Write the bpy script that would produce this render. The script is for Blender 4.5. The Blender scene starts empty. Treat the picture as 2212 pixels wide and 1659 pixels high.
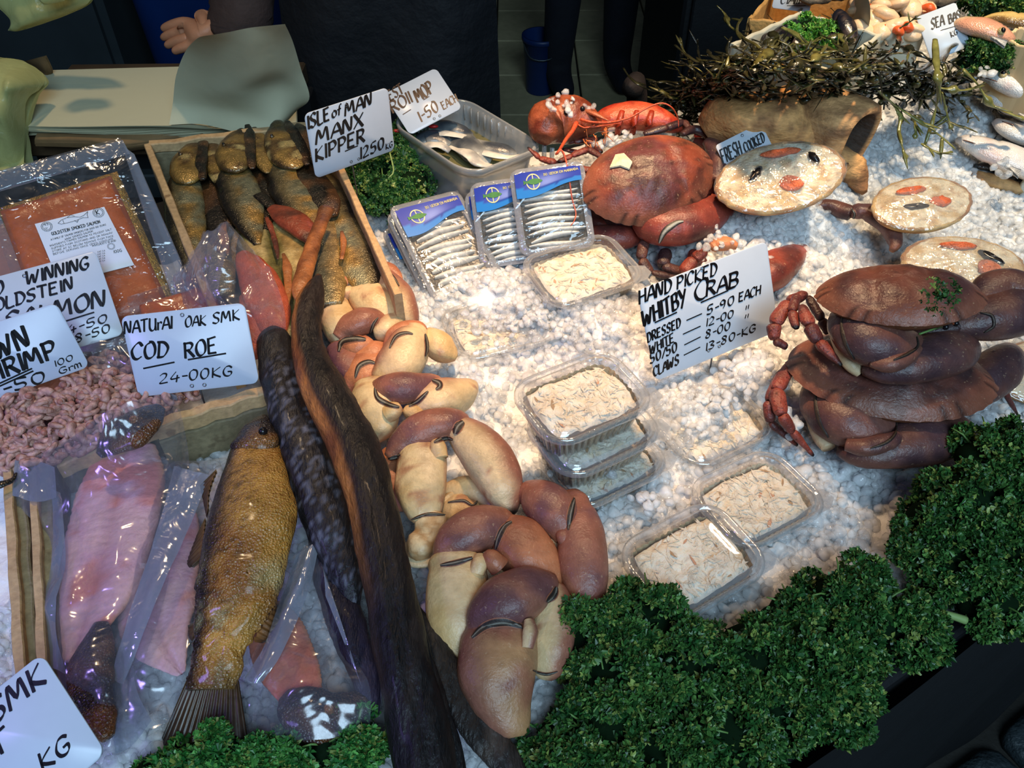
import bpy, math, random
import numpy as np
from mathutils import Vector, Matrix, noise as mnoise
from mathutils.bvhtree import BVHTree
sc = bpy.context.scene
COL = sc.collection
random.seed(7)
RNG = np.random.default_rng(7)

# ------------------------------------------------------------------ camera, world, lights
F, W0, H0 = 1780.0, 2212.0, 1659.0
PITCH = math.radians(45)
CAM = np.array([0.0, 0.0, 0.62])            # 1.47 m above the market floor, z = 0 is the ice bed
cd = bpy.data.cameras.new('camera'); cam = bpy.data.objects.new('camera', cd); COL.objects.link(cam)
cam.location = CAM; cam.rotation_euler = (math.radians(90) - PITCH, 0, 0)
cd.sensor_width = 36; cd.lens = 36 * F / W0; cd.clip_start = 0.02
sc.camera = cam
sc.view_settings.view_transform = 'Standard'; sc.view_settings.look = 'None'
sc.view_settings.exposure = 0.0; sc.view_settings.gamma = 1.0
sc.view_settings.use_curve_mapping = False
sc.cycles.max_bounces = 8; sc.cycles.transparent_max_bounces = 24
sc.cycles.transmission_bounces = 6; sc.cycles.diffuse_bounces = 3; sc.cycles.glossy_bounces = 3
sc.cycles.caustics_reflective = False; sc.cycles.caustics_refractive = False
sc.cycles.sample_clamp_indirect = 4.0
w = bpy.data.worlds.new('world'); sc.world = w; w.use_nodes = True
w.node_tree.nodes['Background'].inputs[0].default_value = (0.50, 0.68, 1.0, 1)
w.node_tree.nodes['Background'].inputs[1].default_value = 0.05

def light(name, kind, loc, target, energy, color, size=0.1, spot=None, blend=0.5):
    ld = bpy.data.lights.new(name, kind); ld.energy = energy; ld.color = color
    if kind == 'AREA': ld.shape = 'DISK'; ld.size = size
    else: ld.shadow_soft_size = size
    if spot: ld.spot_size = math.radians(spot); ld.spot_blend = blend
    o = bpy.data.objects.new(name, ld); COL.objects.link(o); o.location = loc
    o.rotation_euler = (Vector(target) - Vector(loc)).to_track_quat('-Z', 'Y').to_euler()
    return o
# warm lamps hung over the middle and the far end of the stall
light('warm_lamp', 'SPOT', (0.14, 0.90, 1.25), (0.09, 0.76, 0), 105, (1.0, 0.66, 0.38), 0.05, 42, 0.95)
light('warm_lamp', 'SPOT', (0.72, 0.98, 1.40), (0.60, 1.06, 0), 95, (1.0, 0.77, 0.50), 0.05, 50, 0.95)
light('warm_lamp', 'SPOT', (-0.50, 1.15, 1.35), (-0.45, 0.85, 0), 24, (1.0, 0.72, 0.42), 0.05, 70, 0.9)
# daylight from the open market side, above and behind the viewer
light('daylight', 'AREA', (0.55, -1.5, 2.1), (0.15, 0.6, 0), 70, (0.54, 0.79, 1.0), 1.6)
# violet tube light down at the near end
light('violet_lamp', 'SPOT', (-0.80, 0.10, 0.70), (-0.36, 0.42, 0), 9.0, (0.36, 0.26, 1.0), 0.08, 58, 0.8)

# ------------------------------------------------------------------ projection helpers
SN, CS = math.sin(PITCH), math.cos(PITCH)
def ray(px, py):
    u = (px - W0 / 2) / F; v = (py - H0 / 2) / F
    return np.array([u, CS - v * SN, -SN - v * CS])        # unit depth along the view axis
def P(px, py, z=0.0):
    r = ray(px, py); d = (z - CAM[2]) / r[2]
    return CAM + r * d
def Pd(px, py, d): return CAM + ray(px, py) * d
def dep(p): return float((p[1] - CAM[1]) * CS - (p[2] - CAM[2]) * SN)
E_AX = np.array([0.857, 0.515, 0.0]); N_AX = np.array([-0.515, 0.857, 0.0])
O_ST = np.array([0.183, 0.226, 0.0])                       # a point on the counter's front edge
def S(a, b, z=0.0): return O_ST + E_AX * a + N_AX * b + np.array([0, 0, z])
def stall(p): q = np.asarray(p) - O_ST; return float(q @ E_AX), float(q @ N_AX)

# ------------------------------------------------------------------ noise
def _hash(ix, iy, iz):
    n = (ix * 374761393 + iy * 668265263 + iz * 2147483647 + 1013904223) & 0xffffffff
    n = ((n ^ (n >> 13)) * 1274126177) & 0xffffffff
    return ((n ^ (n >> 16)) & 0xffff) / 65535.0
def vnoise(p, scale=1.0, seed=0):
    p = np.asarray(p, float) * scale + seed * 17.31
    i = np.floor(p).astype(np.int64); f = p - i; f = f * f * (3 - 2 * f)
    out = 0
    for dx in (0, 1):
        for dy in (0, 1):
            for dz in (0, 1):
                wgt = (f[:, 0] if dx else 1 - f[:, 0]) * (f[:, 1] if dy else 1 - f[:, 1]) * (f[:, 2] if dz else 1 - f[:, 2])
                out = out + wgt * _hash(i[:, 0] + dx, i[:, 1] + dy, i[:, 2] + dz)
    return out
def fbm(p, scale=1.0, seed=0, o=3):
    t = 0; a = 0.5; n = 0
    for k in range(o):
        t = t + a * vnoise(p, scale * 2 ** k, seed + k); n += a; a *= 0.5
    return t / n
def sm(a, b, x): t = np.clip((x - a) / (b - a), 0, 1); return t * t * (3 - 2 * t)
def L(a, b, t): t = np.asarray(t)[..., None]; return np.asarray(a) * (1 - t) + np.asarray(b) * t
def C(r, g, b):
    f = lambda c: (c / 255 / 12.92) if c / 255 <= 0.04045 else ((c / 255 + 0.055) / 1.055) ** 2.4
    return np.array([f(r), f(g), f(b)])

# ------------------------------------------------------------------ materials
class NT:
    def __init__(self, name):
        self.m = bpy.data.materials.new(name); self.m.use_nodes = True
        self.t = self.m.node_tree; self.t.nodes.clear()
        self.out = self.n('ShaderNodeOutputMaterial')
    def n(self, k, **kw):
        x = self.t.nodes.new(k)
        for a, b in kw.items(): setattr(x, a, b)
        return x
    def l(self, a, b): self.t.links.new(a, b)
def rgba(c): return (float(c[0]), float(c[1]), float(c[2]), 1)
def mat(name, col=(0.5, 0.5, 0.5), rough=0.4, bump=None, var=None, vcol=False, sss=0.0, spec=0.5, coat=0.0, metal=0.0,
        scales=None, grain=None, trans=0.0, sheen=0.0, rvar=0.0, stretch=None, ior=1.45, fleck=None):
    """principled material; bump=(scale,height_m), var=(scale,amount), scales=(per_m,height_m) fish scales, grain=(scale,amount,stretch)"""
    T = NT(name); b = T.n('ShaderNodeBsdfPrincipled'); T.l(b.outputs[0], T.out.inputs[0])
    b.inputs['Roughness'].default_value = rough; b.inputs['Metallic'].default_value = metal
    b.inputs['Specular IOR Level'].default_value = spec; b.inputs['Coat Weight'].default_value = coat
    b.inputs['Coat Roughness'].default_value = 0.12; b.inputs['IOR'].default_value = ior
    b.inputs['Transmission Weight'].default_value = trans
    if sss:
        b.inputs['Subsurface Weight'].default_value = sss; b.inputs['Subsurface Radius'].default_value = (1, 0.7, 0.55)
        b.inputs['Subsurface Scale'].default_value = 0.006
    tc = T.n('ShaderNodeTexCoord'); co = tc.outputs['Object']
    if stretch:
        mp = T.n('ShaderNodeMapping'); mp.inputs['Scale'].default_value = stretch; T.l(co, mp.inputs[0]); co = mp.outputs[0]
    if vcol:
        a = T.n('ShaderNodeAttribute', attribute_name='Col'); base = a.outputs['Color']
    else:
        a = T.n('ShaderNodeRGB'); a.outputs[0].default_value = rgba(col); base = a.outputs[0]
    def noise(scale, detail=4, rough_=0.55):
        x = T.n('ShaderNodeTexNoise'); x.inputs['Scale'].default_value = scale; x.inputs['Detail'].default_value = detail
        x.inputs['Roughness'].default_value = rough_; T.l(co, x.inputs['Vector']); return x.outputs['Fac']
    if var:
        for sc_, am in (var if isinstance(var[0], (tuple, list)) else [var]):
            mr = T.n('ShaderNodeMapRange'); mr.inputs[1].default_value = 0.3; mr.inputs[2].default_value = 0.7
            mr.inputs[3].default_value = 1 - am; mr.inputs[4].default_value = 1 + am; T.l(noise(sc_), mr.inputs[0])
            mx = T.n('ShaderNodeMix', data_type='RGBA', blend_type='MULTIPLY'); mx.inputs[0].default_value = 1
            T.l(base, mx.inputs[6]); T.l(mr.outputs[0], mx.inputs[7]); base = mx.outputs[2]
    if fleck:                                               # (scale, threshold, colour, amount)
        mr = T.n('ShaderNodeMapRange'); mr.inputs[1].default_value = fleck[1]; mr.inputs[2].default_value = fleck[1] + 0.06
        mr.inputs[4].default_value = fleck[3]; T.l(noise(fleck[0], 2), mr.inputs[0])
        mx = T.n('ShaderNodeMix', data_type='RGBA'); T.l(mr.outputs[0], mx.inputs[0]); T.l(base, mx.inputs[6])
        mx.inputs[7].default_value = rgba(fleck[2]); base = mx.outputs[2]
    T.l(base, b.inputs['Base Color'])
    nrm = None
    def addbump(h, dist):
        nonlocal nrm
        x = T.n('ShaderNodeBump'); x.inputs['Strength'].default_value = 1; x.inputs['Distance'].default_value = dist
        T.l(h, x.inputs['Height'])
        if nrm is not None: T.l(nrm, x.inputs['Normal'])
        nrm = x.outputs[0]
    if bump:
        for sc_, am in (bump if isinstance(bump[0], (tuple, list)) else [bump]): addbump(noise(sc_), am)
    if scales:
        v = T.n('ShaderNodeTexVoronoi'); v.inputs['Scale'].default_value = scales[0]; T.l(co, v.inputs['Vector'])
        addbump(v.outputs['Distance'], scales[1])
    if nrm is not None: T.l(nrm, b.inputs['Normal'])
    if rvar:
        mr = T.n('ShaderNodeMapRange'); mr.inputs[1].default_value = 0.3; mr.inputs[2].default_value = 0.7
        mr.inputs[3].default_value = max(0.04, rough - rvar); mr.inputs[4].default_value = rough + rvar
        T.l(noise(160), mr.inputs[0]); T.l(mr.outputs[0], b.inputs['Roughness'])
    return T.m
def film(name, tint=(1, 1, 1), haze=0.12, hazecol=(0.8, 0.8, 0.85), gloss=1.0, rough=0.08, bump=(45, 0.004), base=0.05, edge=0.6):
    """clear plastic: mostly transparent, fresnel gloss, a little milky haze"""
    T = NT(name)
    tr = T.n('ShaderNodeBsdfTransparent'); tr.inputs[0].default_value = rgba(tint)
    df = T.n('ShaderNodeBsdfDiffuse'); df.inputs[0].default_value = rgba(hazecol)
    gl = T.n('ShaderNodeBsdfGlossy'); gl.inputs['Roughness'].default_value = rough
    m1 = T.n('ShaderNodeMixShader'); m2 = T.n('ShaderNodeMixShader')
    lw = T.n('ShaderNodeLayerWeight'); lw.inputs[0].default_value = 0.35
    tc = T.n('ShaderNodeTexCoord')
    nz = T.n('ShaderNodeTexNoise'); nz.inputs['Scale'].default_value = bump[0]; nz.inputs['Detail'].default_value = 3
    nz.inputs['Distortion'].default_value = 0.6
    T.l(tc.outputs['Object'], nz.inputs['Vector'])
    bp = T.n('ShaderNodeBump'); bp.inputs['Distance'].default_value = bump[1]; T.l(nz.outputs['Fac'], bp.inputs['Height'])
    T.l(bp.outputs[0], gl.inputs['Normal']); T.l(bp.outputs[0], lw.inputs['Normal'])
    hz = T.n('ShaderNodeMapRange'); hz.inputs[3].default_value = haze; hz.inputs[4].default_value = min(1, haze * 1.5 + edge * 0.3)
    T.l(lw.outputs['Facing'], hz.inputs[0]); T.l(hz.outputs[0], m1.inputs[0])
    T.l(tr.outputs[0], m1.inputs[1]); T.l(df.outputs[0], m1.inputs[2])
    gf = T.n('ShaderNodeMapRange'); gf.inputs[3].default_value = base * gloss; gf.inputs[4].default_value = edge * gloss
    T.l(lw.outputs['Facing'], gf.inputs[0]); T.l(gf.outputs[0], m2.inputs[0])
    T.l(m1.outputs[0], m2.inputs[1]); T.l(gl.outputs[0], m2.inputs[2]); T.l(m2.outputs[0], T.out.inputs[0])
    return T.m

# ------------------------------------------------------------------ objects
def wloc(o):
    v = np.zeros(3)
    while o is not None: v = v + np.array(o.location); o = o.parent
    return v
def tag(o, label=None, cat=None, group=None, kind=None):
    if label: o['label'] = label
    if cat: o['category'] = cat
    if group: o['group'] = group
    if kind: o['kind'] = kind
    return o
def thing(name, loc, label, cat, group=None):
    o = bpy.data.objects.new(name, None); COL.objects.link(o); o.location = [float(x) for x in loc]
    o.empty_display_size = 0.02
    return tag(o, label, cat, group)
class MB:
    def __init__(s): s.V = []; s.F = []; s.K = []; s.n = 0; s.MI = []
    def add(s, V, F, K=None, mi=0):
        V = np.asarray(V, float).reshape(-1, 3)
        if K is None: K = np.ones((len(V), 3)) * 0.5
        K = np.asarray(K, float)
        if K.ndim == 1: K = np.tile(K, (len(V), 1))
        s.V.append(V); s.K.append(K)
        if isinstance(F, np.ndarray): F = (F + s.n).tolist()
        else: F = [[i + s.n for i in f] for f in F]
        s.F += F; s.MI += [mi] * len(F); s.n += len(V); return s
    def arr(s): return np.concatenate(s.V), s.F
    def bvh(s): V, Fc = s.arr(); return BVHTree.FromPolygons([tuple(v) for v in V], Fc)
    def build(s, name, m, parent=None, smooth=True, label=None, kind=None, loc=None):
        V = np.concatenate(s.V); K = np.concatenate(s.K)
        off = wloc(parent) if parent is not None else (np.zeros(3) if loc is None else np.asarray(loc, float))
        me = bpy.data.meshes.new(name); me.from_pydata((V - off).tolist(), [], s.F); 
        a = me.color_attributes.new('Col', 'FLOAT_COLOR', 'POINT')
        a.data.foreach_set('color', np.c_[K, np.ones(len(K))].astype(np.float32).ravel())
        if smooth: me.polygons.foreach_set('use_smooth', [True] * len(me.polygons))
        for x in (m if isinstance(m, (list, tuple)) else [m]): me.materials.append(x)
        if any(s.MI): me.polygons.foreach_set('material_index', s.MI)
        me.update()
        o = bpy.data.objects.new(name, me); COL.objects.link(o)
        if parent is not None: o.parent = parent
        elif loc is not None: o.location = [float(x) for x in loc]
        return tag(o, label=label, kind=kind)
def unit(v): v = np.asarray(v, float); n = np.linalg.norm(v, axis=-1, keepdims=True); return v / np.maximum(n, 1e-9)
def resample(A, m, lin=False):
    """Catmull-Rom through rows of A, m samples evenly by chord length"""
    A = np.asarray(A, float); n = len(A)
    if n == 2: t = np.linspace(0, 1, m)[:, None]; return A[0] * (1 - t) + A[1] * t
    d = np.r_[0, np.cumsum(np.linalg.norm(np.diff(A[:, :3], axis=0), axis=1) + 1e-9)]
    q = np.linspace(0, d[-1], m); k = np.clip(np.searchsorted(d, q, 'right') - 1, 0, n - 2)
    t = ((q - d[k]) / (d[k + 1] - d[k]))[:, None]
    p0 = A[np.maximum(k - 1, 0)]; p1 = A[k]; p2 = A[k + 1]; p3 = A[np.minimum(k + 2, n - 1)]
    if lin: return p1 * (1 - t) + p2 * t
    return 0.5 * (2 * p1 + (p2 - p0) * t + (2 * p0 - 5 * p1 + 4 * p2 - p3) * t ** 2 + (3 * p1 - p0 - 3 * p2 + p3) * t ** 3)
def loftw(ctrl, n=16, m=24, up=(0, 0, 1), mb=None, color=None, bot=1.0, power=1.0, disp=None, twist=None, cap=True):
    """ctrl rows: x y z halfwidth halfheight (world). returns info dict"""
    R = resample(ctrl, m); pts = R[:, :3]; ra = np.maximum(R[:, 3], 1e-5); rb = np.maximum(R[:, 4], 1e-5)
    T = unit(np.gradient(pts, axis=0)); up = np.asarray(up, float)
    if up.ndim == 1: up = np.tile(up, (m, 1))
    side = unit(np.cross(T, up)); nv = np.cross(side, T)
    th = np.linspace(0, 2 * math.pi, n, endpoint=False); ca, sa = np.cos(th), np.sin(th)
    if power != 1.0: ca = np.sign(ca) * np.abs(ca) ** power; sa = np.sign(sa) * np.abs(sa) ** power
    hb = np.where(sa < 0, bot, 1.0) * sa
    V = pts[:, None, :] + side[:, None, :] * (ca[None, :, None] * ra[:, None, None]) + nv[:, None, :] * (hb[None, :, None] * rb[:, None, None])
    V = V.reshape(-1, 3)
    i = np.arange(m - 1)[:, None] * n; j = np.arange(n)[None, :]; j2 = (j + 1) % n
    Fq = np.stack([i + j, i + j2, i + n + j2, i + n + j], -1).reshape(-1, 4)
    s = np.repeat(np.linspace(0, 1, m), n); CA = np.tile(ca, m); SA = np.tile(sa, m)
    nr = unit(side[:, None, :] * ca[None, :, None] + nv[:, None, :] * sa[None, :, None]).reshape(-1, 3)
    if disp is not None: V = V + nr * disp(V, s, CA, SA)[:, None]
    faces = Fq.tolist()
    if cap:
        faces.append(list(range(n))[::-1]); faces.append([(m - 1) * n + k for k in range(n)])
    if color is None: K = np.ones((len(V), 3)) * 0.5
    elif callable(color): K = color(V, s, CA, SA)
    else: K = np.tile(np.asarray(color, float), (len(V), 1))
    # outward orientation: quads (i+j, i+j2, ...) face outward for side = T x up
    if mb is not None: mb.add(V, [f[::-1] for f in faces], K)
    return dict(V=V, F=faces, K=K, pts=pts, T=T, side=side, nv=nv, s=s)
def ctrl_px(rows, flat=0.8, zoff=0.0):
    """rows: px py width_px z [flat] -> world loft rows (true size at that depth)"""
    out = []
    for r in rows:
        px, py, wd, z = r[:4]; fl = r[4] if len(r) > 4 else flat
        p = P(px, py, z + zoff); h = wd * 0.5 * dep(p) / F
        out.append([*p, h, h * fl])
    return out
def tube(pts, r, n=6, m=None, mb=None, color=None, lin=False):
    pts = np.asarray(pts, float); r = np.broadcast_to(np.asarray(r, float), (len(pts),))
    A = np.c_[pts, r, r]; m = m or max(2, len(pts) * 4)
    if lin: m = len(pts)
    up = (0, 0, 1)
    T = unit(np.gradient(resample(A, m)[:, :3], axis=0))
    if np.mean(np.abs(T[:, 2])) > 0.8: up = (0.3, 1, 0)
    return loftw(A, n=n, m=m, mb=mb, color=color, up=up)
def ellipsoid(c, ax, n=14, m=9, mb=None, color=None, disp=None, power=1.0):
    """ax: 3x3 rows = semi-axes vectors"""
    c = np.asarray(c, float); ax = np.asarray(ax, float)
    th = np.linspace(0, 2 * math.pi, n, endpoint=False); ph = np.linspace(0, math.pi, m)
    U = np.array([[math.sin(p) * math.cos(t), math.sin(p) * math.sin(t), math.cos(p)] for p in ph for t in th])
    if power != 1: U = np.sign(U) * np.abs(U) ** power
    V = c + U @ ax
    if disp is not None: V = V + unit(U @ ax) * disp(V, U)[:, None]
    i = np.arange(m - 1)[:, None] * n; j = np.arange(n)[None, :]; j2 = (j + 1) % n
    Fq = np.stack([i + j, i + n + j, i + n + j2, i + j2], -1).reshape(-1, 4).tolist()
    K = color(V, U) if callable(color) else (np.tile(np.asarray(color, float), (len(V), 1)) if color is not None else None)
    if mb is not None: mb.add(V, Fq, K)
    return V, Fq, U
def box(mb, c, ax, bev=0.0, color=None):
    """c centre, ax rows = half-extent vectors; chamfered box"""
    c = np.asarray(c, float); ax = np.asarray(ax, float); l = np.linalg.norm(ax, axis=1)
    if bev <= 0:
        V = [c + sx * ax[0] + sy * ax[1] + sz * ax[2] for sx in (-1, 1) for sy in (-1, 1) for sz in (-1, 1)]
        Fc = [[0, 1, 3, 2], [4, 6, 7, 5], [0, 4, 5, 1], [2, 3, 7, 6], [0, 2, 6, 4], [1, 5, 7, 3]]
        if np.linalg.det(ax) < 0: Fc = [f[::-1] for f in Fc]
        mb.add(V, Fc, color); return
    k = 1 - bev / np.maximum(l, 1e-9); V = []; idx = {}
    for sx in (-1, 1):
        for sy in (-1, 1):
            for sz in (-1, 1):
                for a in range(3):
                    f = [k[0], k[1], k[2]]; f[a] = 1
                    idx[(sx, sy, sz, a)] = len(V); V.append(c + sx * f[0] * ax[0] + sy * f[1] * ax[1] + sz * f[2] * ax[2])
    Fc = []
    for a in range(3):
        o = [x for x in range(3) if x != a]
        for sg in (-1, 1):
            q = []
            for p, r_ in ((-1, -1), (1, -1), (1, 1), (-1, 1)):
                sgn = [0, 0, 0]; sgn[a] = sg; sgn[o[0]] = p; sgn[o[1]] = r_; q.append(idx[(*sgn, a)])
            Fc.append(q)
    for a in range(3):
        o = [x for x in range(3) if x != a]
        for p in (-1, 1):
            for r_ in (-1, 1):
                q = []
                for sg, f in ((-1, o[0]), (1, o[0]), (1, o[1]), (-1, o[1])):
                    sgn = [0, 0, 0]; sgn[a] = sg; sgn[o[0]] = p; sgn[o[1]] = r_; q.append(idx[(*sgn, f)])
                Fc.append(q)
    for sx in (-1, 1):
        for sy in (-1, 1):
            for sz in (-1, 1): Fc.append([idx[(sx, sy, sz, a)] for a in range(3)])
    V = np.array(V); out = []
    for f in Fc:
        p = V[f]; nn = np.cross(p[1] - p[0], p[2] - p[0])
        out.append(f if nn @ (p.mean(0) - c) > 0 else f[::-1])
    mb.add(V, out, color)
def grid(mb, G, K=None, flip=False):
    """G: rows x cols x 3"""
    r, c = G.shape[:2]; i = np.arange(r - 1)[:, None] * c; j = np.arange(c - 1)[None, :]
    Fq = np.stack([i + j, i + j + 1, i + c + j + 1, i + c + j], -1).reshape(-1, 4)
    if flip: Fq = Fq[:, ::-1]
    mb.add(G.reshape(-1, 3), Fq, None if K is None else K.reshape(-1, 3))
def sheet_ctrl(rows, ru, rv):
    """rows of world control points (R x Cn x 3) -> smooth grid rv x ru"""
    A = np.asarray(rows, float)
    mid = np.stack([resample(r, ru) for r in A]); out = np.stack([resample(mid[:, k], rv) for k in range(ru)], 1)
    return out
def hit(bvh, px, py, off=0.0):
    r = unit(ray(px, py)); loc, nr, idx, d = bvh.ray_cast(Vector(CAM), Vector(r))
    if loc is None: return None, None
    nr = np.array(nr); nr = nr if nr @ r < 0 else -nr
    return np.array(loc) + nr * off, nr
def rrect(w_, h_, r, k=6):
    out = []
    for cx, cy, a0 in ((w_ / 2 - r, h_ / 2 - r, 0), (-w_ / 2 + r, h_ / 2 - r, 90), (-w_ / 2 + r, -h_ / 2 + r, 180), (w_ / 2 - r, -h_ / 2 + r, 270)):
        for i in range(k + 1):
            a = math.radians(a0 + 90 * i / k); out.append((cx + r * math.cos(a), cy + r * math.sin(a)))
    return np.array(out)
def ringloft(mb, rings, K=None, close=(False, False), flip=False):
    """rings: list of (n,3) arrays with the same n"""
    n = len(rings[0]); V = np.concatenate(rings); m = len(rings)
    i = np.arange(m - 1)[:, None] * n; j = np.arange(n)[None, :]; j2 = (j + 1) % n
    Fq = np.stack([i + j, i + j2, i + n + j2, i + n + j], -1).reshape(-1, 4).tolist()
    if close[0]: Fq.append(list(range(n))[::-1])
    if close[1]: Fq.append([(m - 1) * n + k for k in range(n)])
    if flip: Fq = [f[::-1] for f in Fq]
    mb.add(V, Fq, K)
def copy_tree(o, parent=None):
    c = o.copy(); COL.objects.link(c)
    if parent is not None: c.parent = parent
    for ch in list(o.children): copy_tree(ch, c)
    return c
def quadplane(cs, W, asp=None, zbl=None):
    """fit the plane of a rectangle seen at pixel corners TL,TR,BR,BL (W = its true width in m)"""
    R = np.array([ray(*c) for c in cs]); vd = unit(R.mean(0)); best = None
    a1 = unit(np.cross(vd, [0, 0, 1])); a2 = np.cross(a1, vd)
    for rng, cen in ((1.0, (0, 0)), (0.2, None), (0.05, None)):
        c0 = cen if cen is not None else best[1]
        for i in np.linspace(-rng, rng, 21):
            for j in np.linspace(-rng, rng, 21):
                x, y = c0[0] + i, c0[1] + j; n = unit(-vd + a1 * x + a2 * y)
                Q = R * ((vd @ n) / (R @ n))[:, None]
                e0, e1, e2, e3 = Q[1] - Q[0], Q[2] - Q[1], Q[3] - Q[2], Q[0] - Q[3]; l = [np.linalg.norm(e) for e in (e0, e1, e2, e3)]
                cst = sum((ea @ eb / (la * lb)) ** 2 for ea, eb, la, lb in ((e0, e1, l[0], l[1]), (e1, e2, l[1], l[2]), (e2, e3, l[2], l[3]), (e3, e0, l[3], l[0])))
                cst += 1.0 * math.log(l[0] / l[2]) ** 2 + 1.0 * math.log(l[1] / l[3]) ** 2 + 0.02 * (x * x + y * y)
                if asp: cst += 2.0 * math.log((l[1] + l[3]) / (l[0] + l[2]) / asp) ** 2
                if best is None or cst < best[0]: best = (cst, (x, y), n, Q, l)
    cst, _, n, Q, l = best
    s = W / ((l[0] + l[2]) / 2); Q = Q * s + CAM
    if zbl is not None:
        k = (zbl - CAM[2]) / (Q[3][2] - CAM[2]); Q = CAM + (Q - CAM) * k
    c = Q.mean(0); u = unit(Q[1] - Q[0] + Q[2] - Q[3]); v = unit((Q[0] - Q[3] + Q[1] - Q[2]) - u * ((Q[0] - Q[3] + Q[1] - Q[2]) @ u)); n = np.cross(u, v)
    w_ = (np.linalg.norm(Q[1] - Q[0]) + np.linalg.norm(Q[2] - Q[3])) / 2; h_ = (np.linalg.norm(Q[0] - Q[3]) + np.linalg.norm(Q[1] - Q[2])) / 2
    return dict(c=c, u=u, v=v, n=n, w=w_, h=h_, Q=Q, cost=cst)
def to_local(q, px, py):
    r = ray(px, py); p = CAM + r * (((q['c'] - CAM) @ q['n']) / (r @ q['n'])); d = p - q['c']; return np.array([d @ q['u'], d @ q['v']])
def from_local(q, x, y, z=0.0): return q['c'] + q['u'] * x + q['v'] * y + q['n'] * z
def quadplane_n(cs, n, zbl):
    """the same, for a given facing direction n, bottom-left corner at height zbl"""
    n = unit(n); R = np.array([ray(*c) for c in cs]); q3 = CAM + R[3] * ((zbl - CAM[2]) / R[3][2])
    Q = CAM + R * (((q3 - CAM) @ n) / (R @ n))[:, None]
    c = Q.mean(0); u = Q[1] - Q[0] + Q[2] - Q[3]; u = unit(u - n * (u @ n)); v = np.cross(n, u)
    w_ = (np.linalg.norm(Q[1] - Q[0]) + np.linalg.norm(Q[2] - Q[3])) / 2; h_ = (np.linalg.norm(Q[0] - Q[3]) + np.linalg.norm(Q[1] - Q[2])) / 2
    return dict(c=c, u=u, v=v, n=n, w=w_, h=h_, Q=Q, cost=0)
# ================================================================== SETTING
FZ = -0.85
M_floor = mat('floor_dark', C(38, 36, 32), 0.6, bump=(30, 0.003), var=(6, 0.4))
M_tile = mat('floor_tile', C(176, 166, 128), 0.55, bump=(40, 0.001), var=((3, 0.25), (30, 0.1)))
M_black = mat('black_matt', C(14, 15, 18), 0.65, bump=(60, 0.001), var=(8, 0.3))
M_wall = mat('wall_dark', C(22, 24, 26), 0.8, var=(3, 0.3))
mb = MB(); box(mb, (0.3, 2.0, FZ - 0.03), [(4, 0, 0), (0, 4.2, 0), (0, 0, 0.02)])
floor = mb.build('floor', M_floor, smooth=False, kind='structure', loc=(0, 2, FZ))
k = 0
for i in range(-3, 5):
    for j in range(0, 8):
        mb = MB(); c = (0.10 + i * 0.335, 2.05 + j * 0.335, FZ - 0.004 + 0.002 * ((i * 7 + j * 3) % 3))
        box(mb, c, [(0.164, 0, 0), (0, 0.164, 0), (0, 0, 0.008)], 0.003)
        mb.build('tile', M_tile, floor, smooth=False)
mb = MB(); box(mb, (0.3, 4.9, 0.4), [(4, 0, 0), (0, 0.05, 0), (0, 0, 1.4)])
mb.build('wall_back', M_wall, smooth=False, kind='structure')
# dark street setts at the viewer's side (lower right of the photograph)
M_sett = mat('street_sett', C(42, 51, 55), 0.5, bump=((25, 0.012), (120, 0.003)), var=(14, 0.5), rvar=0.1)
for i in range(-4, 10):
    for j in range(0, 5):
        a = -0.15 + i * 0.20 + (0.1 if j % 2 else 0); b = -0.09 - j * 0.125
        c = S(a, b, FZ - 0.005 + 0.008 * random.random())
        mb = MB(); V, Fq, U = ellipsoid(c, [E_AX * 0.094, N_AX * 0.057, np.array([0, 0, 0.022])], 16, 9, None, None, power=0.45)
        V = V + np.c_[np.zeros((len(V), 2)), (fbm(V, 30, 3) - 0.5) * 0.02]
        mb.add(V, Fq); mb.build('cobble', M_sett, floor)

# counter
M_cloth = mat('counter_black', C(13, 15, 18), 0.7, bump=((14, 0.01), (300, 0.0006)), var=(9, 0.3))
ctr = thing('market_counter', S(0.2, 0.5, FZ), 'black covered market counter carrying the bed of crushed ice', 'counter')
mb = MB(); box(mb, S(0.25, 0.43, -0.045), [E_AX * 1.35, N_AX * 0.43, np.array([0, 0, 0.02])], 0.004)
mb.build('counter_top', M_black, ctr, smooth=False)
mb = MB(); box(mb, S(-0.5, 0.945, -0.045), [E_AX * 0.60, N_AX * 0.083, np.array([0, 0, 0.02])], 0.004)
mb.build('counter_wing', M_black, ctr, smooth=False)
rows = []
for k, z in enumerate((-0.03, -0.25, -0.55, -0.845)):
    rows.append([S(-1.1 + 2.7 * i / 40, -0.012 + 0.012 * math.sin(i * 1.3 + k * 0.2) * (0.15 + k * 0.12), z) for i in range(41)])
mb = MB(); G = sheet_ctrl(rows, 161, 16); grid(mb, G); mb.build('skirt_cloth', M_cloth, ctr)
for a in (-0.9, 0.25, 1.4):
    for b in (0.12, 0.80):
        mb = MB(); box(mb, S(a, b, -0.455), [E_AX * 0.025, N_AX * 0.025, np.array([0, 0, 0.395])], 0.003); mb.build('leg', M_black, ctr, smooth=False)

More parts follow.
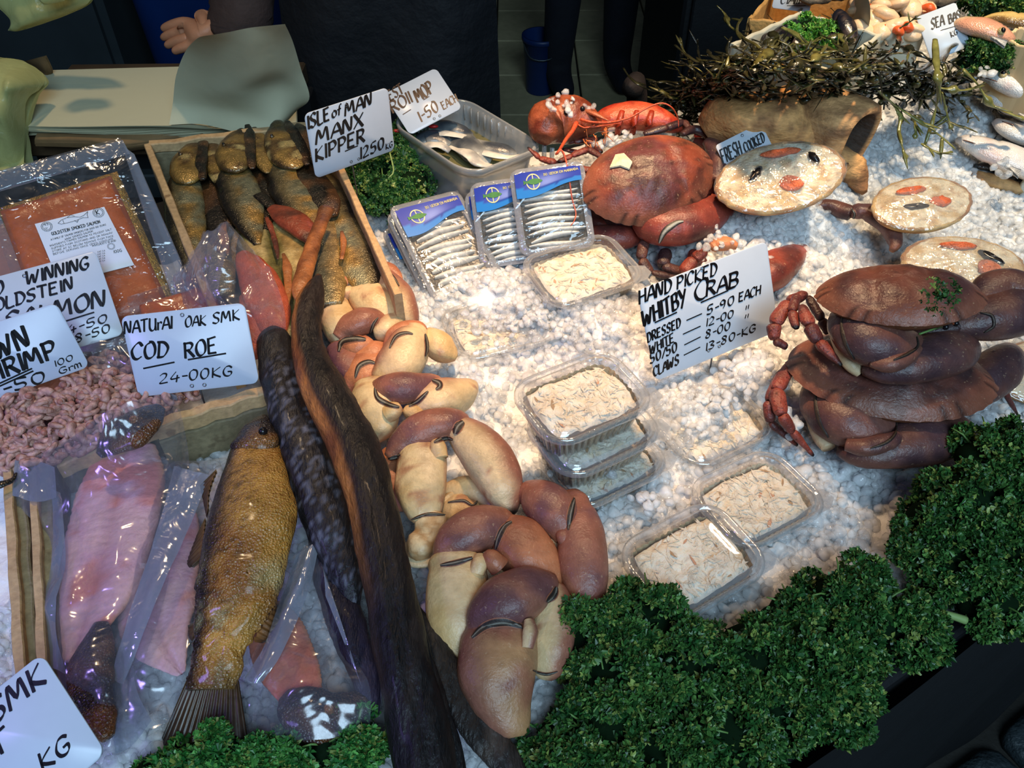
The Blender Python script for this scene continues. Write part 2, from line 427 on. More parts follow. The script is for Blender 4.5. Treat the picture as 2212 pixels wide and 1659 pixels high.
# packing bench behind, with paper
M_wood_d = mat('bench_brown', C(74, 56, 36), 0.7, var=(12, 0.3), bump=(60, 0.001))
M_steel = mat('bench_steel', C(80, 88, 92), 0.35, metal=0.7, var=(5, 0.2))
M_card = mat('cardboard', C(126, 98, 64), 0.8, var=(20, 0.2), bump=(200, 0.0004))
M_paper = mat('white_paper', C(205, 200, 168), 0.6, bump=(30, 0.0008))
bench = thing('packing_bench', (-0.75, 1.5, FZ), 'brown packing bench with steel rail behind the stall', 'bench')
fl, fr = P(20, 292, -0.01), P(590, 285, -0.01)
cx = (fl + fr) / 2; hx = (fr - fl) / 2; hy = np.array([0, 0.13, 0])
mb = MB(); box(mb, cx + hy + np.array([0, 0, -0.02]), [hx * 1.02, hy, np.array([0, 0, 0.018])], 0.003); mb.build('bench_top', M_wood_d, bench, smooth=False)
mb = MB(); box(mb, cx + np.array([0, 0.02, -0.10]), [hx * 1.0, np.array([0, 0.012, 0]), np.array([0, 0, 0.022])], 0.003); mb.build('rail', M_steel, bench, smooth=False)
mb = MB(); box(mb, cx + np.array([0, 0.05, -0.45]), [hx * 1.0, np.array([0, 0.01, 0]), np.array([0, 0, 0.395])], 0.003); mb.build('front_panel', M_black, bench, smooth=False)
for sx in (-.95, .95):
    mb = MB(); box(mb, cx + hx * sx + np.array([0, 0.22, -0.445]), [np.array([0.025, 0, 0]), np.array([0, 0.025, 0]), np.array([0, 0, 0.405])], 0.003); mb.build('leg', M_black, bench, smooth=False)
flap = thing('cardboard_flap', P(230, 310, -0.01), 'torn brown cardboard flap sticking out under the white paper', 'cardboard')
mb = MB(); G = sheet_ctrl([[P(80, 288, 0.004), P(190, 288, 0.004), P(300, 290, 0.004), P(400, 282, 0.004)],
                           [P(75, 300, 0.0), P(190, 302, 0.0), P(270, 312, -0.005), P(410, 290, 0.0)],
                           [P(75, 312, -0.01), P(190, 316, -0.012), P(250, 326, -0.02), P(420, 300, -0.008)]], 20, 8)
grid(mb, G); G2 = G.copy(); G2[..., 2] -= 0.003; grid(mb, G2, flip=True); mb.build('flap_sheet', M_card, flap)
pc = thing('cardboard_piece', P(90, 150, 0.04), 'small brown cardboard corner standing behind the yellow bag', 'cardboard')
mb = MB(); G = sheet_ctrl([[P(50, 135, 0.03), P(75, 128, 0.05), P(98, 122, 0.06)], [P(80, 150, 0.02), P(95, 150, 0.035), P(112, 152, 0.03)], [P(95, 178, 0.012), P(103, 175, 0.012), P(110, 165, 0.012)]], 12, 10)
grid(mb, G); G2 = G + np.array([0, 0.004, 0]); grid(mb, G2, flip=True); mb.build('board', M_card, pc)
pst = thing('paper_stack', P(300, 215, 0.0), 'stack of white wrapping paper sheets lying on the bench', 'paper')
for i in range(9):
    z = 0.001 + i * 0.0024; j = lambda: random.uniform(-3, 3)
    c4 = [P(52 + j(), 292 - 2.4 * i + j() * .3, z), P(640 + j(), 287 - 2.2 * i + j() * .3, z), P(640, 138 + j() * .4, z), P(98 + j(), 158 - i * .8, z)]
    r0 = np.linspace(0, 1, 24)[:, None]
    fr_ = c4[0] * (1 - r0) + c4[1] * r0; bk = c4[3] * (1 - r0) + c4[2] * r0
    fr_[:, 2] += 0.002 * np.sin(r0[:, 0] * 9 + i * .5); fr_[:, 1] += 0.004 * np.sin(r0[:, 0] * 7 + i)
    G = np.stack([fr_, fr_ * .5 + bk * .5, bk]); mb = MB(); grid(mb, G); G2 = G.copy(); G2[..., 2] -= 0.0012; grid(mb, G2, flip=True)
    mb.build('sheet', M_paper, pst)
cs = thing('lifted_sheet', P(470, 265, 0.025), 'single white paper sheet being lifted and curled by the fishmonger', 'paper')
rows = [[(365, 270, .024), (430, 268, .026), (500, 283, .03), (560, 300, .03), (600, 285, .028)],
        [(373, 225, .05), (440, 232, .05), (520, 245, .055), (600, 262, .05), (640, 240, .045)],
        [(380, 165, .10), (440, 195, .085), (520, 200, .10), (600, 190, .10), (668, 212, .07)],
        [(400, 112, .15), (460, 150, .13), (540, 160, .14), (600, 150, .14), (650, 150, .12)],
        [(425, 84, .19), (480, 100, .18), (540, 100, .19), (590, 90, .19), (632, 90, .17)],
        [(440, 78, .205), (490, 70, .21), (540, 60, .22), (585, 55, .22), (615, 52, .21)]]
G = sheet_ctrl([[P(*q) for q in r] for r in rows], 40, 40); mb = MB(); grid(mb, G); grid(mb, G + np.array([0, 0.0012, -0.0005]), flip=True)
mb.build('curled_paper', M_paper, cs)

# carrier bags at the left edge
M_bag = film('yellow_bag', (0.86, 0.88, 0.62), 0.66, C(190, 190, 128), 0.5, 0.35, (30, 0.012), 0.06, 0.3)
def soft_bag(name, rows, label, thick=0.02, n=36, seed=0, amp=0.026, m_=None, part='bag_film', sc_=34):
    G = sheet_ctrl([[P(*q) for q in r] for r in rows], n, n)
    nz = (fbm(G.reshape(-1, 3) * np.array([1, 0.4, 0.4]), sc_, seed, 3) - 0.5).reshape(n, n)
    G2 = G.copy(); G[..., 1] -= nz * amp * 2 + 0.0; G[..., 2] += nz * amp
    u = np.linspace(-1, 1, n); prof = (1 - u[None, :] ** 4) * (1 - u[:, None] ** 4)
    t = thing(name, G.reshape(-1, 3).mean(0) * [1, 1, 1], label, 'plastic bag')
    B = G2 + np.array([0, 1, -0.4]) * (prof[..., None] * thick); B[..., 1] += nz * amp
    Ff = G + np.array([0, -1, 0.4]) * (prof[..., None] * thick * 0.5)
    mb = MB(); grid(mb, Ff); mb.build(part, m_ or M_bag, t)
    mb = MB(); grid(mb, B, flip=True); mb.build('back_film', m_ or M_bag, t)
    return t
soft_bag('carrier_bag', [[(-60, 118, .10), (0, 124, .10), (50, 132, .09), (92, 160, .07)], [(-60, 170, .09), (0, 170, .09), (60, 178, .08), (100, 182, .06)],
                         [(-60, 220, .07), (0, 215, .07), (40, 212, .065), (72, 215, .05)], [(-60, 290, .03), (0, 285, .03), (30, 280, .03), (56, 275, .02)],
                         [(-60, 370, -.02), (0, 365, -.02), (30, 362, -.02), (57, 352, -.02)]],
         'crumpled pale green carrier bag at the left end of the bench', 0.03, seed=4)
for k, (rw, lb) in enumerate([
    ([[(-40, -60, .20), (60, -60, .20), (200, -60, .2)], [(-40, -20, .17), (60, -25, .17), (195, -20, .17)], [(20, 40, .13), (80, 28, .14), (188, 12, .15)], [(18, 66, .11), (36, 68, .11), (52, 62, .11)]], 'yellow carrier bag hanging lowest in the upper left corner'),
    ([[(60, -60, .22), (120, -60, .22), (160, -60, .22)], [(70, -30, .20), (110, -30, .20), (150, -30, .2)], [(90, 4, .18), (100, 10, .18), (140, 2, .18)]], 'pale yellow carrier bag hanging in front of a larger yellow one')]):
    rw = [[(x, y, z) for x, y, z in r] for r in rw]
    soft_bag('carrier_bag', rw, lb, 0.02, seed=9 + k, amp=0.008)

# far background behind the stall
M_blue = mat('blue_plastic', C(8, 42, 96), 0.45, var=(6, 0.15))
M_grey = mat('grey_cabinet', C(44, 52, 56), 0.6, var=(5, 0.2))
M_navy = mat('navy_cloth', C(16, 19, 30), 0.85, bump=((40, 0.003), (500, 0.0004)), var=(10, 0.25), sheen=0.2)
M_skin = mat('skin', C(190, 130, 96), 0.5, bump=(120, 0.0006), var=(30, 0.1), sss=0.15)
cab = thing('grey_cabinet', (-1.5, 2.55, FZ), 'dark grey cabinet standing behind the packing bench', 'cabinet')
mb = MB(); box(mb, (-1.72, 2.62, -0.12), [(0.58, 0, 0), (0, 0.25, 0), (0, 0, 0.73)], 0.01); mb.build('carcass', M_grey, cab, smooth=False)
mb = MB(); box(mb, (-1.72, 2.36, -0.12), [(0.56, 0, 0), (0, 0.012, 0), (0, 0, 0.70)], 0.004); d_ = mb.build('door', M_grey, cab, smooth=False)
mb = MB(); tube([(-1.19, 2.33, 0.0), (-1.19, 2.31, 0.02), (-1.19, 2.31, 0.18), (-1.19, 2.33, 0.2)], 0.006, mb=mb); mb.build('handle', M_steel, d_)
bn = thing('blue_bin', (-0.75, 2.5, FZ), 'tall blue plastic bin behind the paper stack', 'bin')
rg = []
for z, s in ((FZ, 0.86), (FZ + 0.02, 0.9), (-0.2, 0.97), (0.10, 1.0), (0.12, 1.06), (0.15, 1.06), (0.15, 0.98), (-0.6, 0.86)):
    q = rrect(0.72 * s, 0.55 * s, 0.09, 5); rg.append(np.c_[q[:, 0] - 0.70, q[:, 1] + 2.55, np.full(len(q), z)])
mb = MB(); ringloft(mb, rg, close=(True, True)); mb.build('bin_body', M_blue, bn)
mb = MB(); tube([(-0.98, 2.25, 0.09), (-0.98, 2.22, 0.07), (-0.46, 2.22, 0.07), (-0.46, 2.25, 0.09)], 0.012, mb=mb, lin=True); mb.build('handle', M_blue, bn)
bk = thing('blue_bucket', P(1180, 222, FZ), 'small blue bucket on the tiles between the two people', 'bucket')
c = P(1168, 222, FZ); rg = []; th = np.linspace(0, 2 * math.pi, 24, endpoint=False)
for z, r in ((0, 0.052), (0.01, 0.055), (0.20, 0.068), (0.203, 0.074), (0.22, 0.074), (0.22, 0.066), (0.02, 0.052)):
    rg.append(np.c_[c[0] + r * np.cos(th), c[1] + 0.1 + r * np.sin(th), np.full(24, FZ + z)])
mb = MB(); ringloft(mb, rg, close=(True, True)); mb.build('bucket_body', M_blue, bk)
mb = MB(); tube([(c[0] - 0.072, c[1] + 0.1, FZ + 0.21), (c[0] - 0.04, c[1] + 0.03, FZ + 0.16), (c[0] + 0.04, c[1] + 0.03, FZ + 0.16), (c[0] + 0.072, c[1] + 0.1, FZ + 0.21)], 0.003, mb=mb); mb.build('handle', M_steel, bk)
bc = thing('black_cabinet', (0.98, 2.45, FZ), 'black cabinet standing behind the heap of seaweed', 'cabinet')
mb = MB(); box(mb, (1.02, 2.5, -0.35), [(0.58, 0, 0), (0, 0.32, 0), (0, 0, 0.50)], 0.008); mb.build('carcass', M_black, bc, smooth=False)
for i in (-1, 1):
    mb = MB(); box(mb, (1.02 + i * 0.285, 2.17, -0.35), [(0.275, 0, 0), (0, 0.012, 0), (0, 0, 0.47)], 0.004); d_ = mb.build('door', M_black, bc, smooth=False)
    mb = MB(); tube([(1.02 + i * 0.06, 2.155, -0.1), (1.02 + i * 0.06, 2.13, -0.08), (1.02 + i * 0.06, 2.13, 0.05), (1.02 + i * 0.06, 2.155, 0.07)], 0.005, mb=mb); mb.build('handle', M_steel, d_)
po = thing('wooden_post', P(1372, 235, FZ + 0.45), 'short dark wooden post end behind the lobster', 'post')
p0 = P(1375, 250, -0.12); p1 = P(1362, 192, -0.03)
mb = MB(); loftw([[*(p0 + [0.03, -0.03, -0.6]), .019, .019], [*p0, .019, .019], [*p1, .018, .018], [*(p1 + (p1 - p0) * .08), .013, .013], [*(p1 + (p1 - p0) * .10), .003, .003]], 16, 20, mb=mb, disp=lambda V, s, c, a: (fbm(V, 60) - .5) * .004)
mb.build('post_wood', mat('dark_wood', C(66, 52, 44), 0.75, bump=(90, .002), var=(30, .3)), po)

# ------------------------------------------------------------------ people
def skin_body(name, parent, J, Eg, R, m_, subd=2):
    me = bpy.data.meshes.new(name); off = wloc(parent)
    me.from_pydata([tuple(np.array(j) - off) for j in J], Eg, []); me.materials.append(m_)
    o = bpy.data.objects.new(name, me); COL.objects.link(o); o.parent = parent
    a = o.modifiers.new('Skin', 'SKIN'); a.use_smooth_shade = True
    for i, r in enumerate(R): me.skin_vertices[0].data[i].radius = (r, r) if np.isscalar(r) else r
    me.skin_vertices[0].data[0].use_root = True
    b = o.modifiers.new('Subd', 'SUBSURF'); b.levels = b.render_levels = subd
    return o
def hand(parent, wrist, d, side, thumb_dir, L_=0.18, curl=0.25, spread=0.22, m_=None):
    """five fingered hand: d = pointing direction, side = across the knuckles (towards the index), as one skinned surface"""
    d = unit(d); side = unit(side); nrm = unit(np.cross(d, side)); J = [wrist, wrist + d * L_ * .22, wrist + d * L_ * .40]; Eg = [(0, 1), (1, 2)]; R = [.024, (.03, .019), (.034, .016)]
    for k, (o, ln) in enumerate(((.30, .42), (.10, .47), (-.10, .44), (-.29, .34))):
        b = wrist + d * L_ * .50 + side * L_ * o * .62; dd = unit(d + side * o * spread * 2.2)
        i0 = len(J); J.append(b); R.append(.0105); Eg.append((2, i0)); p = b
        for q, f in enumerate((.45, .32, .26)):
            dd = unit(dd + nrm * curl * (.5 + q * .5)); p = p + dd * L_ * ln * f; J.append(p); R.append((.0092, .0082, .0066)[q]); Eg.append((len(J) - 2, len(J) - 1))
    t0 = wrist + d * L_ * .24 + side * L_ * .24; i0 = len(J); J.append(t0); R.append(.013); Eg.append((1, i0)); td = unit(thumb_dir); p = t0
    for f in (.2, .16): p = p + td * L_ * f; J.append(p); R.append(.010); Eg.append((len(J) - 2, len(J) - 1)); td = unit(td + d * .35)
    return skin_body('hand', parent, J, Eg, R, m_ or M_skin)
def person(label, hip, face, arms, trouser, H=1.76, name='person'):
    """hip = world xyz of the pelvis; face = heading unit vector; arms = (left elbow, left wrist, right elbow, right wrist)"""
    hip = np.array(hip, float); f = unit(np.array([*face, 0.])); rt = np.array([f[1], -f[0], 0]); up = np.array([0, 0, 1.])
    t = thing(name, (hip[0], hip[1], FZ), label, 'person')
    ch = hip + up * .36 + f * .03; nk = hip + up * .54; sl, sr = nk - rt * .18 - up * .05, nk + rt * .18 - up * .05
    J = [hip, hip + up * .17, ch, nk, nk + up * .08, hip - rt * .10 - up * .06, hip - rt * .11 - up * .46 + f * .02, hip - rt * .12 + up * (FZ + .09 - hip[2]), hip - rt * .12 + up * (FZ + .045 - hip[2]) + f * .14,
         hip + rt * .10 - up * .06, hip + rt * .11 - up * .46 + f * .02, hip + rt * .12 + up * (FZ + .09 - hip[2]), hip + rt * .12 + up * (FZ + .045 - hip[2]) + f * .14,
         sl, arms[0], arms[1], sr, arms[2], arms[3]]
    Eg = [(0, 1), (1, 2), (2, 3), (3, 4), (0, 5), (5, 6), (6, 7), (7, 8), (0, 9), (9, 10), (10, 11), (11, 12), (2, 13), (13, 14), (14, 15), (2, 16), (16, 17), (17, 18)]
    R = [.15, .145, .155, .075, .055, .105, .072, .056, .04, .105, .072, .056, .04, .075, .05, .04, .075, .05, .04]
    b = skin_body('clothed_body', t, J, Eg, R, trouser)
    hc = nk + up * .19 + f * .03
    mb = MB()
    def hd(V, U):
        q = (V - hc) @ f; z = V[:, 2] - hc[2]; x = (V - hc) @ rt
        return .012 * np.exp(-((x / .02) ** 2 + ((z + .012) / .025) ** 2)) * (q > .05) - .008 * np.exp(-(((np.abs(x) - .033) / .018) ** 2 + ((z - .012) / .014) ** 2)) * (q > .04) - .004 * np.exp(-((x / .03) ** 2 + ((z + .052) / .006) ** 2)) * (q > .04)
    ellipsoid(hc, [rt * .078, f * .098, up * .122], 32, 24, mb, C(190, 130, 96), disp=hd)
    h = mb.build('head', M_skin, t)
    for s in (-1, 1):
        mb = MB(); ellipsoid(hc + rt * .033 * s + f * .083 + up * .012, np.eye(3) * .011, 10, 7, mb, C(20, 16, 14)); mb.build('eye', M_black, h)
        mb = MB(); ellipsoid(hc + rt * .08 * s - up * .005, [rt * .01, f * .02, up * .032], 10, 7, mb, C(190, 130, 96)); mb.build('ear', M_skin, h)
    mb = MB(); ellipsoid(hc + up * .03 - f * .018, [rt * .084, f * .1, up * .112], 24, 16, mb, C(24, 18, 14)); mb.build('hair', M_black, h)
    return t
# the fishmonger at work: hips right behind the counter, one arm reaching to the paper
hipc = Pd(862, 60, 1.60)
wr = Pd(505, 55, 1.50); el = Pd(560, -330, 1.36)
pn = person('person in black clothes and dark apron reaching for the white paper', hipc, (-0.35, -0.94), (hipc + [.34, .02, .26], hipc + [.30, -.16, .14], el, wr), M_navy)
# dark cuff and the hand with its five fingers, pointing to the left, thumb down
mb = MB(); c0 = Pd(535, -120, 1.42); c1 = Pd(522, 20, 1.46); c2 = Pd(515, 66, 1.485); c3 = Pd(500, 88, 1.5)
loftw([[*c0, .050, .05], [*c1, .060, .055], [*c2, .062, .055], [*c3, .045, .04]], 18, 20, mb=mb, disp=lambda V, s, c, a: (fbm(V, 40) - .5) * .012)
mb.build('sleeve_cuff', mat('dark_sleeve', C(62, 46, 42), 0.8, bump=(60, .003), var=(9, .3)), pn)
hw = Pd(478, 58, 1.46)
hand(pn, hw, Pd(380, 78, 1.46) - hw, Pd(430, 20, 1.46) - Pd(450, 90, 1.46), Pd(520, 128, 1.44) - Pd(505, 88, 1.46), 0.118, curl=0.2, spread=0.03)
mb = MB(); loftw([[*Pd(512, 80, 1.45), .017, .016], [*Pd(516, 98, 1.44), .0165, .015], [*Pd(520, 118, 1.435), .013, .012], [*Pd(522, 127, 1.435), .004, .004]], 12, 14, mb=mb, color=C(150, 98, 74)); mb.build('thumb', M_skin, pn)
# long apron
M_apron = mat('apron_black', C(10, 12, 18), 0.75, bump=((16, 0.010), (400, 0.0003)), var=(6, 0.3))
rg = []
for k, (dz, hw_, y) in enumerate(((.34, .17, -.17), (.16, .18, -.175), (0.0, .185, -.185), (-.2, .19, -.19), (-.42, .20, -.18))):
    rg.append([hipc + np.array([x * hw_, y + .05 * x * x + .012 * math.sin(x * 5 + k), dz]) for x in np.linspace(-1.05, 1.05, 15)])
G = sheet_ctrl(rg, 40, 30); mb = MB(); grid(mb, G); grid(mb, G + np.array([0, .006, 0]), flip=True); mb.build('apron', M_apron, pn)
hip2 = P(1268, 225, FZ) + np.array([0.0, 0.12, 0.86])
p2 = person('person in dark trousers standing farther back on the tiles', hip2, (0.25, -0.97), (hip2 + [.3, 0, .22], hip2 + [.24, -.14, .1], hip2 + [-.3, 0, .22], hip2 + [-.24, -.14, .1]), M_navy)
hand(p2, hip2 + np.array([.24, -.15, .09]), (0, -.6, -.8), (-1, 0, 0), (-.7, -.5, -.3), 0.17); hand(p2, hip2 + np.array([-.24, -.15, .09]), (0, -.6, -.8), (1, 0, 0), (.7, -.5, -.3), 0.17)
# ================================================================== ICE
MOUNDS = [(P(1590, 500, .03), .045, .075), (P(1720, 470, .02), .03, .06), (P(1625, 800, .02), .034, .034), (P(1500, 880, .02), .022, .045), (P(1150, 660, .01), .022, .07), (P(1010, 640, .0), .015, .05),
          (P(1330, 690, .02), .026, .055), (P(1000, 830, .01), .015, .05), (P(1180, 1500, 0), .012, .05), (P(1740, 600, .02), .02, .06)]
def ice_h(x, y):
    x = np.asarray(x, float); y = np.asarray(y, float)
    a = (x - O_ST[0]) * E_AX[0] + (y - O_ST[1]) * E_AX[1]; b = (x - O_ST[0]) * N_AX[0] + (y - O_ST[1]) * N_AX[1]
    h = 0.10 * sm(0.34, 0.66, b) * sm(0.34, 0.62, a) - 0.02 * sm(0.07, 0.0, b)
    for c, hh, r in MOUNDS:
        h = h + hh * np.exp(-(((x - c[0]) ** 2 + (y - c[1]) ** 2) / (r * r)) ** 1.4)
    return h
def PI(px, py, dz=0.0):
    z = 0.0
    for _ in range(12):
        p = P(px, py, z); z = 0.5 * z + 0.5 * (float(ice_h(p[0], p[1])) + dz)
    return P(px, py, z)
ti = thing('ice_bed', S(0.3, 0.4, -0.02), 'bed of white crushed ice covering the whole counter', 'ice')
def ice_mat(name, tr=0.0):
    T = NT(name); b = T.n('ShaderNodeBsdfPrincipled'); T.l(b.outputs[0], T.out.inputs[0])
    b.inputs['Base Color'].default_value = (0.97, 0.98, 0.985, 1); b.inputs['Roughness'].default_value = 0.16
    b.inputs['IOR'].default_value = 1.31; b.inputs['Subsurface Weight'].default_value = 0.9
    b.inputs['Subsurface Radius'].default_value = (1, 1, 1); b.inputs['Subsurface Scale'].default_value = 0.012
    b.inputs['Transmission Weight'].default_value = tr
    tc = T.n('ShaderNodeTexCoord'); nz = T.n('ShaderNodeTexNoise'); nz.inputs['Scale'].default_value = 170; nz.inputs['Detail'].default_value = 3
    T.l(tc.outputs['Object'], nz.inputs['Vector']); bp = T.n('ShaderNodeBump'); bp.inputs['Distance'].default_value = 0.0025
    T.l(nz.outputs['Fac'], bp.inputs['Height']); T.l(bp.outputs[0], b.inputs['Normal'])
    return T.m
def chip_mat(name):
    T = NT(name); df = T.n('ShaderNodeBsdfDiffuse'); df.inputs[0].default_value = (.97, .98, .985, 1); tl = T.n('ShaderNodeBsdfTranslucent'); tl.inputs[0].default_value = (.97, .98, .985, 1)
    tr = T.n('ShaderNodeBsdfTransparent'); tr.inputs[0].default_value = (.98, .99, 1, 1); gl = T.n('ShaderNodeBsdfGlossy'); gl.inputs['Roughness'].default_value = .10
    tc = T.n('ShaderNodeTexCoord'); nz = T.n('ShaderNodeTexNoise'); nz.inputs['Scale'].default_value = 230; nz.inputs['Detail'].default_value = 3; T.l(tc.outputs['Object'], nz.inputs['Vector'])
    bp = T.n('ShaderNodeBump'); bp.inputs['Distance'].default_value = .002; T.l(nz.outputs['Fac'], bp.inputs['Height']); T.l(bp.outputs[0], gl.inputs['Normal'])
    lw = T.n('ShaderNodeLayerWeight'); lw.inputs[0].default_value = .30; T.l(bp.outputs[0], lw.inputs['Normal'])
    ge = T.n('ShaderNodeNewGeometry'); vm = T.n('ShaderNodeMix', data_type='VECTOR'); vm.inputs[0].default_value = .55; T.l(ge.outputs['Normal'], vm.inputs[4]); vm.inputs[5].default_value = (0, -.25, 1); vn = T.n('ShaderNodeVectorMath', operation='NORMALIZE'); T.l(vm.outputs[1], vn.inputs[0]); T.l(vn.outputs[0], df.inputs['Normal'])
    m0 = T.n('ShaderNodeMixShader'); m0.inputs[0].default_value = .12; T.l(df.outputs[0], m0.inputs[1]); T.l(tl.outputs[0], m0.inputs[2])
    n2 = T.n('ShaderNodeTexNoise'); n2.inputs['Scale'].default_value = 60; T.l(tc.outputs['Object'], n2.inputs['Vector']); mr = T.n('ShaderNodeMapRange'); mr.inputs[1].default_value = .35; mr.inputs[2].default_value = .65; mr.inputs[3].default_value = .45; mr.inputs[4].default_value = .85; T.l(n2.outputs['Fac'], mr.inputs[0])
    m1 = T.n('ShaderNodeMixShader'); T.l(mr.outputs[0], m1.inputs[0]); T.l(m0.outputs[0], m1.inputs[1]); T.l(tr.outputs[0], m1.inputs[2])
    gf = T.n('ShaderNodeMapRange'); gf.inputs[3].default_value = .035; gf.inputs[4].default_value = .45; T.l(lw.outputs['Facing'], gf.inputs[0])
    m2 = T.n('ShaderNodeMixShader'); T.l(gf.outputs[0], m2.inputs[0]); T.l(m1.outputs[0], m2.inputs[1]); T.l(gl.outputs[0], m2.inputs[2]); T.l(m2.outputs[0], T.out.inputs[0]); return T.m
M_ice = ice_mat('crushed_ice'); M_chip = chip_mat('ice_chip')
na, nb = 330, 210
A_, B_ = np.meshgrid(np.linspace(-0.85, 1.45, na), np.linspace(0.012, 0.84, nb))
XY = O_ST[None, None, :2] + A_[..., None] * E_AX[:2] + B_[..., None] * N_AX[:2]
B_ = np.where(A_ > .30, np.minimum(B_, .725 + .11 * sm(.55, .30, A_)), B_); XY = O_ST[None, None, :2] + A_[..., None] * E_AX[:2] + B_[..., None] * N_AX[:2]
Z = ice_h(XY[..., 0], XY[..., 1]); pts = np.c_[XY.reshape(-1, 2), np.zeros(na * nb)]
Z = Z + ((fbm(pts, 90, 1, 2) - .5) * .010 + (fbm(pts, 22, 5, 2) - .5) * .014).reshape(Z.shape) - 0.0018
mb = MB(); G = np.dstack([XY, Z]); grid(mb, G, flip=False); o = mb.build('ice_surface', M_ice, ti, kind='stuff')
# loose chips
def ico():
    t = (1 + 5 ** .5) / 2; v = np.array([(-1, t, 0), (1, t, 0), (-1, -t, 0), (1, -t, 0), (0, -1, t), (0, 1, t), (0, -1, -t), (0, 1, -t), (t, 0, -1), (t, 0, 1), (-t, 0, -1), (-t, 0, 1)], float)
    f = [(0, 11, 5), (0, 5, 1), (0, 1, 7), (0, 7, 10), (0, 10, 11), (1, 5, 9), (5, 11, 4), (11, 10, 2), (10, 7, 6), (7, 1, 8), (3, 9, 4), (3, 4, 2), (3, 2, 6), (3, 6, 8), (3, 8, 9), (4, 9, 5), (2, 4, 11), (6, 2, 10), (8, 6, 7), (9, 8, 1)]
    v = unit(v); cache = {}; v = list(v)
    def mid(a, b):
        k_ = (min(a, b), max(a, b))
        if k_ not in cache: cache[k_] = len(v); v.append(unit(v[a] + v[b]))
        return cache[k_]
    f2 = []
    for a, b, c in f: ab, bc, ca = mid(a, b), mid(b, c), mid(c, a); f2 += [(a, ab, ca), (b, bc, ab), (c, ca, bc), (ab, bc, ca)]
    return np.array(v), np.array(f2), np.array(f)
IV, IF2, IF1 = ico()
def chips(centers, sizes, rng, flat=(0.45, 0.9)):
    n = len(centers); B = []
    protos = []
    for k in range(14):
        q = IV * (1 + (fbm(IV, 1.1, k * 3, 2) - .5)[:, None] * 1.1); protos.append(q)
    idx = rng.integers(0, 14, n); V = np.stack([protos[i] for i in idx])
    s = np.stack([np.ones(n), rng.uniform(.65, 1, n), rng.uniform(*flat, n)], 1) * sizes[:, None]
    V = V * s[:, None, :]
    q = unit(rng.normal(size=(n, 4)) * np.array([1, .45, .45, 1])); w_, x, y, z = q.T
    R = np.stack([1 - 2 * (y * y + z * z), 2 * (x * y - z * w_), 2 * (x * z + y * w_), 2 * (x * y + z * w_), 1 - 2 * (x * x + z * z), 2 * (y * z - x * w_), 2 * (x * z - y * w_), 2 * (y * z + x * w_), 1 - 2 * (x * x + y * y)], 1).reshape(n, 3, 3)
    V = np.einsum('nij,nkj->nki', R, V) + centers[:, None, :]
    Fc = IF2[None] + (np.arange(n) * len(IV))[:, None, None]
    return V.reshape(-1, 3), Fc.reshape(-1, 3)
rng = np.random.default_rng(11); N = 27000
a = rng.uniform(-0.70, 1.25, N * 2); b = rng.uniform(0.02, 0.80, N * 2)
xy = O_ST[:2] + a[:, None] * E_AX[:2] + b[:, None] * N_AX[:2]
d_ = (xy[:, 1] * CS + .62 * SN); uu = xy[:, 0] / d_ * F + W0 / 2; vv = (-(xy[:, 1]) * SN + .62 * CS) / d_ * F + H0 / 2
keep = ~((a > .30) & (b > .72 + .11 * sm(.55, .30, a))) & (uu > -60) & (uu < W0 + 420) & (vv < H0 + 330) & ~((uu < 640) & (vv < 950)) & ~((uu < 330) & (vv < 1300)); xy = xy[keep][:N]
sz = rng.uniform(.0034, .0066, len(xy)) * (1 + .35 * (rng.random(len(xy)) > .85))
ctr_ = np.c_[xy, ice_h(xy[:, 0], xy[:, 1]) + (fbm(np.c_[xy, xy[:, 0] * 0], 22, 5, 2) - .5) * .014 + rng.uniform(-.003, .0025, len(xy))]
EXTRA = [(1310, 305, .098, 26, 30), (1345, 292, .10, 24, 26), (1215, 222, .142, 30, 26), (1262, 226, .135, 20, 14), (1380, 460, .05, 24, 22), (1400, 440, .05, 14, 8), (1180, 655, .03, 60, 60), (1090, 690, .022, 70, 90), (1190, 680, .024, 50, 60), (1230, 720, .02, 60, 60),
         (1600, 560, .05, 60, 60), (1560, 520, .062, 40, 40), (1330, 690, .022, 50, 70), (1380, 700, .022, 40, 40), (1530, 880, .024, 60, 70), (1590, 840, .03, 40, 40), (1300, 1010, .032, 30, 24), (1230, 1015, .03, 26, 20), (1400, 1080, .02, 34, 24), (1690, 905, .03, 30, 30), (1715, 925, .03, 24, 20), (1690, 820, .04, 30, 30), (2130, 150, .165, 20, 10), (2160, 362, .12, 30, 16)]
ex, es = [], []
for x_, y_, z_, sp_, n_ in EXTRA:
    for k in range(int(n_ * .6)):
        dx, dy = rng.normal(size=2) * sp_ * .55; ex.append(P(x_ + dx, y_ + dy * .6, z_ + rng.uniform(-.006, .004))); es.append(rng.uniform(.0032, .0058))
ctr_ = np.vstack([ctr_, np.array(ex)]); sz = np.r_[sz, es]
V, Fc = chips(ctr_, sz, rng); mb = MB(); mb.add(V, Fc); mb.build('ice_chips', M_chip, ti, kind='stuff')

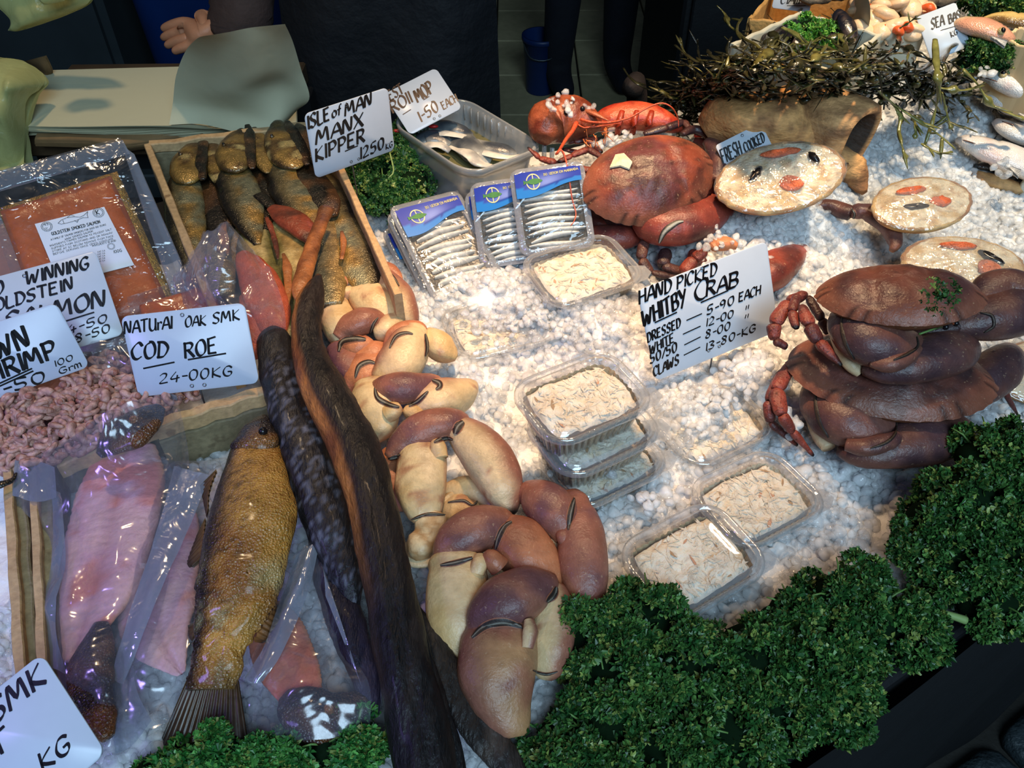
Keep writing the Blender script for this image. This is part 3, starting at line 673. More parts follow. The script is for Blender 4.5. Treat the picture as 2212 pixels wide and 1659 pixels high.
# ================================================================== TUBS OF CRAB MEAT
M_clear = film('clear_tub', (1.0, 1.0, 1.0), 0.015, C(225, 228, 230), 1.0, 0.06, (30, 0.0008), 0.05, 0.5)
M_rim = film('clear_rim', (0.97, 0.98, 0.99), 0.18, C(225, 228, 230), 1.0, 0.08, (60, 0.0008), 0.12, 0.75)
M_meat = mat('crab_meat', rough=0.35, vcol=True, bump=((230, 0.002), (700, 0.0006)), sss=0.3, var=(60, 0.08))
M_brownmeat = mat('brown_meat', C(196, 160, 112), 0.45, bump=((160, .003), (500, .001)), var=((40, .35), (150, .2)), sss=.1)
def tub(px, py, zl, label, tiltx=0.0, tilty=0.0, yaw=31.0, w_=0.110, d_=0.086, h_=0.036, seed=0, fill='white', grp='clear tubs of crab meat on the ice'):
    c = P(px, py, zl); y = math.radians(yaw + random.uniform(-2, 2))
    R = Matrix.Rotation(y, 3, 'Z') @ Matrix.Rotation(tiltx, 3, 'X') @ Matrix.Rotation(tilty, 3, 'Y'); R = np.array(R)
    W = lambda q: c + np.asarray(q) @ R.T
    t = thing('crab_tub', c + np.array([0, 0, -h_]), label, 'tub', grp)
    def ring(s, z, r=0.024, ins=0.0, k=7):
        q = rrect(w_ * s - ins * 2, d_ * s - ins * 2, max(.004, (r - ins) * s), k); return np.c_[q, np.full(len(q), z)]
    # base with upright ribs
    def ribring(z, ins, amp):
        q = rrect(w_ - ins * 2, d_ - ins * 2, .022 - ins * .5, 12)
        pp = np.r_[q, q[:1]]; L_ = np.r_[0, np.cumsum(np.linalg.norm(np.diff(pp, axis=0), axis=1))]; tt = np.linspace(0, L_[-1], 176, endpoint=False)
        q2 = np.c_[np.interp(tt, L_, pp[:, 0]), np.interp(tt, L_, pp[:, 1])]; nr = unit(q2); sgn = np.sign(np.sin(np.arange(176) * math.pi / 2 + .4))
        return np.c_[q2 + nr * (amp * sgn)[:, None], np.full(176, z)]
    mb = MB(); ringloft(mb, [W(r_) for r_ in (ribring(-.003, .004, 0), ribring(-.005, .006, .0006), ribring(-h_ * .9, .0125, .0009), ribring(-h_, .016, 0))], close=(False, True), flip=True)
    mb.build('tub_base', M_clear, t)
    # contents
    n = 40; u = np.linspace(-1, 1, n); X, Y = np.meshgrid(u, u)
    mk = lambda s, q: np.sign(s) * np.abs(s)
    # square -> rounded rect
    sx = X * np.sqrt(1 - .18 * Y ** 2); sy = Y * np.sqrt(1 - .18 * X ** 2)
    pts = np.c_[(sx * (w_ * .5 - .0118)).ravel(), (sy * (d_ * .5 - .0118)).ravel(), np.zeros(n * n)]
    edge = (1 - np.maximum(np.abs(X), np.abs(Y)) ** 8).ravel()
    hz = -.0065 + .004 * edge + (fbm(pts + seed, 55, seed, 3) - .5) * .010 + (fbm(pts, 200, seed, 2) - .5) * .004; hz = np.minimum(hz, -.001)
    pts[:, 2] = hz; nn = fbm(pts, 70, seed + 5); n2 = fbm(pts, 160, seed + 9)
    K = L(C(252, 242, 224), C(242, 220, 188), sm(.50, .72, nn)); K = K * (1 - .25 * sm(.68, .76, n2))[:, None]
    mb = MB(); grid(mb, W(pts).reshape(n, n, 3), K.reshape(n, n, 3)); 
    side = [W(ribring(-.0065, .0085, .0006)), W(ribring(-h_ * .86, .0140, .0010)), W(ribring(-h_ * .94, .0180, .0))]; ringloft(mb, side, np.tile(C(214, 186, 142) if fill == 'mixed' else C(236, 214, 180), (len(side[0]) * 3, 1)), close=(False, True), flip=True)
    mb.build('crab_meat', M_meat, t)
    if fill == 'mixed':
        mb = MB(); side = [W(ribring(-.011 - .004 * (seed % 2), .0085, .0007)), W(ribring(-h_ * .9, .0136, .0012))]; ringloft(mb, side, close=(False, True), flip=True); mb.build('brown_meat', M_brownmeat, t)
    # shreds lying on top
    r2 = np.random.default_rng(seed + 50); mb = MB()
    for k in range(170):
        x, yv = r2.uniform(-.9, .9, 2); i, j = int((yv * .5 + .5) * (n - 1)), int((x * .5 + .5) * (n - 1)); p = pts[i * n + j] + [0, 0, .0004]
        th = r2.uniform(0, math.pi); dv = np.array([math.cos(th), math.sin(th), r2.uniform(-.06, .06)]); ln = r2.uniform(.003, .0075); wd = r2.uniform(.0007, .0018); sd = np.array([-dv[1], dv[0], 0])
        q = np.array([p - dv * ln, p - dv * ln * .3 + sd * wd + [0, 0, .0003], p + dv * ln * .4 + sd * wd * .8 + [0, 0, .0003], p + dv * ln, p + dv * ln * .4 - sd * wd * .8, p - dv * ln * .3 - sd * wd]); q[:, 2] = np.minimum(q[:, 2], .0005)
        kc = C(250, 236, 214) if r2.random() > .05 else (C(226, 166, 130) if r2.random() > .45 else C(188, 150, 110)); mb.add(W(q), [[0, 5, 4, 1], [1, 4, 2], [2, 4, 3]] if False else [[0, 5, 1], [1, 5, 4, 2], [2, 4, 3]], kc * r2.uniform(.92, 1.05))
    mb.build('meat_shreds', M_meat, t, kind='stuff')
    # lid: rim, step, raised window
    mb = MB(); ringloft(mb, [W(r_) for r_ in (ring(1, -.003, .026), ring(1.0, .001, .026), ring(1, .0028, .026, .002), ring(1, .0028, .026, .0035), ring(1, -.0005, .025, .0052), ring(1, -.0005, .024, .0066), ring(1, .0035, .023, .0085), ring(1, .0045, .022, .0105))])
    mb.build('lid_rim', M_rim, t)
    mb = MB(); ringloft(mb, [W(r_) for r_ in (ring(1, .0045, .022, .0105), ring(1, .0047, .020, .016), ring(1, .0047, .016, .022), ring(1, .0040, .014, .0235), ring(1, .0040, .010, .032))], close=(False, True))
    mb.build('lid', M_clear, t)
    # corner tab
    q = np.array([[w_ * .5 - .012, d_ * .18, 0], [w_ * .5 + .006, d_ * .26, 0], [w_ * .5 + .007, d_ * .40, 0], [w_ * .5 - .004, d_ * .48, 0], [w_ * .5 - .02, d_ * .48, 0]]) * [1, -1, 1]
    mb = MB(); mb.add(W(q), [[0, 1, 2, 3, 4]]); mb.add(W(q + [0, 0, .0006]), [[4, 3, 2, 1, 0]]); mb.build('lid_tab', M_rim, t)
    return t
tub(1258, 582, .042, 'clear tub of white crab meat leaning beside the anchovy packs', 0.06, -0.02, 28, 0.124, 0.098, seed=1)
tub(1076, 702, .014, 'clear tub of crab meat almost buried in ice below the anchovy packs', 0, 0, 22, 0.118, 0.094, seed=2)
tub(1330, 700, .014, 'clear tub buried in ice close behind the crab price card', 0, 0, 24, 0.116, 0.09, seed=3)
tub(1300, 992, .024, 'lowest tub of the three stacked crab tubs', 0, 0, 31, seed=4, fill='mixed')
tub(1280, 925, .063, 'middle tub of the three stacked crab tubs', 0, 0, 31, seed=5, fill='mixed')
tub(1257, 855, .102, 'topmost clear tub on the stack of three crab tubs', 0, 0, 31, seed=6, fill='mixed')
tub(1540, 915, .014, 'tub of crab meat buried in ice below the crab price card', 0, 0, 31, seed=7)
tub(1636, 1074, .022, 'clear tub of crab meat in ice with a bright glint on its lid', 0.0, 0.06, 32, seed=8)
tub(1497, 1206, .030, 'clear tub of shredded crab meat touching the front parsley', 0.0, 0.0, 32, seed=9, fill='mixed')

# ================================================================== ANCHOVY PACKS
M_packfilm = film('pack_film', (1, 1, 1), 0.03, C(220, 224, 230), 1.0, 0.10, (38, 0.004), 0.07, 0.6)
M_packrim = film('pack_rim', (0.93, 0.95, 1.0), 0.35, C(196, 204, 214), 1.0, 0.14, (80, 0.002), 0.12, 0.8)
M_fishlet = mat('anchovy_skin', rough=0.28, vcol=True, bump=(500, .0006), var=(220, .18), spec=.6)
M_oil = mat('dark_oil_tray', C(62, 60, 52), 0.25, var=((60, .5), (160, .3)), bump=(150, .001))
M_lab = mat('pack_label', rough=0.28, vcol=True, spec=.5)
M_ink = mat('logo_ink', rough=0.4, vcol=True)
def anchovy_pack(q, dz, label, off=(0, 0), seed=0, W=None, H=None):
    """q: fitted plane; dz: metres behind the front pack along its normal"""
    w_, h_ = W or q['w'], H or q['h']; r2 = np.random.default_rng(seed)
    Wd = lambda A: q['c'] + np.asarray(A)[:, :1] * q['u'] + np.asarray(A)[:, 1:2] * q['v'] + (np.asarray(A)[:, 2:3] - dz) * q['n'] + off[0] * q['u'] + off[1] * q['v']
    t = thing('anchovy_pack', Wd([[0, -h_ / 2, -.005]])[0], label, 'fish pack', 'packs of marinated anchovies')
    def ring(ins, z, r=.012): a = rrect(w_ - 2 * ins, h_ - 2 * ins, max(.002, r - ins * .6), 6); return np.c_[a, np.full(len(a), z)]
    mb = MB(); ringloft(mb, [Wd(x) for x in (ring(0.008, -.0005), ring(.0, 0), ring(0, -.002), ring(.003, -.0022), ring(.006, -.011), ring(.012, -.0125))], close=(False, True), flip=True); mb.build('tray', M_packrim, t)
    mb = MB(); ringloft(mb, [Wd(ring(.0075, -.0055)), Wd(ring(.009, -.0058))], close=(False, True)); mb.build('oil', M_oil, t)
    n = 24; X, Y = np.meshgrid(np.linspace(-.5, .5, n), np.linspace(-.5, .5, n)); g = np.c_[(X * (w_ - .004)).ravel(), (Y * (h_ - .004)).ravel(), (.0012 + .0012 * (fbm(np.c_[X.ravel() * 4, Y.ravel() * 4, X.ravel() * 0], 1, seed))) ]
    mb = MB(); grid(mb, Wd(g).reshape(n, n, 3)); mb.build('film_lid', M_packfilm, t)
    # fillets in a row
    nf = 11
    for k in range(nf):
        y = h_ * (.20 - .66 * k / (nf - 1)); m = 12; xs = np.linspace(-.37, .36, m) * w_ + r2.uniform(-.03, .03) * w_; ln = r2.uniform(.88, 1.05)
        yy = y + .004 * np.sin(np.linspace(0, 3, m) + r2.uniform(0, 2)) + (xs / w_) * .10 * w_; hw = h_ * .034 * np.sin(np.linspace(.25, 2.9, m)) ** .7 * r2.uniform(.9, 1.2)
        V = []; K = []
        for i in range(m):
            for s in (-1, -.55, 0, .55, 1):
                V.append((xs[i] * ln, yy[i] + s * hw[i], -.0046 + .0034 * (1 - s * s) - .0007 * abs(s))); K.append(L(C(226, 230, 226), C(92, 98, 100), np.array(sm(-.1, -1.0, s) * .9 + .25 * (r2.random() > .85))))
        i_ = np.arange(m - 1)[:, None] * 5; j_ = np.arange(4)[None]; Fq = np.stack([i_ + j_, i_ + 5 + j_, i_ + 6 + j_, i_ + 1 + j_], -1).reshape(-1, 4)
        mb = MB(); mb.add(Wd(np.array(V)), Fq[:, ::-1], np.array(K).reshape(-1, 3)); mb.build('anchovy_fillet', M_fishlet, t)
    # printed blue label at the head of the pack with its wavy lower edge
    m = 22; xs = np.linspace(-.44, .44, m) * w_; top = np.full(m, .445 * h_); top[:2] -= .012 * h_; top[-2:] -= .012 * h_
    low = h_ * (.17 + .085 * sm(-.3, .40, xs / w_) + .02 * np.sin(xs / w_ * 5)); rows = []; K = []
    for f in np.linspace(0, 1, 12):
        rows.append(np.c_[xs, top * (1 - f) + low * f, np.full(m, .0026)]); 
        b = C(44, 66, 168); bb = L(C(30, 54, 156), C(122, 140, 206), np.array(np.exp(-((xs / w_ + .02) / .2) ** 2) * math.exp(-((f - .55) / .3) ** 2)))
        wave = f > .72 + .10 * np.sin(xs / w_ * 6 + 1); K.append(np.where(wave[:, None], C(32, 118, 196), np.where((f > .66) & (~wave)[:, None], C(22, 60, 150), bb)))
    mb = MB(); grid(mb, np.stack([Wd(x) for x in rows]), np.stack(K), flip=True); lb = mb.build('label', M_lab, t)
    mb = MB(); c0 = np.array([-.20 * w_, .325 * h_]); R = .095 * w_; zt = .0031
    for e in range(3):                                        # fish-and-ring emblem
        a0, a1 = ((.25, 2.9), (3.3, 6.1), (0, 0))[e]
        if e < 2:
            th = np.linspace(a0, a1, 16); q1 = np.c_[c0[0] + R * np.cos(th), c0[1] + R * 1.15 * np.sin(th), np.full(16, zt)]; q2 = np.c_[c0[0] + R * .86 * np.cos(th), c0[1] + R * .98 * np.sin(th), np.full(16, zt)]
            grid(mb, np.stack([Wd(q1), Wd(q2)]), np.tile(C(206, 200, 150), (2, 16, 1)))
    s_ = np.linspace(0, 1, 14); bodyw = R * .42 * np.sin(np.pi * np.clip(s_ * 1.15, 0, 1)) ** .8 * (s_ < .87) + R * .4 * np.clip((s_ - .80) * 4, 0, 1) * (s_ >= .8)
    q1 = np.c_[c0[0] + R * 1.35 - s_ * R * 2.7, c0[1] + bodyw, np.full(14, zt + .0002)]; q2 = np.c_[c0[0] + R * 1.35 - s_ * R * 2.7, c0[1] - bodyw, np.full(14, zt + .0002)]
    grid(mb, np.stack([Wd(q1), Wd(q2)]), np.tile(C(96, 168, 96), (2, 14, 1)), flip=True); grid(mb, np.stack([Wd(q1), Wd(q2)]), np.tile(C(96, 168, 96), (2, 14, 1)))
    q1 = np.c_[np.linspace(-.03, .03, 2) * w_ * .2 + c0[0], np.full(2, c0[1] + R * 1.1), np.full(2, zt + .0001)]; q2 = q1 - [0, R * 2.2, 0]; grid(mb, np.stack([Wd(q1), Wd(q2)]), np.tile(C(206, 200, 150), (2, 2, 1)), flip=True)
    mb.build('emblem', M_ink, lb)
    return t, Wd
PACKS = []
qa = quadplane([(838, 447), (988, 411), (1098, 606), (938, 657)], 0.088, zbl=0.012)
qb = quadplane_n([(1097, 358), (1262, 356), (1284, 522), (1128, 566)], (-0.02, -0.66, 0.75), 0.03)
for k in range(5):
    PACKS.append(anchovy_pack(qa, .0145 * k, 'front anchovy pack of the tilted stack beside the wooden crate' if k == 0 else 'anchovy pack %s behind the front one beside the wooden crate' % ('first', 'second', 'third', 'rearmost')[k - 1], (-.002 * k * (k % 2), .0012 * (k % 3)), 20 + k))
for k in range(4):
    dx = (0, -.050, -.058, -.064)[k]
    PACKS.append(anchovy_pack(qb, .017 * k, ('front anchovy pack of the upright stack below the large crab', 'anchovy pack shifted out to one side behind the front pack below the crab', 'third anchovy pack of the upright stack below the crab', 'rearmost anchovy pack of the upright stack below the crab')[k], (dx, -.004 * k), 40 + k))
# ================================================================== CRABS, CLAWS, LOBSTERS
M_shell = mat('crab_shell', rough=0.36, vcol=True, bump=((60, .0012), (420, .0005)), var=((26, .22), (140, .12)), spec=0.45, rvar=.08, fleck=(330, .66, C(222, 190, 150), .25))
M_shell2 = mat('crab_shell_spotted', rough=0.34, vcol=True, bump=((160, .0016), (500, .0008)), var=((70, .3),), spec=0.45, fleck=(420, .60, C(40, 22, 18), .7))
M_hinge = mat('claw_hinge', rough=0.5, vcol=True, bump=(400, .0006))
M_tip = mat('claw_tip', C(22, 20, 22), 0.25, var=(80, .3))
BR, BR2, OR, CR, RU = C(146, 94, 76), C(106, 70, 70), C(182, 116, 80), C(206, 178, 134), C(150, 92, 68)
def claw_col(style, seed=0, tip=None):
    def f(V, s, ca, sa):
        n = fbm(V, 38, seed, 3); n2 = fbm(V + .006 * (fbm(V, 150, seed + 1, 2) - .5)[:, None], 80, seed + 7, 4)
        if style == 'brown': K = L(BR, BR2, sm(.42, .66, n)); K = L(K, OR, .55 * sm(.3, -.5, sa) + .5 * sm(.8, 1, s) + .35 * sm(.12, 0, s))
        elif style == 'orange': K = L(OR, RU, sm(.4, .65, n))
        elif style == 'cream': K = L(CR, C(200, 164, 112), sm(.4, .7, n)); K = L(K, RU, .7 * sm(.60, .74, n2)); K = L(K, OR, .5 * sm(.55, 1, np.abs(ca)) * (sa < .5))
        elif style == 'mixL': K = L(CR, BR, sm(.25, -.75, ca + (n - .5) * .9)); K = L(K, RU, .7 * sm(.64, .70, n2))
        elif style == 'mixR': K = L(CR, BR, sm(-.25, .75, ca + (n - .5) * .9)); K = L(K, RU, .7 * sm(.64, .70, n2))
        elif style == 'tan': K = L(C(172, 128, 88), C(146, 92, 70), sm(.38, .62, n + .3 * (.5 - s))); K = L(K, C(120, 74, 66), .8 * sm(-.2, .9, ca) + .3 * sm(.3, .05, s)); K = L(K, C(112, 34, 28), np.exp(-((s - .62) / .05) ** 2 - ((ca + .25) / .16) ** 2) * (sa > 0))
        elif style == 'red': K = L(C(134, 62, 50), C(84, 42, 40), sm(.4, .65, n))
        elif style == 'dark': K = L(C(92, 58, 52), C(58, 38, 40), sm(.4, .65, n))
        elif style == 'crab': K = L(C(108, 70, 60), C(74, 52, 56), sm(.38, .66, n)); K = L(K, C(130, 86, 66), .8 * sm(.1, -.8, sa) + .4 * sm(.85, 1, s))
        elif style == 'bone': K = L(C(216, 190, 150), C(170, 128, 84), sm(.45, .7, n2))
        if tip is not None: K = L(K, C(24, 20, 20), sm(tip - .04, tip + .04, s + (n - .5) * .06))
        return K
    return f
def seg(rows, style, flat=0.85, seed=0, tip=None, n=22, m=26, lump=.0030, bot=1.0, power=1.0, ridge=0):
    mb = MB(); c = ctrl_px(rows, flat)
    loftw(c, n, m, mb=mb, color=claw_col(style, seed, tip), disp=lambda V, s, a, b: (fbm(V, 55, seed, 2) - .5) * lump + (ridge * (np.exp(-((s - .10) / .035) ** 2) - .6 * np.exp(-((s - .18) / .03) ** 2)) if ridge else 0), bot=bot, power=power)
    return mb
def surf_strip(bvh, pl, w_px, off=.0004, m=20, cols=None, sides=4):
    """a narrow band laid on the surface along a pixel polyline, hugging it"""
    A = resample(np.array(pl, float), m); t = unit(np.gradient(A, axis=0)); nr = np.c_[-t[:, 1], t[:, 0]]; rows = []; K = []
    wp = w_px * np.sin(np.linspace(.35, math.pi - .35, m))
    for k in np.linspace(-1, 1, 2 * sides + 1):
        r = []; last = None
        for i in range(m):
            p, n_ = hit(bvh, A[i, 0] + nr[i, 0] * wp[i] * .5 * k, A[i, 1] + nr[i, 1] * wp[i] * .5 * k, off + .0008 * (1 - k * k))
            if p is None: p = last
            r.append(p); last = p if p is not None else last
        first = next((q for q in r if q is not None), None)
        if first is None: return None, None
        r = [first if q is None else q for q in r]; rows.append(r); K.append([cols[min(len(cols) - 1, int(abs(k) * len(cols) * .999))]] * m)
    return np.array(rows), np.array(K)
def claw(label, segs, hinges=(), grp='cooked crab claws heaped along the smoked eels', name='crab_claw', cat='crab claw', mats=None):
    base = P(*segs[0][1][0][:2], max(0, segs[0][1][0][3] - .03)); t = thing(name, base, label, cat, grp); allb = MB(); last = None
    for i, sg in enumerate(segs):
        nm, rows, style = sg[:3]; kw = sg[3] if len(sg) > 3 else {}
        kw = dict(kw); kw.setdefault('power', .84 if nm in ('palm', 'arm') else .95); kw.setdefault('ridge', .0016 if nm == 'palm' else 0); mb = seg(rows, style, seed=i * 5 + int(rows[0][0]) % 17, **kw); o = mb.build(nm, M_shell, t); V, Fc = mb.arr(); allb.add(V, Fc); last = last or o
    bv = allb.bvh()
    for pl, wd in hinges:
        G, K = surf_strip(bv, pl, wd * 1.45, cols=[C(134, 132, 120), C(60, 52, 46), C(30, 24, 22), C(50, 36, 30), C(170, 104, 74)])
        if G is None: continue
        mb = MB(); grid(mb, G, K); mb.build('hinge', M_hinge, t)
    return t
Zc = .045
claw('big claw at the near end of the heap, palm hanging down with a red spot', [
    ('palm', [(1075, 1340, 70, .050), (1085, 1360, 146, .048), (1077, 1410, 172, .045), (1075, 1460, 172, .042), (1088, 1520, 136, .036), (1108, 1575, 80, .030), (1112, 1592, 50, .028)], 'tan', {'flat': .7}),
    ('wrist', [(1018, 1374, 24, .052), (1048, 1332, 92, .058), (1095, 1300, 126, .062), (1150, 1272, 106, .060), (1188, 1266, 60, .055), (1200, 1275, 20, .05)], 'brown', {}),
    ('knob', [(1140, 1400, 30, .062), (1145, 1365, 34, .066), (1142, 1340, 22, .066)], 'mixR', {}),
    ('arm', [(1195, 1268, 50, .050), (1198, 1310, 86, .048), (1194, 1380, 92, .042), (1186, 1430, 74, .036), (1180, 1456, 56, .032), (1178, 1468, 30, .03)], 'mixL', {})],
    [([(1020, 1378), (1050, 1352), (1090, 1344), (1130, 1356)], 15), ([(1180, 1300), (1196, 1285), (1200, 1268)], 14), ([(1150, 1448), (1180, 1456), (1204, 1450)], 5)])
claw('claw with a cream palm and red blotches, under the nearest claw', [
    ('palm', [(990, 1200, 90, .048), (988, 1220, 122, .048), (987, 1280, 134, .045), (984, 1330, 130, .042), (985, 1380, 108, .036), (986, 1425, 70, .03), (988, 1440, 40, .028)], 'cream', {'flat': .7}),
    ('wrist', [(950, 1222, 24, .05), (966, 1190, 74, .054), (1000, 1158, 98, .058), (1050, 1135, 96, .058), (1090, 1124, 60, .055), (1108, 1122, 22, .053)], 'brown', {}),
    ('arm', [(1080, 1128, 50, .05), (1108, 1160, 112, .05), (1140, 1200, 124, .048), (1170, 1240, 100, .042), (1188, 1280, 64, .036), (1192, 1300, 30, .034)], 'orange', {}),
    ('knob', [(1080, 1225, 46, .058), (1062, 1205, 40, .064), (1050, 1196, 24, .064)], 'orange', {}), ('knob', [(1030, 1240, 34, .058), (1036, 1216, 36, .062), (1036, 1200, 20, .062)], 'cream', {})],
    [([(1072, 1186), (1078, 1160), (1090, 1138), (1106, 1128)], 12), ([(952, 1222), (985, 1216), (1020, 1205)], 10)])
claw('smooth reddish brown claw curving beside the ice and the front parsley', [
    ('palm', [(1232, 1072, 50, .046), (1246, 1110, 82, .05), (1256, 1160, 102, .05), (1259, 1210, 110, .048), (1264, 1262, 98, .044), (1268, 1300, 72, .04), (1270, 1316, 40, .036)], 'brown', {}),
    ('wrist', [(1112, 1076, 28, .045), (1140, 1068, 64, .05), (1168, 1080, 94, .054), (1196, 1105, 104, .055), (1216, 1140, 84, .053), (1222, 1168, 46, .05)], 'brown', {}),
    ('joint', [(1244, 1312, 60, .036), (1268, 1322, 66, .034), (1286, 1330, 40, .03)], 'orange', {}), ('knob', [(1228, 1172, 36, .056), (1217, 1158, 32, .058), (1208, 1150, 18, .056)], 'brown', {})],
    [([(1228, 1144), (1232, 1110), (1240, 1076)], 11), ([(1232, 1302), (1262, 1296), (1284, 1296)], 6)])
claw('large pale claw pair in the middle of the heap with dark finger tips', [
    ('wrist', [(838, 988, 22, .055), (868, 958, 62, .06), (910, 932, 84, .064), (955, 917, 80, .066), (992, 914, 60, .064), (1010, 926, 30, .06)], 'brown', {}),
    ('palm', [(925, 950, 70, .052), (914, 985, 102, .054), (909, 1030, 110, .052), (911, 1075, 104, .05), (918, 1110, 78, .048), (922, 1128, 46, .046)], 'cream', {'flat': .7}),
    ('knob', [(952, 990, 36, .062), (946, 966, 38, .066), (940, 954, 22, .066)], 'cream', {}),
    ('arm', [(975, 925, 44, .06), (1003, 938, 78, .062), (1040, 972, 104, .06), (1068, 1012, 108, .056), (1084, 1050, 94, .052), (1094, 1082, 68, .046), (1100, 1108, 34, .042), (1101, 1118, 12, .04)], 'mixL', {'tip': .93}),
    ('joint', [(938, 1112, 60, .046), (930, 1138, 72, .044), (920, 1160, 62, .042), (905, 1180, 64, .04), (890, 1192, 50, .036), (880, 1200, 20, .034)], 'bone', {'lump': .006}),
    ('membrane', [(872, 1196, 20, .034), (895, 1208, 40, .036), (920, 1212, 30, .036), (932, 1206, 8, .036)], 'bone', {'lump': .005, 'flat': .4})],
    [([(984, 938), (990, 922), (1002, 912)], 16), ([(890, 1122), (920, 1112), (960, 1112)], 6), ([(938, 956), (962, 946), (980, 950)], 8), ([(838, 992), (858, 986), (866, 982)], 8)])
claw('pale claw half hidden in the gap under the large pale claw', [
    ('palm', [(960, 1090, 60, .025), (985, 1105, 84, .026), (1015, 1108, 72, .028), (1036, 1100, 36, .028)], 'cream', {}),
    ('wrist', [(962, 1066, 40, .026), (995, 1058, 62, .03), (1030, 1062, 56, .032), (1060, 1085, 40, .03), (1070, 1105, 20, .03)], 'cream', {})],
    [([(968, 1086), (1000, 1082), (1020, 1092), (1032, 1082)], 5)])
claw('orange claw peeping out beside the dark eel, left of the large pale claw', [
    ('palm', [(852, 976, 40, .03), (846, 1010, 62, .034), (850, 1050, 70, .032), (866, 1085, 50, .03), (872, 1100, 20, .03)], 'orange', {})])
claw('brown and cream claw lying crosswise below the shorter upright one', [
    ('wrist', [(806, 836, 26, .056), (828, 838, 60, .06), (865, 838, 76, .064), (905, 832, 62, .062), (936, 822, 34, .058), (948, 817, 14, .056)], 'brown', {'lump': .002}),
    ('palm', [(802, 828, 50, .05), (803, 852, 88, .052), (812, 884, 100, .05), (816, 915, 86, .046), (808, 942, 54, .04), (804, 956, 24, .038)], 'cream', {'flat': .75}),
    ('knob', [(838, 895, 44, .056), (852, 886, 42, .06), (864, 880, 24, .06)], 'cream', {}), ('knob', [(906, 898, 40, .054), (888, 890, 36, .058), (876, 884, 20, .058)], 'cream', {}),
    ('arm', [(900, 892, 44, .05), (926, 876, 88, .052), (960, 862, 100, .05), (992, 850, 76, .046), (1014, 836, 44, .042), (1024, 828, 16, .04)], 'mixL', {})],
    [([(934, 822), (948, 828), (950, 836), (942, 842)], 10), ([(810, 838), (816, 860), (840, 874), (862, 880)], 9), ([(884, 878), (905, 866), (925, 846)], 8)])
claw('upright orange claw with a pale ridge, beside the buried tub', [
    ('palm', [(896, 712, 50, .054), (886, 735, 82, .056), (872, 770, 98, .054), (852, 802, 98, .05), (830, 826, 76, .044), (820, 838, 40, .04)], 'mixR', {}),
    ('wrist', [(832, 756, 16, .054), (850, 726, 36, .06), (876, 712, 40, .062), (902, 708, 34, .06), (918, 716, 16, .058)], 'orange', {}),
    ('arm', [(922, 720, 34, .05), (940, 738, 60, .05), (958, 756, 62, .046), (976, 768, 40, .042), (986, 774, 14, .04)], 'cream', {})],
    [([(842, 752), (856, 728), (876, 720), (892, 722)], 7), ([(918, 722), (922, 750), (918, 770)], 7)])
claw('dark orange claw tucked below the brown hinged claw near the eel', [
    ('palm', [(836, 762, 50, .035), (812, 785, 84, .04), (786, 815, 86, .04), (770, 842, 60, .036), (764, 856, 26, .034)], 'orange', {}),
    ('wrist', [(770, 806, 20, .042), (784, 780, 50, .046), (812, 764, 60, .048), (836, 756, 40, .046)], 'orange', {})],
    [([(768, 815), (776, 792), (796, 782), (812, 786)], 9)])
claw('brown hinged claw with a grey joint, second row from the top of the heap', [
    ('wrist', [(728, 730, 30, .05), (750, 708, 58, .055), (785, 694, 62, .058), (815, 688, 44, .056), (832, 686, 18, .054)], 'brown', {}),
    ('finger', [(738, 748, 30, .048), (765, 750, 48, .052), (788, 742, 44, .054), (798, 732, 24, .056)], 'orange', {}),
    ('palm', [(728, 750, 40, .042), (742, 775, 62, .044), (765, 800, 70, .042), (785, 822, 50, .04), (795, 836, 20, .036)], 'brown', {}),
    ('arm', [(812, 718, 38, .048), (832, 712, 58, .05), (852, 692, 50, .048), (862, 674, 24, .046)], 'mixL', {})],
    [([(732, 760), (740, 738), (766, 732), (790, 734)], 12), ([(798, 722), (806, 700), (816, 686)], 6)])
claw('topmost left claw of the heap against the eel, brown cap on a cream palm', [
    ('palm', [(716, 640, 50, .05), (724, 668, 66, .052), (734, 700, 76, .05), (738, 730, 60, .044), (738, 748, 24, .04)], 'cream', {}),
    ('wrist', [(700, 640, 24, .054), (718, 622, 42, .058), (745, 613, 42, .06), (770, 612, 22, .058)], 'orange', {})],
    [([(702, 658), (715, 650), (722, 644)], 6)])
claw('wide cream claw with a rusty mark near the top of the heap', [
    ('palm', [(752, 626, 40, .052), (776, 626, 66, .056), (800, 648, 88, .056), (826, 676, 80, .052), (842, 696, 50, .048), (850, 706, 20, .046)], 'cream', {'flat': .7}),
    ('knob', [(758, 640, 34, .058), (744, 632, 32, .06), (736, 626, 18, .06)], 'cream', {})],
    [([(752, 616), (768, 606), (786, 598)], 7)])
claw('pinkish brown claw at the top of the heap beside the anchovy stack', [
    ('palm', [(806, 592, 40, .046), (824, 612, 72, .05), (850, 642, 84, .05), (874, 676, 66, .046), (888, 700, 34, .042), (892, 710, 14, .04)], 'mixL', {}),
    ('wrist', [(790, 596, 20, .05), (808, 584, 36, .054), (834, 582, 38, .055), (856, 598, 26, .053), (866, 618, 12, .05)], 'orange', {})],
    [([(806, 588), (830, 586), (848, 598), (862, 618)], 6)])

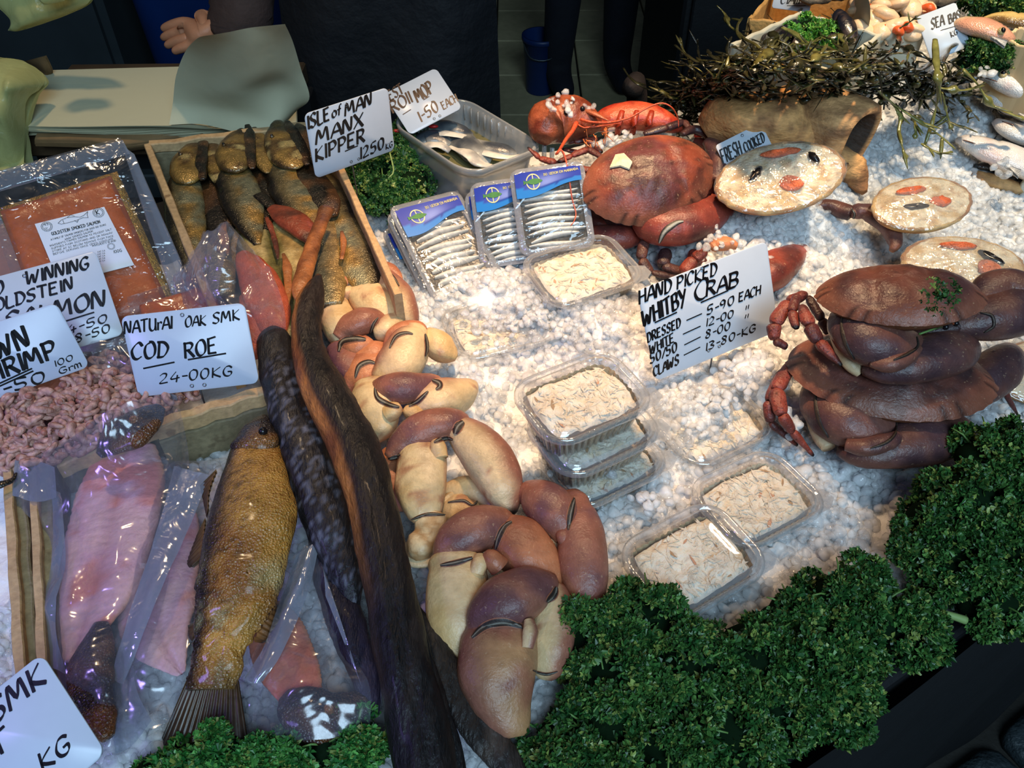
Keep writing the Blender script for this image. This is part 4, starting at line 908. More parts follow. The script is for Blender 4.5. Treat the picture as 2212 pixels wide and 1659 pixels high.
# ---------------------------------------------------------------- whole crabs
def carapace(t, Lp, Rp, tilt, seed=0, style='crab', H=.30, lf=.62, flip=False, name='carapace', front_dark=True, lobes=True):
    """oval pie-crust shell between the two side points; tilt = forward lean of the front edge (deg)"""
    Lp, Rp = np.array(Lp, float), np.array(Rp, float); X = Rp - Lp; Wd = np.linalg.norm(X); X = X / Wd; c = (Lp + Rp) / 2
    Y0 = unit(np.cross([0, 0, 1], X)); Yb = -Y0                     # towards the viewer
    a = math.radians(tilt); Zn = unit(np.cross(X, -Yb)); Yf = Yb * math.cos(a) - Zn * math.sin(a); N = np.cross(Yf, X); N = N if N[2] > 0 else -N
    nt, nr = 96, 16; th = np.linspace(0, 2 * math.pi, nt, endpoint=False); V = []; K = []
    rr = np.linspace(0, 1, nr) ** .8
    for j, r in enumerate(rr):
        x = np.sign(np.cos(th)) * np.abs(np.cos(th)) ** .92; y = np.sin(th)
        ly = np.where(y > 0, lf * .54, lf * .50); lob = 1 + (.034 * np.abs(np.sin(th * 17)) ** .6 * sm(.80, 1.0, r) * (y > .05) if lobes else 0)
        px_ = x * r * .5 * Wd * lob; py_ = y * ly * r * Wd * lob * (1 - .10 * np.cos(th) ** 2)
        h = H * Wd * np.maximum(0, 1 - r ** 2.3) ** .75 * .5 * np.ones(nt)
        p = c + X[None] * px_[:, None] + Yf[None] * py_[:, None] + N[None] * h[:, None]
        g = np.c_[px_ / Wd * 8, py_ / Wd * 8, np.zeros(nt)]
        p = p + N[None] * ((fbm(g, 1.0, seed, 3) - .5) * .045 * Wd * (1 - r ** 4) - .012 * Wd * np.exp(-((np.abs(px_ / Wd) - .17) / .03) ** 2) * (r < .8))[:, None]
        V.append(p); n = fbm(p, 30, seed, 3); k = L(C(112, 68, 56), C(76, 50, 50), sm(.40, .62, n)); 
        if style == 'dark': k = L(C(98, 58, 50), C(62, 42, 42), sm(.4, .62, n))
        if style == 'back': k = L(C(132, 66, 48), C(92, 50, 50), sm(.4, .62, n)); k = L(k, C(70, 44, 34), .7 * sm(.58, .70, fbm(p, 60, 11)))
        k = L(k, C(62, 40, 38), .65 * sm(.60, .72, fbm(p, 70, seed + 3)))
        k = L(k, C(140, 88, 66), .6 * sm(.72, .95, r) * np.ones(nt)); k = L(k, C(50, 32, 28), .85 * (np.abs(np.sin(th * 17)) < .25) * (r > .84) * (y > -.1))
        K.append(k)
    mb = MB(); ringloft(mb, V, np.concatenate(K), flip=False)
    o = mb.build(name, M_shell, t)
    W2 = []
    for r, hh in ((1, 0), (.97, -.03), (.86, -.075), (.6, -.11), (.25, -.12)):
        x = np.cos(th); y = np.sin(th); ly = np.where(y > 0, lf * .54, lf * .50)
        W2.append(c + X[None] * (x * r * .5 * Wd)[:, None] + Yf[None] * (y * ly * r * Wd * (1 - .1 * x * x))[:, None] + N[None] * (hh * Wd))
    m2 = MB(); ringloft(m2, W2, np.tile(C(120, 72, 46), (nt * 5, 1)), close=(False, True), flip=True); m2.build('underside', M_shell, t)
    b = MB(); V_, F_ = mb.arr(); b.add(V_, F_); return o, b.bvh(), (c, X, Yf, N, Wd)
def legchain(t, rows, style='red', m_=None, name='leg'):
    """a jointed leg: consecutive pixel segments become merus, carpus, dactyl with slight swellings"""
    mb = MB(); A = []
    for i in range(len(rows) - 1):
        a, b = rows[i], rows[i + 1]
        for f, s in ((0.0, .55), (.15, .95), (.5, 1.0), (.85, .92), (1.0, .6)):
            A = [a[k] * (1 - f) + b[k] * f for k in range(4)]; A[2] *= s; rows_i = A
            if f == 0: seg_ = []
            seg_.append(tuple(A))
        loftw(ctrl_px(seg_, .75), 12, 14, mb=mb, color=claw_col(style, i * 3 + int(a[0]) % 7, None if i < len(rows) - 2 else .86), disp=lambda V, s, c_, d_: (fbm(V, 160, 3, 2) - .5) * .0016)
    return mb.build(name, m_ or M_shell2, t)
def part_seg(t, nm, rows, style, m_=None, **kw):
    mb = seg(rows, style, seed=int(rows[0][0]) % 19, **kw); o = mb.build(nm, m_ or M_shell, t); return o, mb
def hinge_on(t, mbs, pl, wd, cols=None):
    b = MB()
    for q in mbs: V, Fc = q.arr(); b.add(V, Fc)
    G, K = surf_strip(b.bvh(), pl, wd, cols=cols or [C(60, 48, 38), C(40, 32, 28), C(24, 20, 18)])
    if G is not None: mb = MB(); grid(mb, G, K); mb.build('hinge', M_hinge, t)
# lower front crab
cl = thing('brown_crab', P(1900, 900, 0), 'lower brown crab of the front pair, carrying the other on its back', 'crab', 'whole cooked brown crabs')
carapace(cl, P(1702, 778, .065), P(2150, 830, .075), 2, 5, 'dark', H=.26, lf=.60)
o, m1 = part_seg(cl, 'claw_wrist', [(1752, 838, 40, .035), (1776, 868, 104, .042), (1818, 900, 138, .046), (1866, 920, 128, .044), (1912, 932, 92, .04), (1938, 940, 50, .036)], 'crab', flat=.8)
o, m2 = part_seg(cl, 'claw_palm', [(1812, 972, 30, .03), (1845, 980, 56, .034), (1890, 978, 80, .038), (1940, 964, 104, .04), (1990, 952, 118, .04), (2040, 938, 112, .036), (2072, 926, 80, .032), (2090, 918, 34, .03)], 'crab', flat=.8)
o, m3 = part_seg(cl, 'finger', [(1828, 960, 30, .05), (1868, 966, 42, .054), (1915, 955, 40, .056), (1940, 940, 22, .056)], 'crab')
part_seg(cl, 'claw_arm', [(1756, 832, 26, .036), (1754, 860, 40, .034), (1762, 900, 46, .03), (1776, 940, 46, .026), (1790, 968, 30, .024)], 'bone')
hinge_on(cl, [m1, m2, m3], [(1936, 912), (1934, 936), (1914, 956), (1880, 968)], 7); hinge_on(cl, [m1], [(1764, 842), (1762, 872), (1772, 915), (1790, 945)], 9)
o, m4 = part_seg(cl, 'claw_palm', [(1995, 868, 26, .04), (2035, 860, 62, .045), (2080, 846, 88, .05), (2125, 822, 104, .054), (2162, 790, 96, .056), (2180, 765, 60, .056), (2186, 750, 24, .055)], 'crab')
o, m5 = part_seg(cl, 'finger', [(1900, 872, 24, .04), (1945, 868, 40, .042), (2000, 858, 46, .046), (2050, 838, 40, .05), (2075, 828, 20, .05)], 'dark')
hinge_on(cl, [m4, m5], [(2062, 822), (2092, 826), (2102, 850), (2086, 868)], 8)
legchain(cl, [(1712, 782, 26, .06), (1676, 842, 38, .056), (1688, 896, 34, .05), (1712, 932, 26, .035), (1757, 984, 10, .012)])
legchain(cl, [(1690, 800, 22, .055), (1662, 866, 30, .05), (1664, 912, 26, .035), (1722, 962, 12, .012)])
legchain(cl, [(2150, 800, 22, .055), (2166, 838, 20, .045), (2198, 896, 8, .015)])
legchain(cl, [(2150, 760, 24, .07), (2140, 790, 20, .07), (2100, 800, 12, .06)], 'dark')
# upper front crab
cu = thing('brown_crab', P(1950, 760, .07), 'upper brown crab of the front pair with parsley on its shell', 'crab', 'whole cooked brown crabs')
o, bvu, fr_ = carapace(cu, P(1762, 636, .135), P(2128, 640, .155), -2, 2, 'crab', H=.32, lf=.58)
o, m1 = part_seg(cu, 'claw_wrist', [(1812, 682, 44, .112), (1836, 710, 96, .118), (1872, 734, 126, .12), (1918, 744, 116, .118), (1958, 744, 84, .114), (1984, 740, 44, .11)], 'crab', flat=.8)
o, m2 = part_seg(cu, 'claw_palm', [(1866, 796, 30, .095), (1905, 798, 66, .10), (1950, 790, 92, .104), (2000, 774, 110, .106), (2050, 758, 112, .104), (2082, 748, 84, .10), (2098, 742, 34, .098)], 'crab', flat=.8)
o, m3 = part_seg(cu, 'finger', [(1880, 784, 24, .115), (1915, 786, 40, .118), (1955, 772, 40, .12), (1984, 752, 22, .12)], 'crab')
part_seg(cu, 'claw_arm', [(1808, 680, 22, .112), (1808, 705, 40, .108), (1820, 745, 44, .10), (1838, 782, 40, .095), (1860, 806, 24, .09)], 'bone')
hinge_on(cu, [m1, m2, m3], [(1980, 728), (1982, 748), (1962, 764), (1930, 778)], 7); hinge_on(cu, [m1], [(1820, 684), (1818, 706), (1828, 745), (1846, 776)], 9)
o, m4 = part_seg(cu, 'claw_palm', [(2030, 706, 40, .115), (2065, 700, 66, .118), (2105, 694, 90, .12), (2150, 684, 112, .122), (2195, 672, 116, .122), (2235, 662, 90, .12), (2250, 658, 30, .118)], 'crab')
o, m5 = part_seg(cu, 'finger', [(1972, 716, 14, .112), (2010, 714, 34, .115), (2055, 706, 44, .118), (2105, 684, 44, .122), (2135, 672, 24, .124)], 'dark')
hinge_on(cu, [m4, m5], [(2118, 676), (2142, 682), (2146, 704), (2126, 718)], 8)
part_seg(cu, 'claw_arm', [(2108, 668, 30, .125), (2128, 638, 70, .13), (2160, 618, 84, .132), (2200, 628, 92, .13), (2240, 655, 80, .125), (2262, 675, 30, .12)], 'crab')
legchain(cu, [(1742, 634, 22, .115), (1704, 652, 32, .112), (1672, 700, 36, .10), (1672, 735, 26, .09), (1700, 750, 18, .085)])
legchain(cu, [(1722, 636, 20, .118), (1712, 672, 24, .115), (1720, 710, 20, .11)])
legchain(cu, [(1732, 660, 22, .122), (1748, 702, 36, .118), (1768, 738, 34, .11), (1818, 790, 12, .10)])
legchain(cu, [(1745, 640, 20, .11), (1775, 690, 26, .10), (1790, 720, 22, .09)], 'dark')
for (px, py) in ((2062, 694), (2040, 702)):
    p = P(px, py, .138)
    mb = MB(); ellipsoid(p + [0, -.003, 0], np.eye(3) * .0028, 10, 7, mb, C(20, 16, 14)); mb.build('eye', M_tip, cu)
for k, pl in enumerate(([(2046, 664), (2068, 660), (2082, 672), (2082, 682)], [(2030, 676), (2050, 690), (2060, 700)])):
    mb = MB(); tube([P(x, y, .15 - .004 * i) for i, (x, y) in enumerate(pl)], .0011, 5, mb=mb, color=C(140, 70, 44)); mb.build('antenna', M_shell, cu)
# crab behind, by the lobsters
cb = thing('brown_crab', P(1400, 500, 0), 'large brown crab leaning below the lobsters with a shell chip on its back', 'crab', 'whole cooked brown crabs')
mb = MB()
Lb, Rb = P(1262, 425, .085), P(1536, 345, .105)
o, bvb, fb = carapace(cb, Lb, Rb, 30, 8, 'back', H=.36, lf=.66)
part_seg(cb, 'body', [(1290, 450, 40, .03), (1340, 470, 90, .035), (1410, 470, 110, .035), (1480, 450, 80, .035), (1520, 430, 40, .035)], 'dark')
o, m1 = part_seg(cb, 'claw_palm', [(1388, 470, 46, .05), (1408, 482, 92, .055), (1445, 486, 108, .056), (1490, 476, 108, .056), (1530, 456, 98, .054), (1562, 436, 70, .05), (1578, 426, 30, .048)], 'red', flat=.8)
o, m2 = part_seg(cb, 'claw_arm', [(1392, 448, 14, .07), (1430, 438, 32, .072), (1480, 422, 52, .072), (1530, 406, 62, .07), (1570, 396, 52, .066), (1590, 392, 20, .064)], 'red')
hinge_on(cb, [m1], [(1424, 524), (1436, 500), (1460, 482), (1476, 478)], 14, [C(160, 160, 148), C(96, 88, 74), C(34, 28, 26)])
o, m3 = part_seg(cb, 'claw_palm', [(1272, 500, 30, .028), (1300, 508, 52, .03), (1340, 512, 58, .03), (1375, 506, 44, .03), (1392, 494, 18, .03)], 'red')
part_seg(cb, 'claw_arm', [(1268, 456, 30, .035), (1290, 478, 40, .032), (1312, 492, 30, .03)], 'red')
part_seg(cb, 'claw_arm', [(1528, 306, 24, .11), (1548, 326, 44, .108), (1556, 358, 46, .10), (1546, 392, 34, .09)], 'crab')
legchain(cb, [(1392, 520, 24, .04), (1384, 560, 26, .03), (1408, 588, 20, .02), (1470, 604, 14, .012)], 'dark')
legchain(cb, [(1440, 540, 30, .03), (1430, 575, 30, .022), (1490, 590, 20, .012)], 'dark')
legchain(cb, [(1500, 540, 24, .03), (1494, 570, 24, .02), (1530, 560, 16, .02)], 'red')
legchain(cb, [(1285, 370, 18, .10), (1240, 362, 20, .10), (1200, 352, 20, .10), (1165, 342, 16, .10), (1140, 318, 6, .11)], 'red')
legchain(cb, [(1290, 382, 16, .095), (1245, 384, 18, .09), (1200, 372, 16, .09), (1150, 366, 8, .09)], 'red')
legchain(cb, [(1300, 340, 14, .11), (1270, 322, 18, .112), (1235, 336, 16, .11), (1205, 350, 10, .105)], 'red')
p, n_ = hit(bvb, 1342, 348, .002)
if p is not None:
    sc_ = thing('shell_chip', p, 'pale broken shell chip lying on the large crab', 'shell')
    q = [hit(bvb, x, y, .003)[0] for x, y in ((1318, 364), (1330, 338), (1350, 334), (1366, 352), (1358, 368), (1340, 360))]; q = [x if x is not None else p for x in q]
    mb = MB(); cc = np.mean(q, 0) + n_ * .004; mb.add([cc] + q, [[0, i + 1, (i + 1) % 6 + 1] for i in range(6)], C(226, 206, 172)); mb.add([cc - n_ * .002] + [x - n_ * .002 for x in q], [[0, (i + 1) % 6 + 1, i + 1] for i in range(6)], C(226, 206, 172)); mb.build('chip', M_shell, sc_, smooth=False)
# claws buried in the ice
claw('dark red crab claw lying half buried behind the crab price card', [
    ('palm', [(1600, 620, 40, .03), (1640, 600, 84, .035), (1690, 570, 76, .036), (1725, 545, 40, .032), (1738, 532, 14, .03)], 'red', {})], grp='crab claws half buried in ice')
claw('curved dark crab claw in the ice below the wrapped dressed crab', [
    ('arm', [(1758, 448, 20, .05), (1785, 442, 30, .052), (1812, 452, 34, .05), (1838, 462, 34, .05)], 'dark', {'lump': .004}),
    ('palm', [(1836, 458, 24, .05), (1868, 456, 38, .052), (1900, 470, 46, .05), (1926, 496, 42, .046), (1934, 526, 30, .04), (1926, 542, 12, .036)], 'crab', {})], [([(1838, 450), (1846, 462), (1842, 474)], 6)], grp='crab claws half buried in ice')
claw('small red crab claw poking out of ice beside the price card', [
    ('palm', [(1535, 536, 16, .055), (1550, 528, 30, .058), (1572, 526, 32, .058), (1592, 532, 16, .056)], 'orange', {})], grp='crab claws half buried in ice')
lt = thing('spiny_crab_limb', P(1500, 560, .02), 'red spiny crab leg sticking up just behind the price card', 'crab piece')
legchain(lt, [(1475, 590, 30, .03), (1500, 560, 34, .04), (1525, 540, 22, .05), (1530, 530, 8, .055)], 'red')

# ---------------------------------------------------------------- lobsters
M_lob = mat('lobster_shell', rough=0.26, vcol=True, bump=((200, .001), (700, .0004)), var=((60, .25), (300, .12)), spec=.6)
def lob_col(seed, a, b):
    return lambda V, s, ca, sa: L(a, b, sm(.4, .66, fbm(V, 60, seed, 3)))
R1, R2, R3 = C(160, 84, 54), C(106, 46, 32), C(196, 80, 48)
lo = thing('lobster', P(1220, 320, .05), 'cooked lobster facing the viewer with long antennae and ice on its head', 'lobster')
mb = MB(); loftw(ctrl_px([(1172, 300, 40, .10), (1180, 278, 92, .105), (1200, 262, 112, .11), (1232, 258, 106, .112), (1262, 262, 84, .112), (1285, 272, 48, .11), (1296, 280, 10, .108)], .95), 24, 30, mb=mb, color=lob_col(3, R1, R2), disp=lambda V, s, a, b: (fbm(V, 50, 3, 2) - .5) * .005 + (fbm(V, 170, 4, 2) - .5) * .003 - .002 * np.exp(-((s - .35) / .03) ** 2)); mb.build('carapace', M_lob, lo); bl = mb.bvh()
mb = MB(); loftw(ctrl_px([(1262, 236, 20, .13), (1285, 246, 16, .13), (1305, 256, 8, .128), (1318, 262, 2, .126)], .6), 8, 10, mb=mb, color=R1); mb.build('rostrum', M_lob, lo)
for px, py in ((1223, 243), (1258, 235)):
    p, n_ = hit(bl, px, py); p = P(px, py, .13) if p is None else p
    mb = MB(); ellipsoid(p, np.eye(3) * .0034, 12, 8, mb, C(18, 14, 12)); mb.build('eye', M_tip, lo)
for k, (pl, r) in enumerate((([(1245, 266, .12), (1237, 282, .118), (1222, 302, .116), (1208, 325, .118), (1200, 334, .116)], .0034), ([(1203, 333, .118), (1212, 324, .122), (1222, 345, .112), (1230, 390, .096), (1236, 430, .08), (1244, 460, .07), (1240, 478, .066), (1232, 488, .064)], .0014),
                          ([(1255, 258, .125), (1280, 264, .125), (1320, 264, .128), (1360, 254, .135), (1400, 232, .145), (1430, 223, .15), (1452, 233, .145), (1464, 255, .13), (1466, 275, .12)], .0017),
                          ([(1250, 262, .12), (1270, 274, .118), (1300, 272, .12), (1340, 266, .125)], .0014), ([(1238, 262, .12), (1262, 276, .118), (1285, 270, .12)], .0013))):
    mb = MB(); tube([P(x, y, z) for x, y, z in pl], np.linspace(r, r * .35, len(pl)), 8, mb=mb, color=R3); mb.build('antenna', M_lob, lo)
for k, pl in enumerate(([(1290, 300, 16, .09), (1240, 306, 18, .09), (1192, 302, 8, .092)], [(1285, 318, 18, .085), (1250, 330, 16, .082), (1215, 322, 10, .085)], [(1262, 300, 16, .1), (1285, 312, 16, .095), (1300, 330, 12, .09)])):
    legchain(lo, pl, 'red', M_lob, 'leg')
mb = MB()
for k in range(26):
    a = random.uniform(0, 1); p = P(1250 + 60 * a + random.uniform(-8, 8), 268 + 45 * random.random(), .112); q = p + np.array([random.uniform(-.002, .01), -.006, random.uniform(-.016, .006)])
    tube([p, (p + q) / 2 + [0, -.002, .001], q], [.0008, .0006, .0002], 4, 4, mb=mb, color=C(200, 110, 60))
mb.build('mouth_bristles', M_lob, lo, kind='stuff')
l2 = thing('lobster', P(1380, 280, .06), 'bright red lobster lying behind the large crab', 'lobster')
mb = MB(); loftw(ctrl_px([(1282, 276, 24, .10), (1305, 262, 56, .105), (1345, 252, 70, .11), (1390, 252, 74, .11), (1432, 262, 58, .108), (1462, 274, 32, .104), (1478, 280, 10, .1)], .8), 22, 30, mb=mb, color=lob_col(5, C(190, 84, 54), C(160, 46, 32)), disp=lambda V, s, a, b: (fbm(V, 60, 5, 2) - .5) * .003); mb.build('tail_shell', M_lob, l2)
for k, x in enumerate((1340, 1372, 1404)):
    mb = MB(); loftw(ctrl_px([(x - 6, 290, 14, .1), (x - 2, 262, 14, .118), (x + 4, 240, 12, .125)], .6), 8, 8, mb=mb, color=C(150, 50, 30)); mb.build('tail_segment', M_lob, l2)
legchain(l2, [(1390, 290, 18, .105), (1440, 276, 22, .11), (1478, 262, 18, .112), (1490, 280, 10, .11)], 'dark', M_lob, 'leg')
mb = MB(); tube([P(1500, 292, .10), P(1530, 292, .10), P(1560, 296, .098), P(1590, 300, .096)], [.003, .003, .0022, .0016], 8, mb=mb, color=C(214, 50, 26)); mb.build('antenna', M_lob, l2)
part_seg(l2, 'claw', [(1500, 304, 18, .09), (1530, 312, 30, .09), (1560, 322, 34, .088), (1580, 330, 16, .086)], 'red', M_lob)
l3 = thing('lobster_claw', P(1520, 300, .05), 'dark knobbly claw tip beside the red lobster', 'claw')
part_seg(l3, 'claw', [(1474, 290, 14, .11), (1496, 280, 22, .11), (1514, 284, 22, .108), (1530, 300, 12, .10)], 'dark', M_lob)

# ---------------------------------------------------------------- wrapped dressed crabs
M_dsh = mat('dressed_shell', rough=0.5, vcol=True, bump=((300, .0012), (900, .0006)), var=((90, .25),))
M_dmeat = mat('dressed_meat', rough=0.35, vcol=True, bump=((140, .005), (420, .0018)), sss=.25, var=((90, .15),))
M_cling = film('cling_film', (1, 1, 1), 0.05, C(230, 230, 230), 1.0, 0.10, (48, 0.006), 0.07, 0.5)
def dressed(label, Lp, Rp, tilt, seed, lf=.60, bits=()):
    Lp, Rp = np.array(Lp), np.array(Rp); X = Rp - Lp; Wd = np.linalg.norm(X); X /= Wd; c = (Lp + Rp) / 2; Y = unit(np.cross(X, [0, 0, 1])); a = math.radians(tilt); Z0 = np.cross(Y, X); Z0 = Z0 if Z0[2] > 0 else -Z0
    Yf = Y * math.cos(a) - Z0 * math.sin(a); N = np.cross(X, Yf); N = N if N[2] > 0 else -N
    t = thing('dressed_crab', c - N * Wd * .12, label, 'dressed crab', 'dressed crabs in cling film'); nt = 72; th = np.linspace(0, 2 * math.pi, nt, endpoint=False)
    def ring(r, h, wob=0):
        x = np.sign(np.cos(th)) * np.abs(np.cos(th)) ** .9; y = np.sin(th); l_ = np.where(y > 0, lf * .5, lf * .5)
        w_ = 1 + wob * .012 * np.sin(th * 19 + seed); return c + X[None] * (x * r * .5 * Wd * w_)[:, None] + Yf[None] * (y * l_ * r * Wd * (1 - .10 * np.cos(th) ** 2) * w_)[:, None] + N[None] * (h * Wd)
    def kcol(R, a_, b_, sc_): V = np.concatenate(R); return L(a_, b_, sm(.40, .66, fbm(V, sc_, seed, 3)))
    R = [ring(.93, .0, 1), ring(1.0, -.008, 1), ring(1.0, -.035, 1), ring(.93, -.085), ring(.74, -.13), ring(.4, -.155), ring(.1, -.16)]
    mb = MB(); ringloft(mb, R, kcol(R, C(214, 178, 116), C(170, 118, 72), 60), close=(False, True), flip=True); mb.build('shell', M_dsh, t)
    R = []
    for r in np.linspace(.95, .02, 14):
        g = ring(r, -.006 + .035 * (1 - r ** 2)); loc = np.c_[np.cos(th) * r, np.sin(th) * r, np.zeros(nt)]; g = g + N[None] * ((fbm(loc, 5, seed, 3) - .5) * .045 * Wd * (1 - r ** 6))[:, None]; R.append(g)
    V = np.concatenate(R); nn = fbm(V, 75, seed, 3); K = L(C(240, 226, 198), C(212, 180, 132), sm(.44, .66, nn)); K = L(K, C(186, 150, 116), .7 * sm(.62, .7, fbm(V, 130, seed + 4)))
    mb = MB(); ringloft(mb, R, K, close=(False, True)); mb.build('crab_filling', M_dmeat, t); bv = mb.bvh()
    for nm, x, y, sx, sy, rot, kk in bits:
        p = c + X * x * Wd * .5 + Yf * y * Wd * lf * .5 + N * .03 * Wd; cr, sr = math.cos(rot), math.sin(rot); a1 = (X * cr + Yf * sr) * sx * Wd; a2 = (-X * sr + Yf * cr) * sy * Wd
        mb = MB(); ellipsoid(p, [a1, a2, N * .022 * Wd], 16, 10, mb, lambda V, U: L(kk, kk * .7, sm(.4, .7, fbm(V, 150, seed))), disp=lambda V, U: (fbm(V, 170, seed, 2) - .5) * .006); mb.build(nm, M_dmeat if nm == 'roe' else M_tip, t)
    R = []
    for r in np.linspace(1.02, .02, 16):
        g = ring(r, .004 + .052 * (1 - r ** 2) - .012 * (r > 1)); loc = np.c_[np.cos(th) * r, np.sin(th) * r, np.zeros(nt)]; R.append(g + N[None] * ((fbm(loc, 7, seed + 3, 3) - .5) * .02 * Wd)[:, None])
    mb = MB(); ringloft(mb, R, close=(False, True)); mb.build('cling_film', M_cling, t)
RO, DK = C(226, 112, 70), C(30, 26, 26)
dressed('large wrapped dressed crab standing against the driftwood', P(1546, 412, .095), P(1826, 350, .125), 26, 3, .60, (('roe', .10, -.62, .16, .035, .1, RO), ('roe', .12, .32, .085, .07, .3, RO), ('dark_tip', -.36, -.18, .085, .035, -.8, DK), ('dark_tip', .55, -.25, .07, .03, 1.2, DK)))
dressed('wrapped dressed crab lying alone on the ice below the fish', P(1890, 462, .068), P(2094, 412, .08), 12, 5, .66, (('roe', -.08, -.45, .15, .05, .1, RO), ('roe', .28, .18, .10, .07, .2, RO), ('dark_tip', -.22, .15, .13, .035, .25, DK)))
dressed('wrapped dressed crab partly behind the upper front crab', P(1948, 560, .055), P(2216, 575, .06), 14, 7, .60, (('roe', -.05, -.55, .16, .04, .0, RO), ('roe', .38, .25, .10, .09, .3, C(214, 132, 104)), ('dark_tip', .45, -.18, .12, .04, .6, C(44, 40, 58))))
dressed('wrapped dressed crab cut off by the picture edge beside the front crabs', P(2160, 830, .02), P(2360, 770, .03), 14, 9, .7, (('roe', -.4, -.4, .10, .06, .2, RO),))
# ================================================================== CRATES, KIPPERS, SMOKED FISH, BAGS
M_wood = mat('crate_wood', C(190, 156, 112), 0.7, var=((14, .15), (160, .2)), bump=((220, .0008),), stretch=None, fleck=(60, .66, C(110, 74, 44), .6))
M_wood2 = mat('crate_wood_grey', C(128, 116, 88), 0.75, var=((18, .2), (160, .2)), bump=((220, .0008),), fleck=(70, .62, C(84, 70, 50), .5))
def plank(t, a, b, top, hgt, thick, m_=None, nm='plank', bev=.0015):
    """upright board from a to b (world xy) with its top at z=top"""
    a, b = np.array(a, float), np.array(b, float); d = (b - a) * [1, 1, 0]; l = np.linalg.norm(d); d /= l; nn = np.array([-d[1], d[0], 0]); c = (a + b) / 2; za, zb = a[2], b[2]
    mb = MB(); n = 14
    for i in range(1):
        V = []; R = []
        for k in range(n + 1):
            p = a + (b - a) * k / n; w_ = thick / 2 * (1 + .10 * math.sin(k * 2.1 + l * 9)); hh = .0012 * math.sin(k * 1.7 + l * 5)
            tz = p[2] + hh; q = []
            for sx, sz in ((-1, 0), (-.8, 1), (.8, 1), (1, 0), (1, -hgt), (-1, -hgt)): q.append([p[0] + nn[0] * w_ * sx, p[1] + nn[1] * w_ * sx, (tz - bev * (sz == 0)) if sz >= 0 else tz + sz])
            R.append(np.array(q))
        ringloft(mb, R, close=(True, True))
    return mb.build(nm, m_ or M_wood, t, smooth=False)
kc = thing('kipper_crate', S(-.19, .75, .0), 'thin wooden crate holding the split golden kippers', 'crate')
zt = .088
plank(kc, P(318, 312, zt), P(484, 722, zt), zt, .075, .009); plank(kc, P(322, 309, zt), P(690, 262, zt), zt, .012, .011)
plank(kc, P(322, 309, zt) + [0, 0, -.014], P(690, 262, zt) + [0, 0, -.014], zt, .06, .008, M_wood2); plank(kc, P(692, 263, zt), P(860, 636, zt), zt, .075, .008)
for k in range(5):
    f = (k + .5) / 5; a_ = P(330, 320, .018) * (1 - f) + P(690, 270, .018) * f; b_ = P(500, 720, .018) * (1 - f) + P(850, 630, .018) * f; d_ = unit(b_ - a_); mb = MB()
    box(mb, (a_ + b_) / 2, [(b_ - a_) / 2, np.array([-d_[1], d_[0], 0]) * .018, np.array([0, 0, .003])], .001); mb.build('plank', M_wood2, kc, smooth=False)

M_kip = mat('kipper_skin', metal=.35, rough=0.27, vcol=True, bump=((90, .0012), (420, .0006)), scales=(560, .0005), var=((40, .2), (240, .16)), spec=.8, coat=.35, rvar=.08)
M_kipin = mat('kipper_flesh', rough=0.30, vcol=True, bump=((90, .0012), (420, .0006)), var=((60, .22), (240, .16)), spec=.7, coat=.25)
GO, DKK, SI, RB = C(164, 126, 62), C(30, 24, 16), C(132, 128, 98), C(120, 58, 30)
def kcol(kind, seed):
    def f(V, s, ca, sa):
        n = fbm(V, 45, seed, 3); n2 = fbm(V * [.35, 1.6, 1], 260, seed + 2, 2); wr = (1 - .35 * sm(.54, .66, n2))[:, None]
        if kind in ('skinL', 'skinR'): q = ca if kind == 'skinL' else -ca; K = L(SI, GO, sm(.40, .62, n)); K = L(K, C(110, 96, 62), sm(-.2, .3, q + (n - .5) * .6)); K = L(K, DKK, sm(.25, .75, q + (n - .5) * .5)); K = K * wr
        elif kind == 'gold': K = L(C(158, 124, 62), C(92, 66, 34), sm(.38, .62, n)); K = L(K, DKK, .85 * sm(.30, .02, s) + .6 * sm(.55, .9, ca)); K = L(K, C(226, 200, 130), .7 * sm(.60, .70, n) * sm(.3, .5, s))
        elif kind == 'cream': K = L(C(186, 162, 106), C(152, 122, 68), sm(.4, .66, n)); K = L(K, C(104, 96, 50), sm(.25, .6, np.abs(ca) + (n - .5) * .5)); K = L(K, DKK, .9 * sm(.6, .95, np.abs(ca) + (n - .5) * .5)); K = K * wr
        elif kind == 'dark': K = L(DKK, C(92, 62, 36), sm(.45, .7, n))
        elif kind == 'red': K = L(C(130, 60, 38), C(78, 40, 28), sm(.42, .66, n))
        elif kind == 'tail': K = L(C(164, 100, 54), C(112, 64, 34), sm(.4, .66, n)); K = L(K, DKK, .6 * sm(.2, 0, s))
        elif kind == 'grey': K = L(C(112, 110, 86), C(160, 128, 74), sm(-.2, .8, -ca + (n - .5))); K = L(K, C(48, 44, 34), sm(.2, .9, ca)); K = K * wr
        return K
    return f
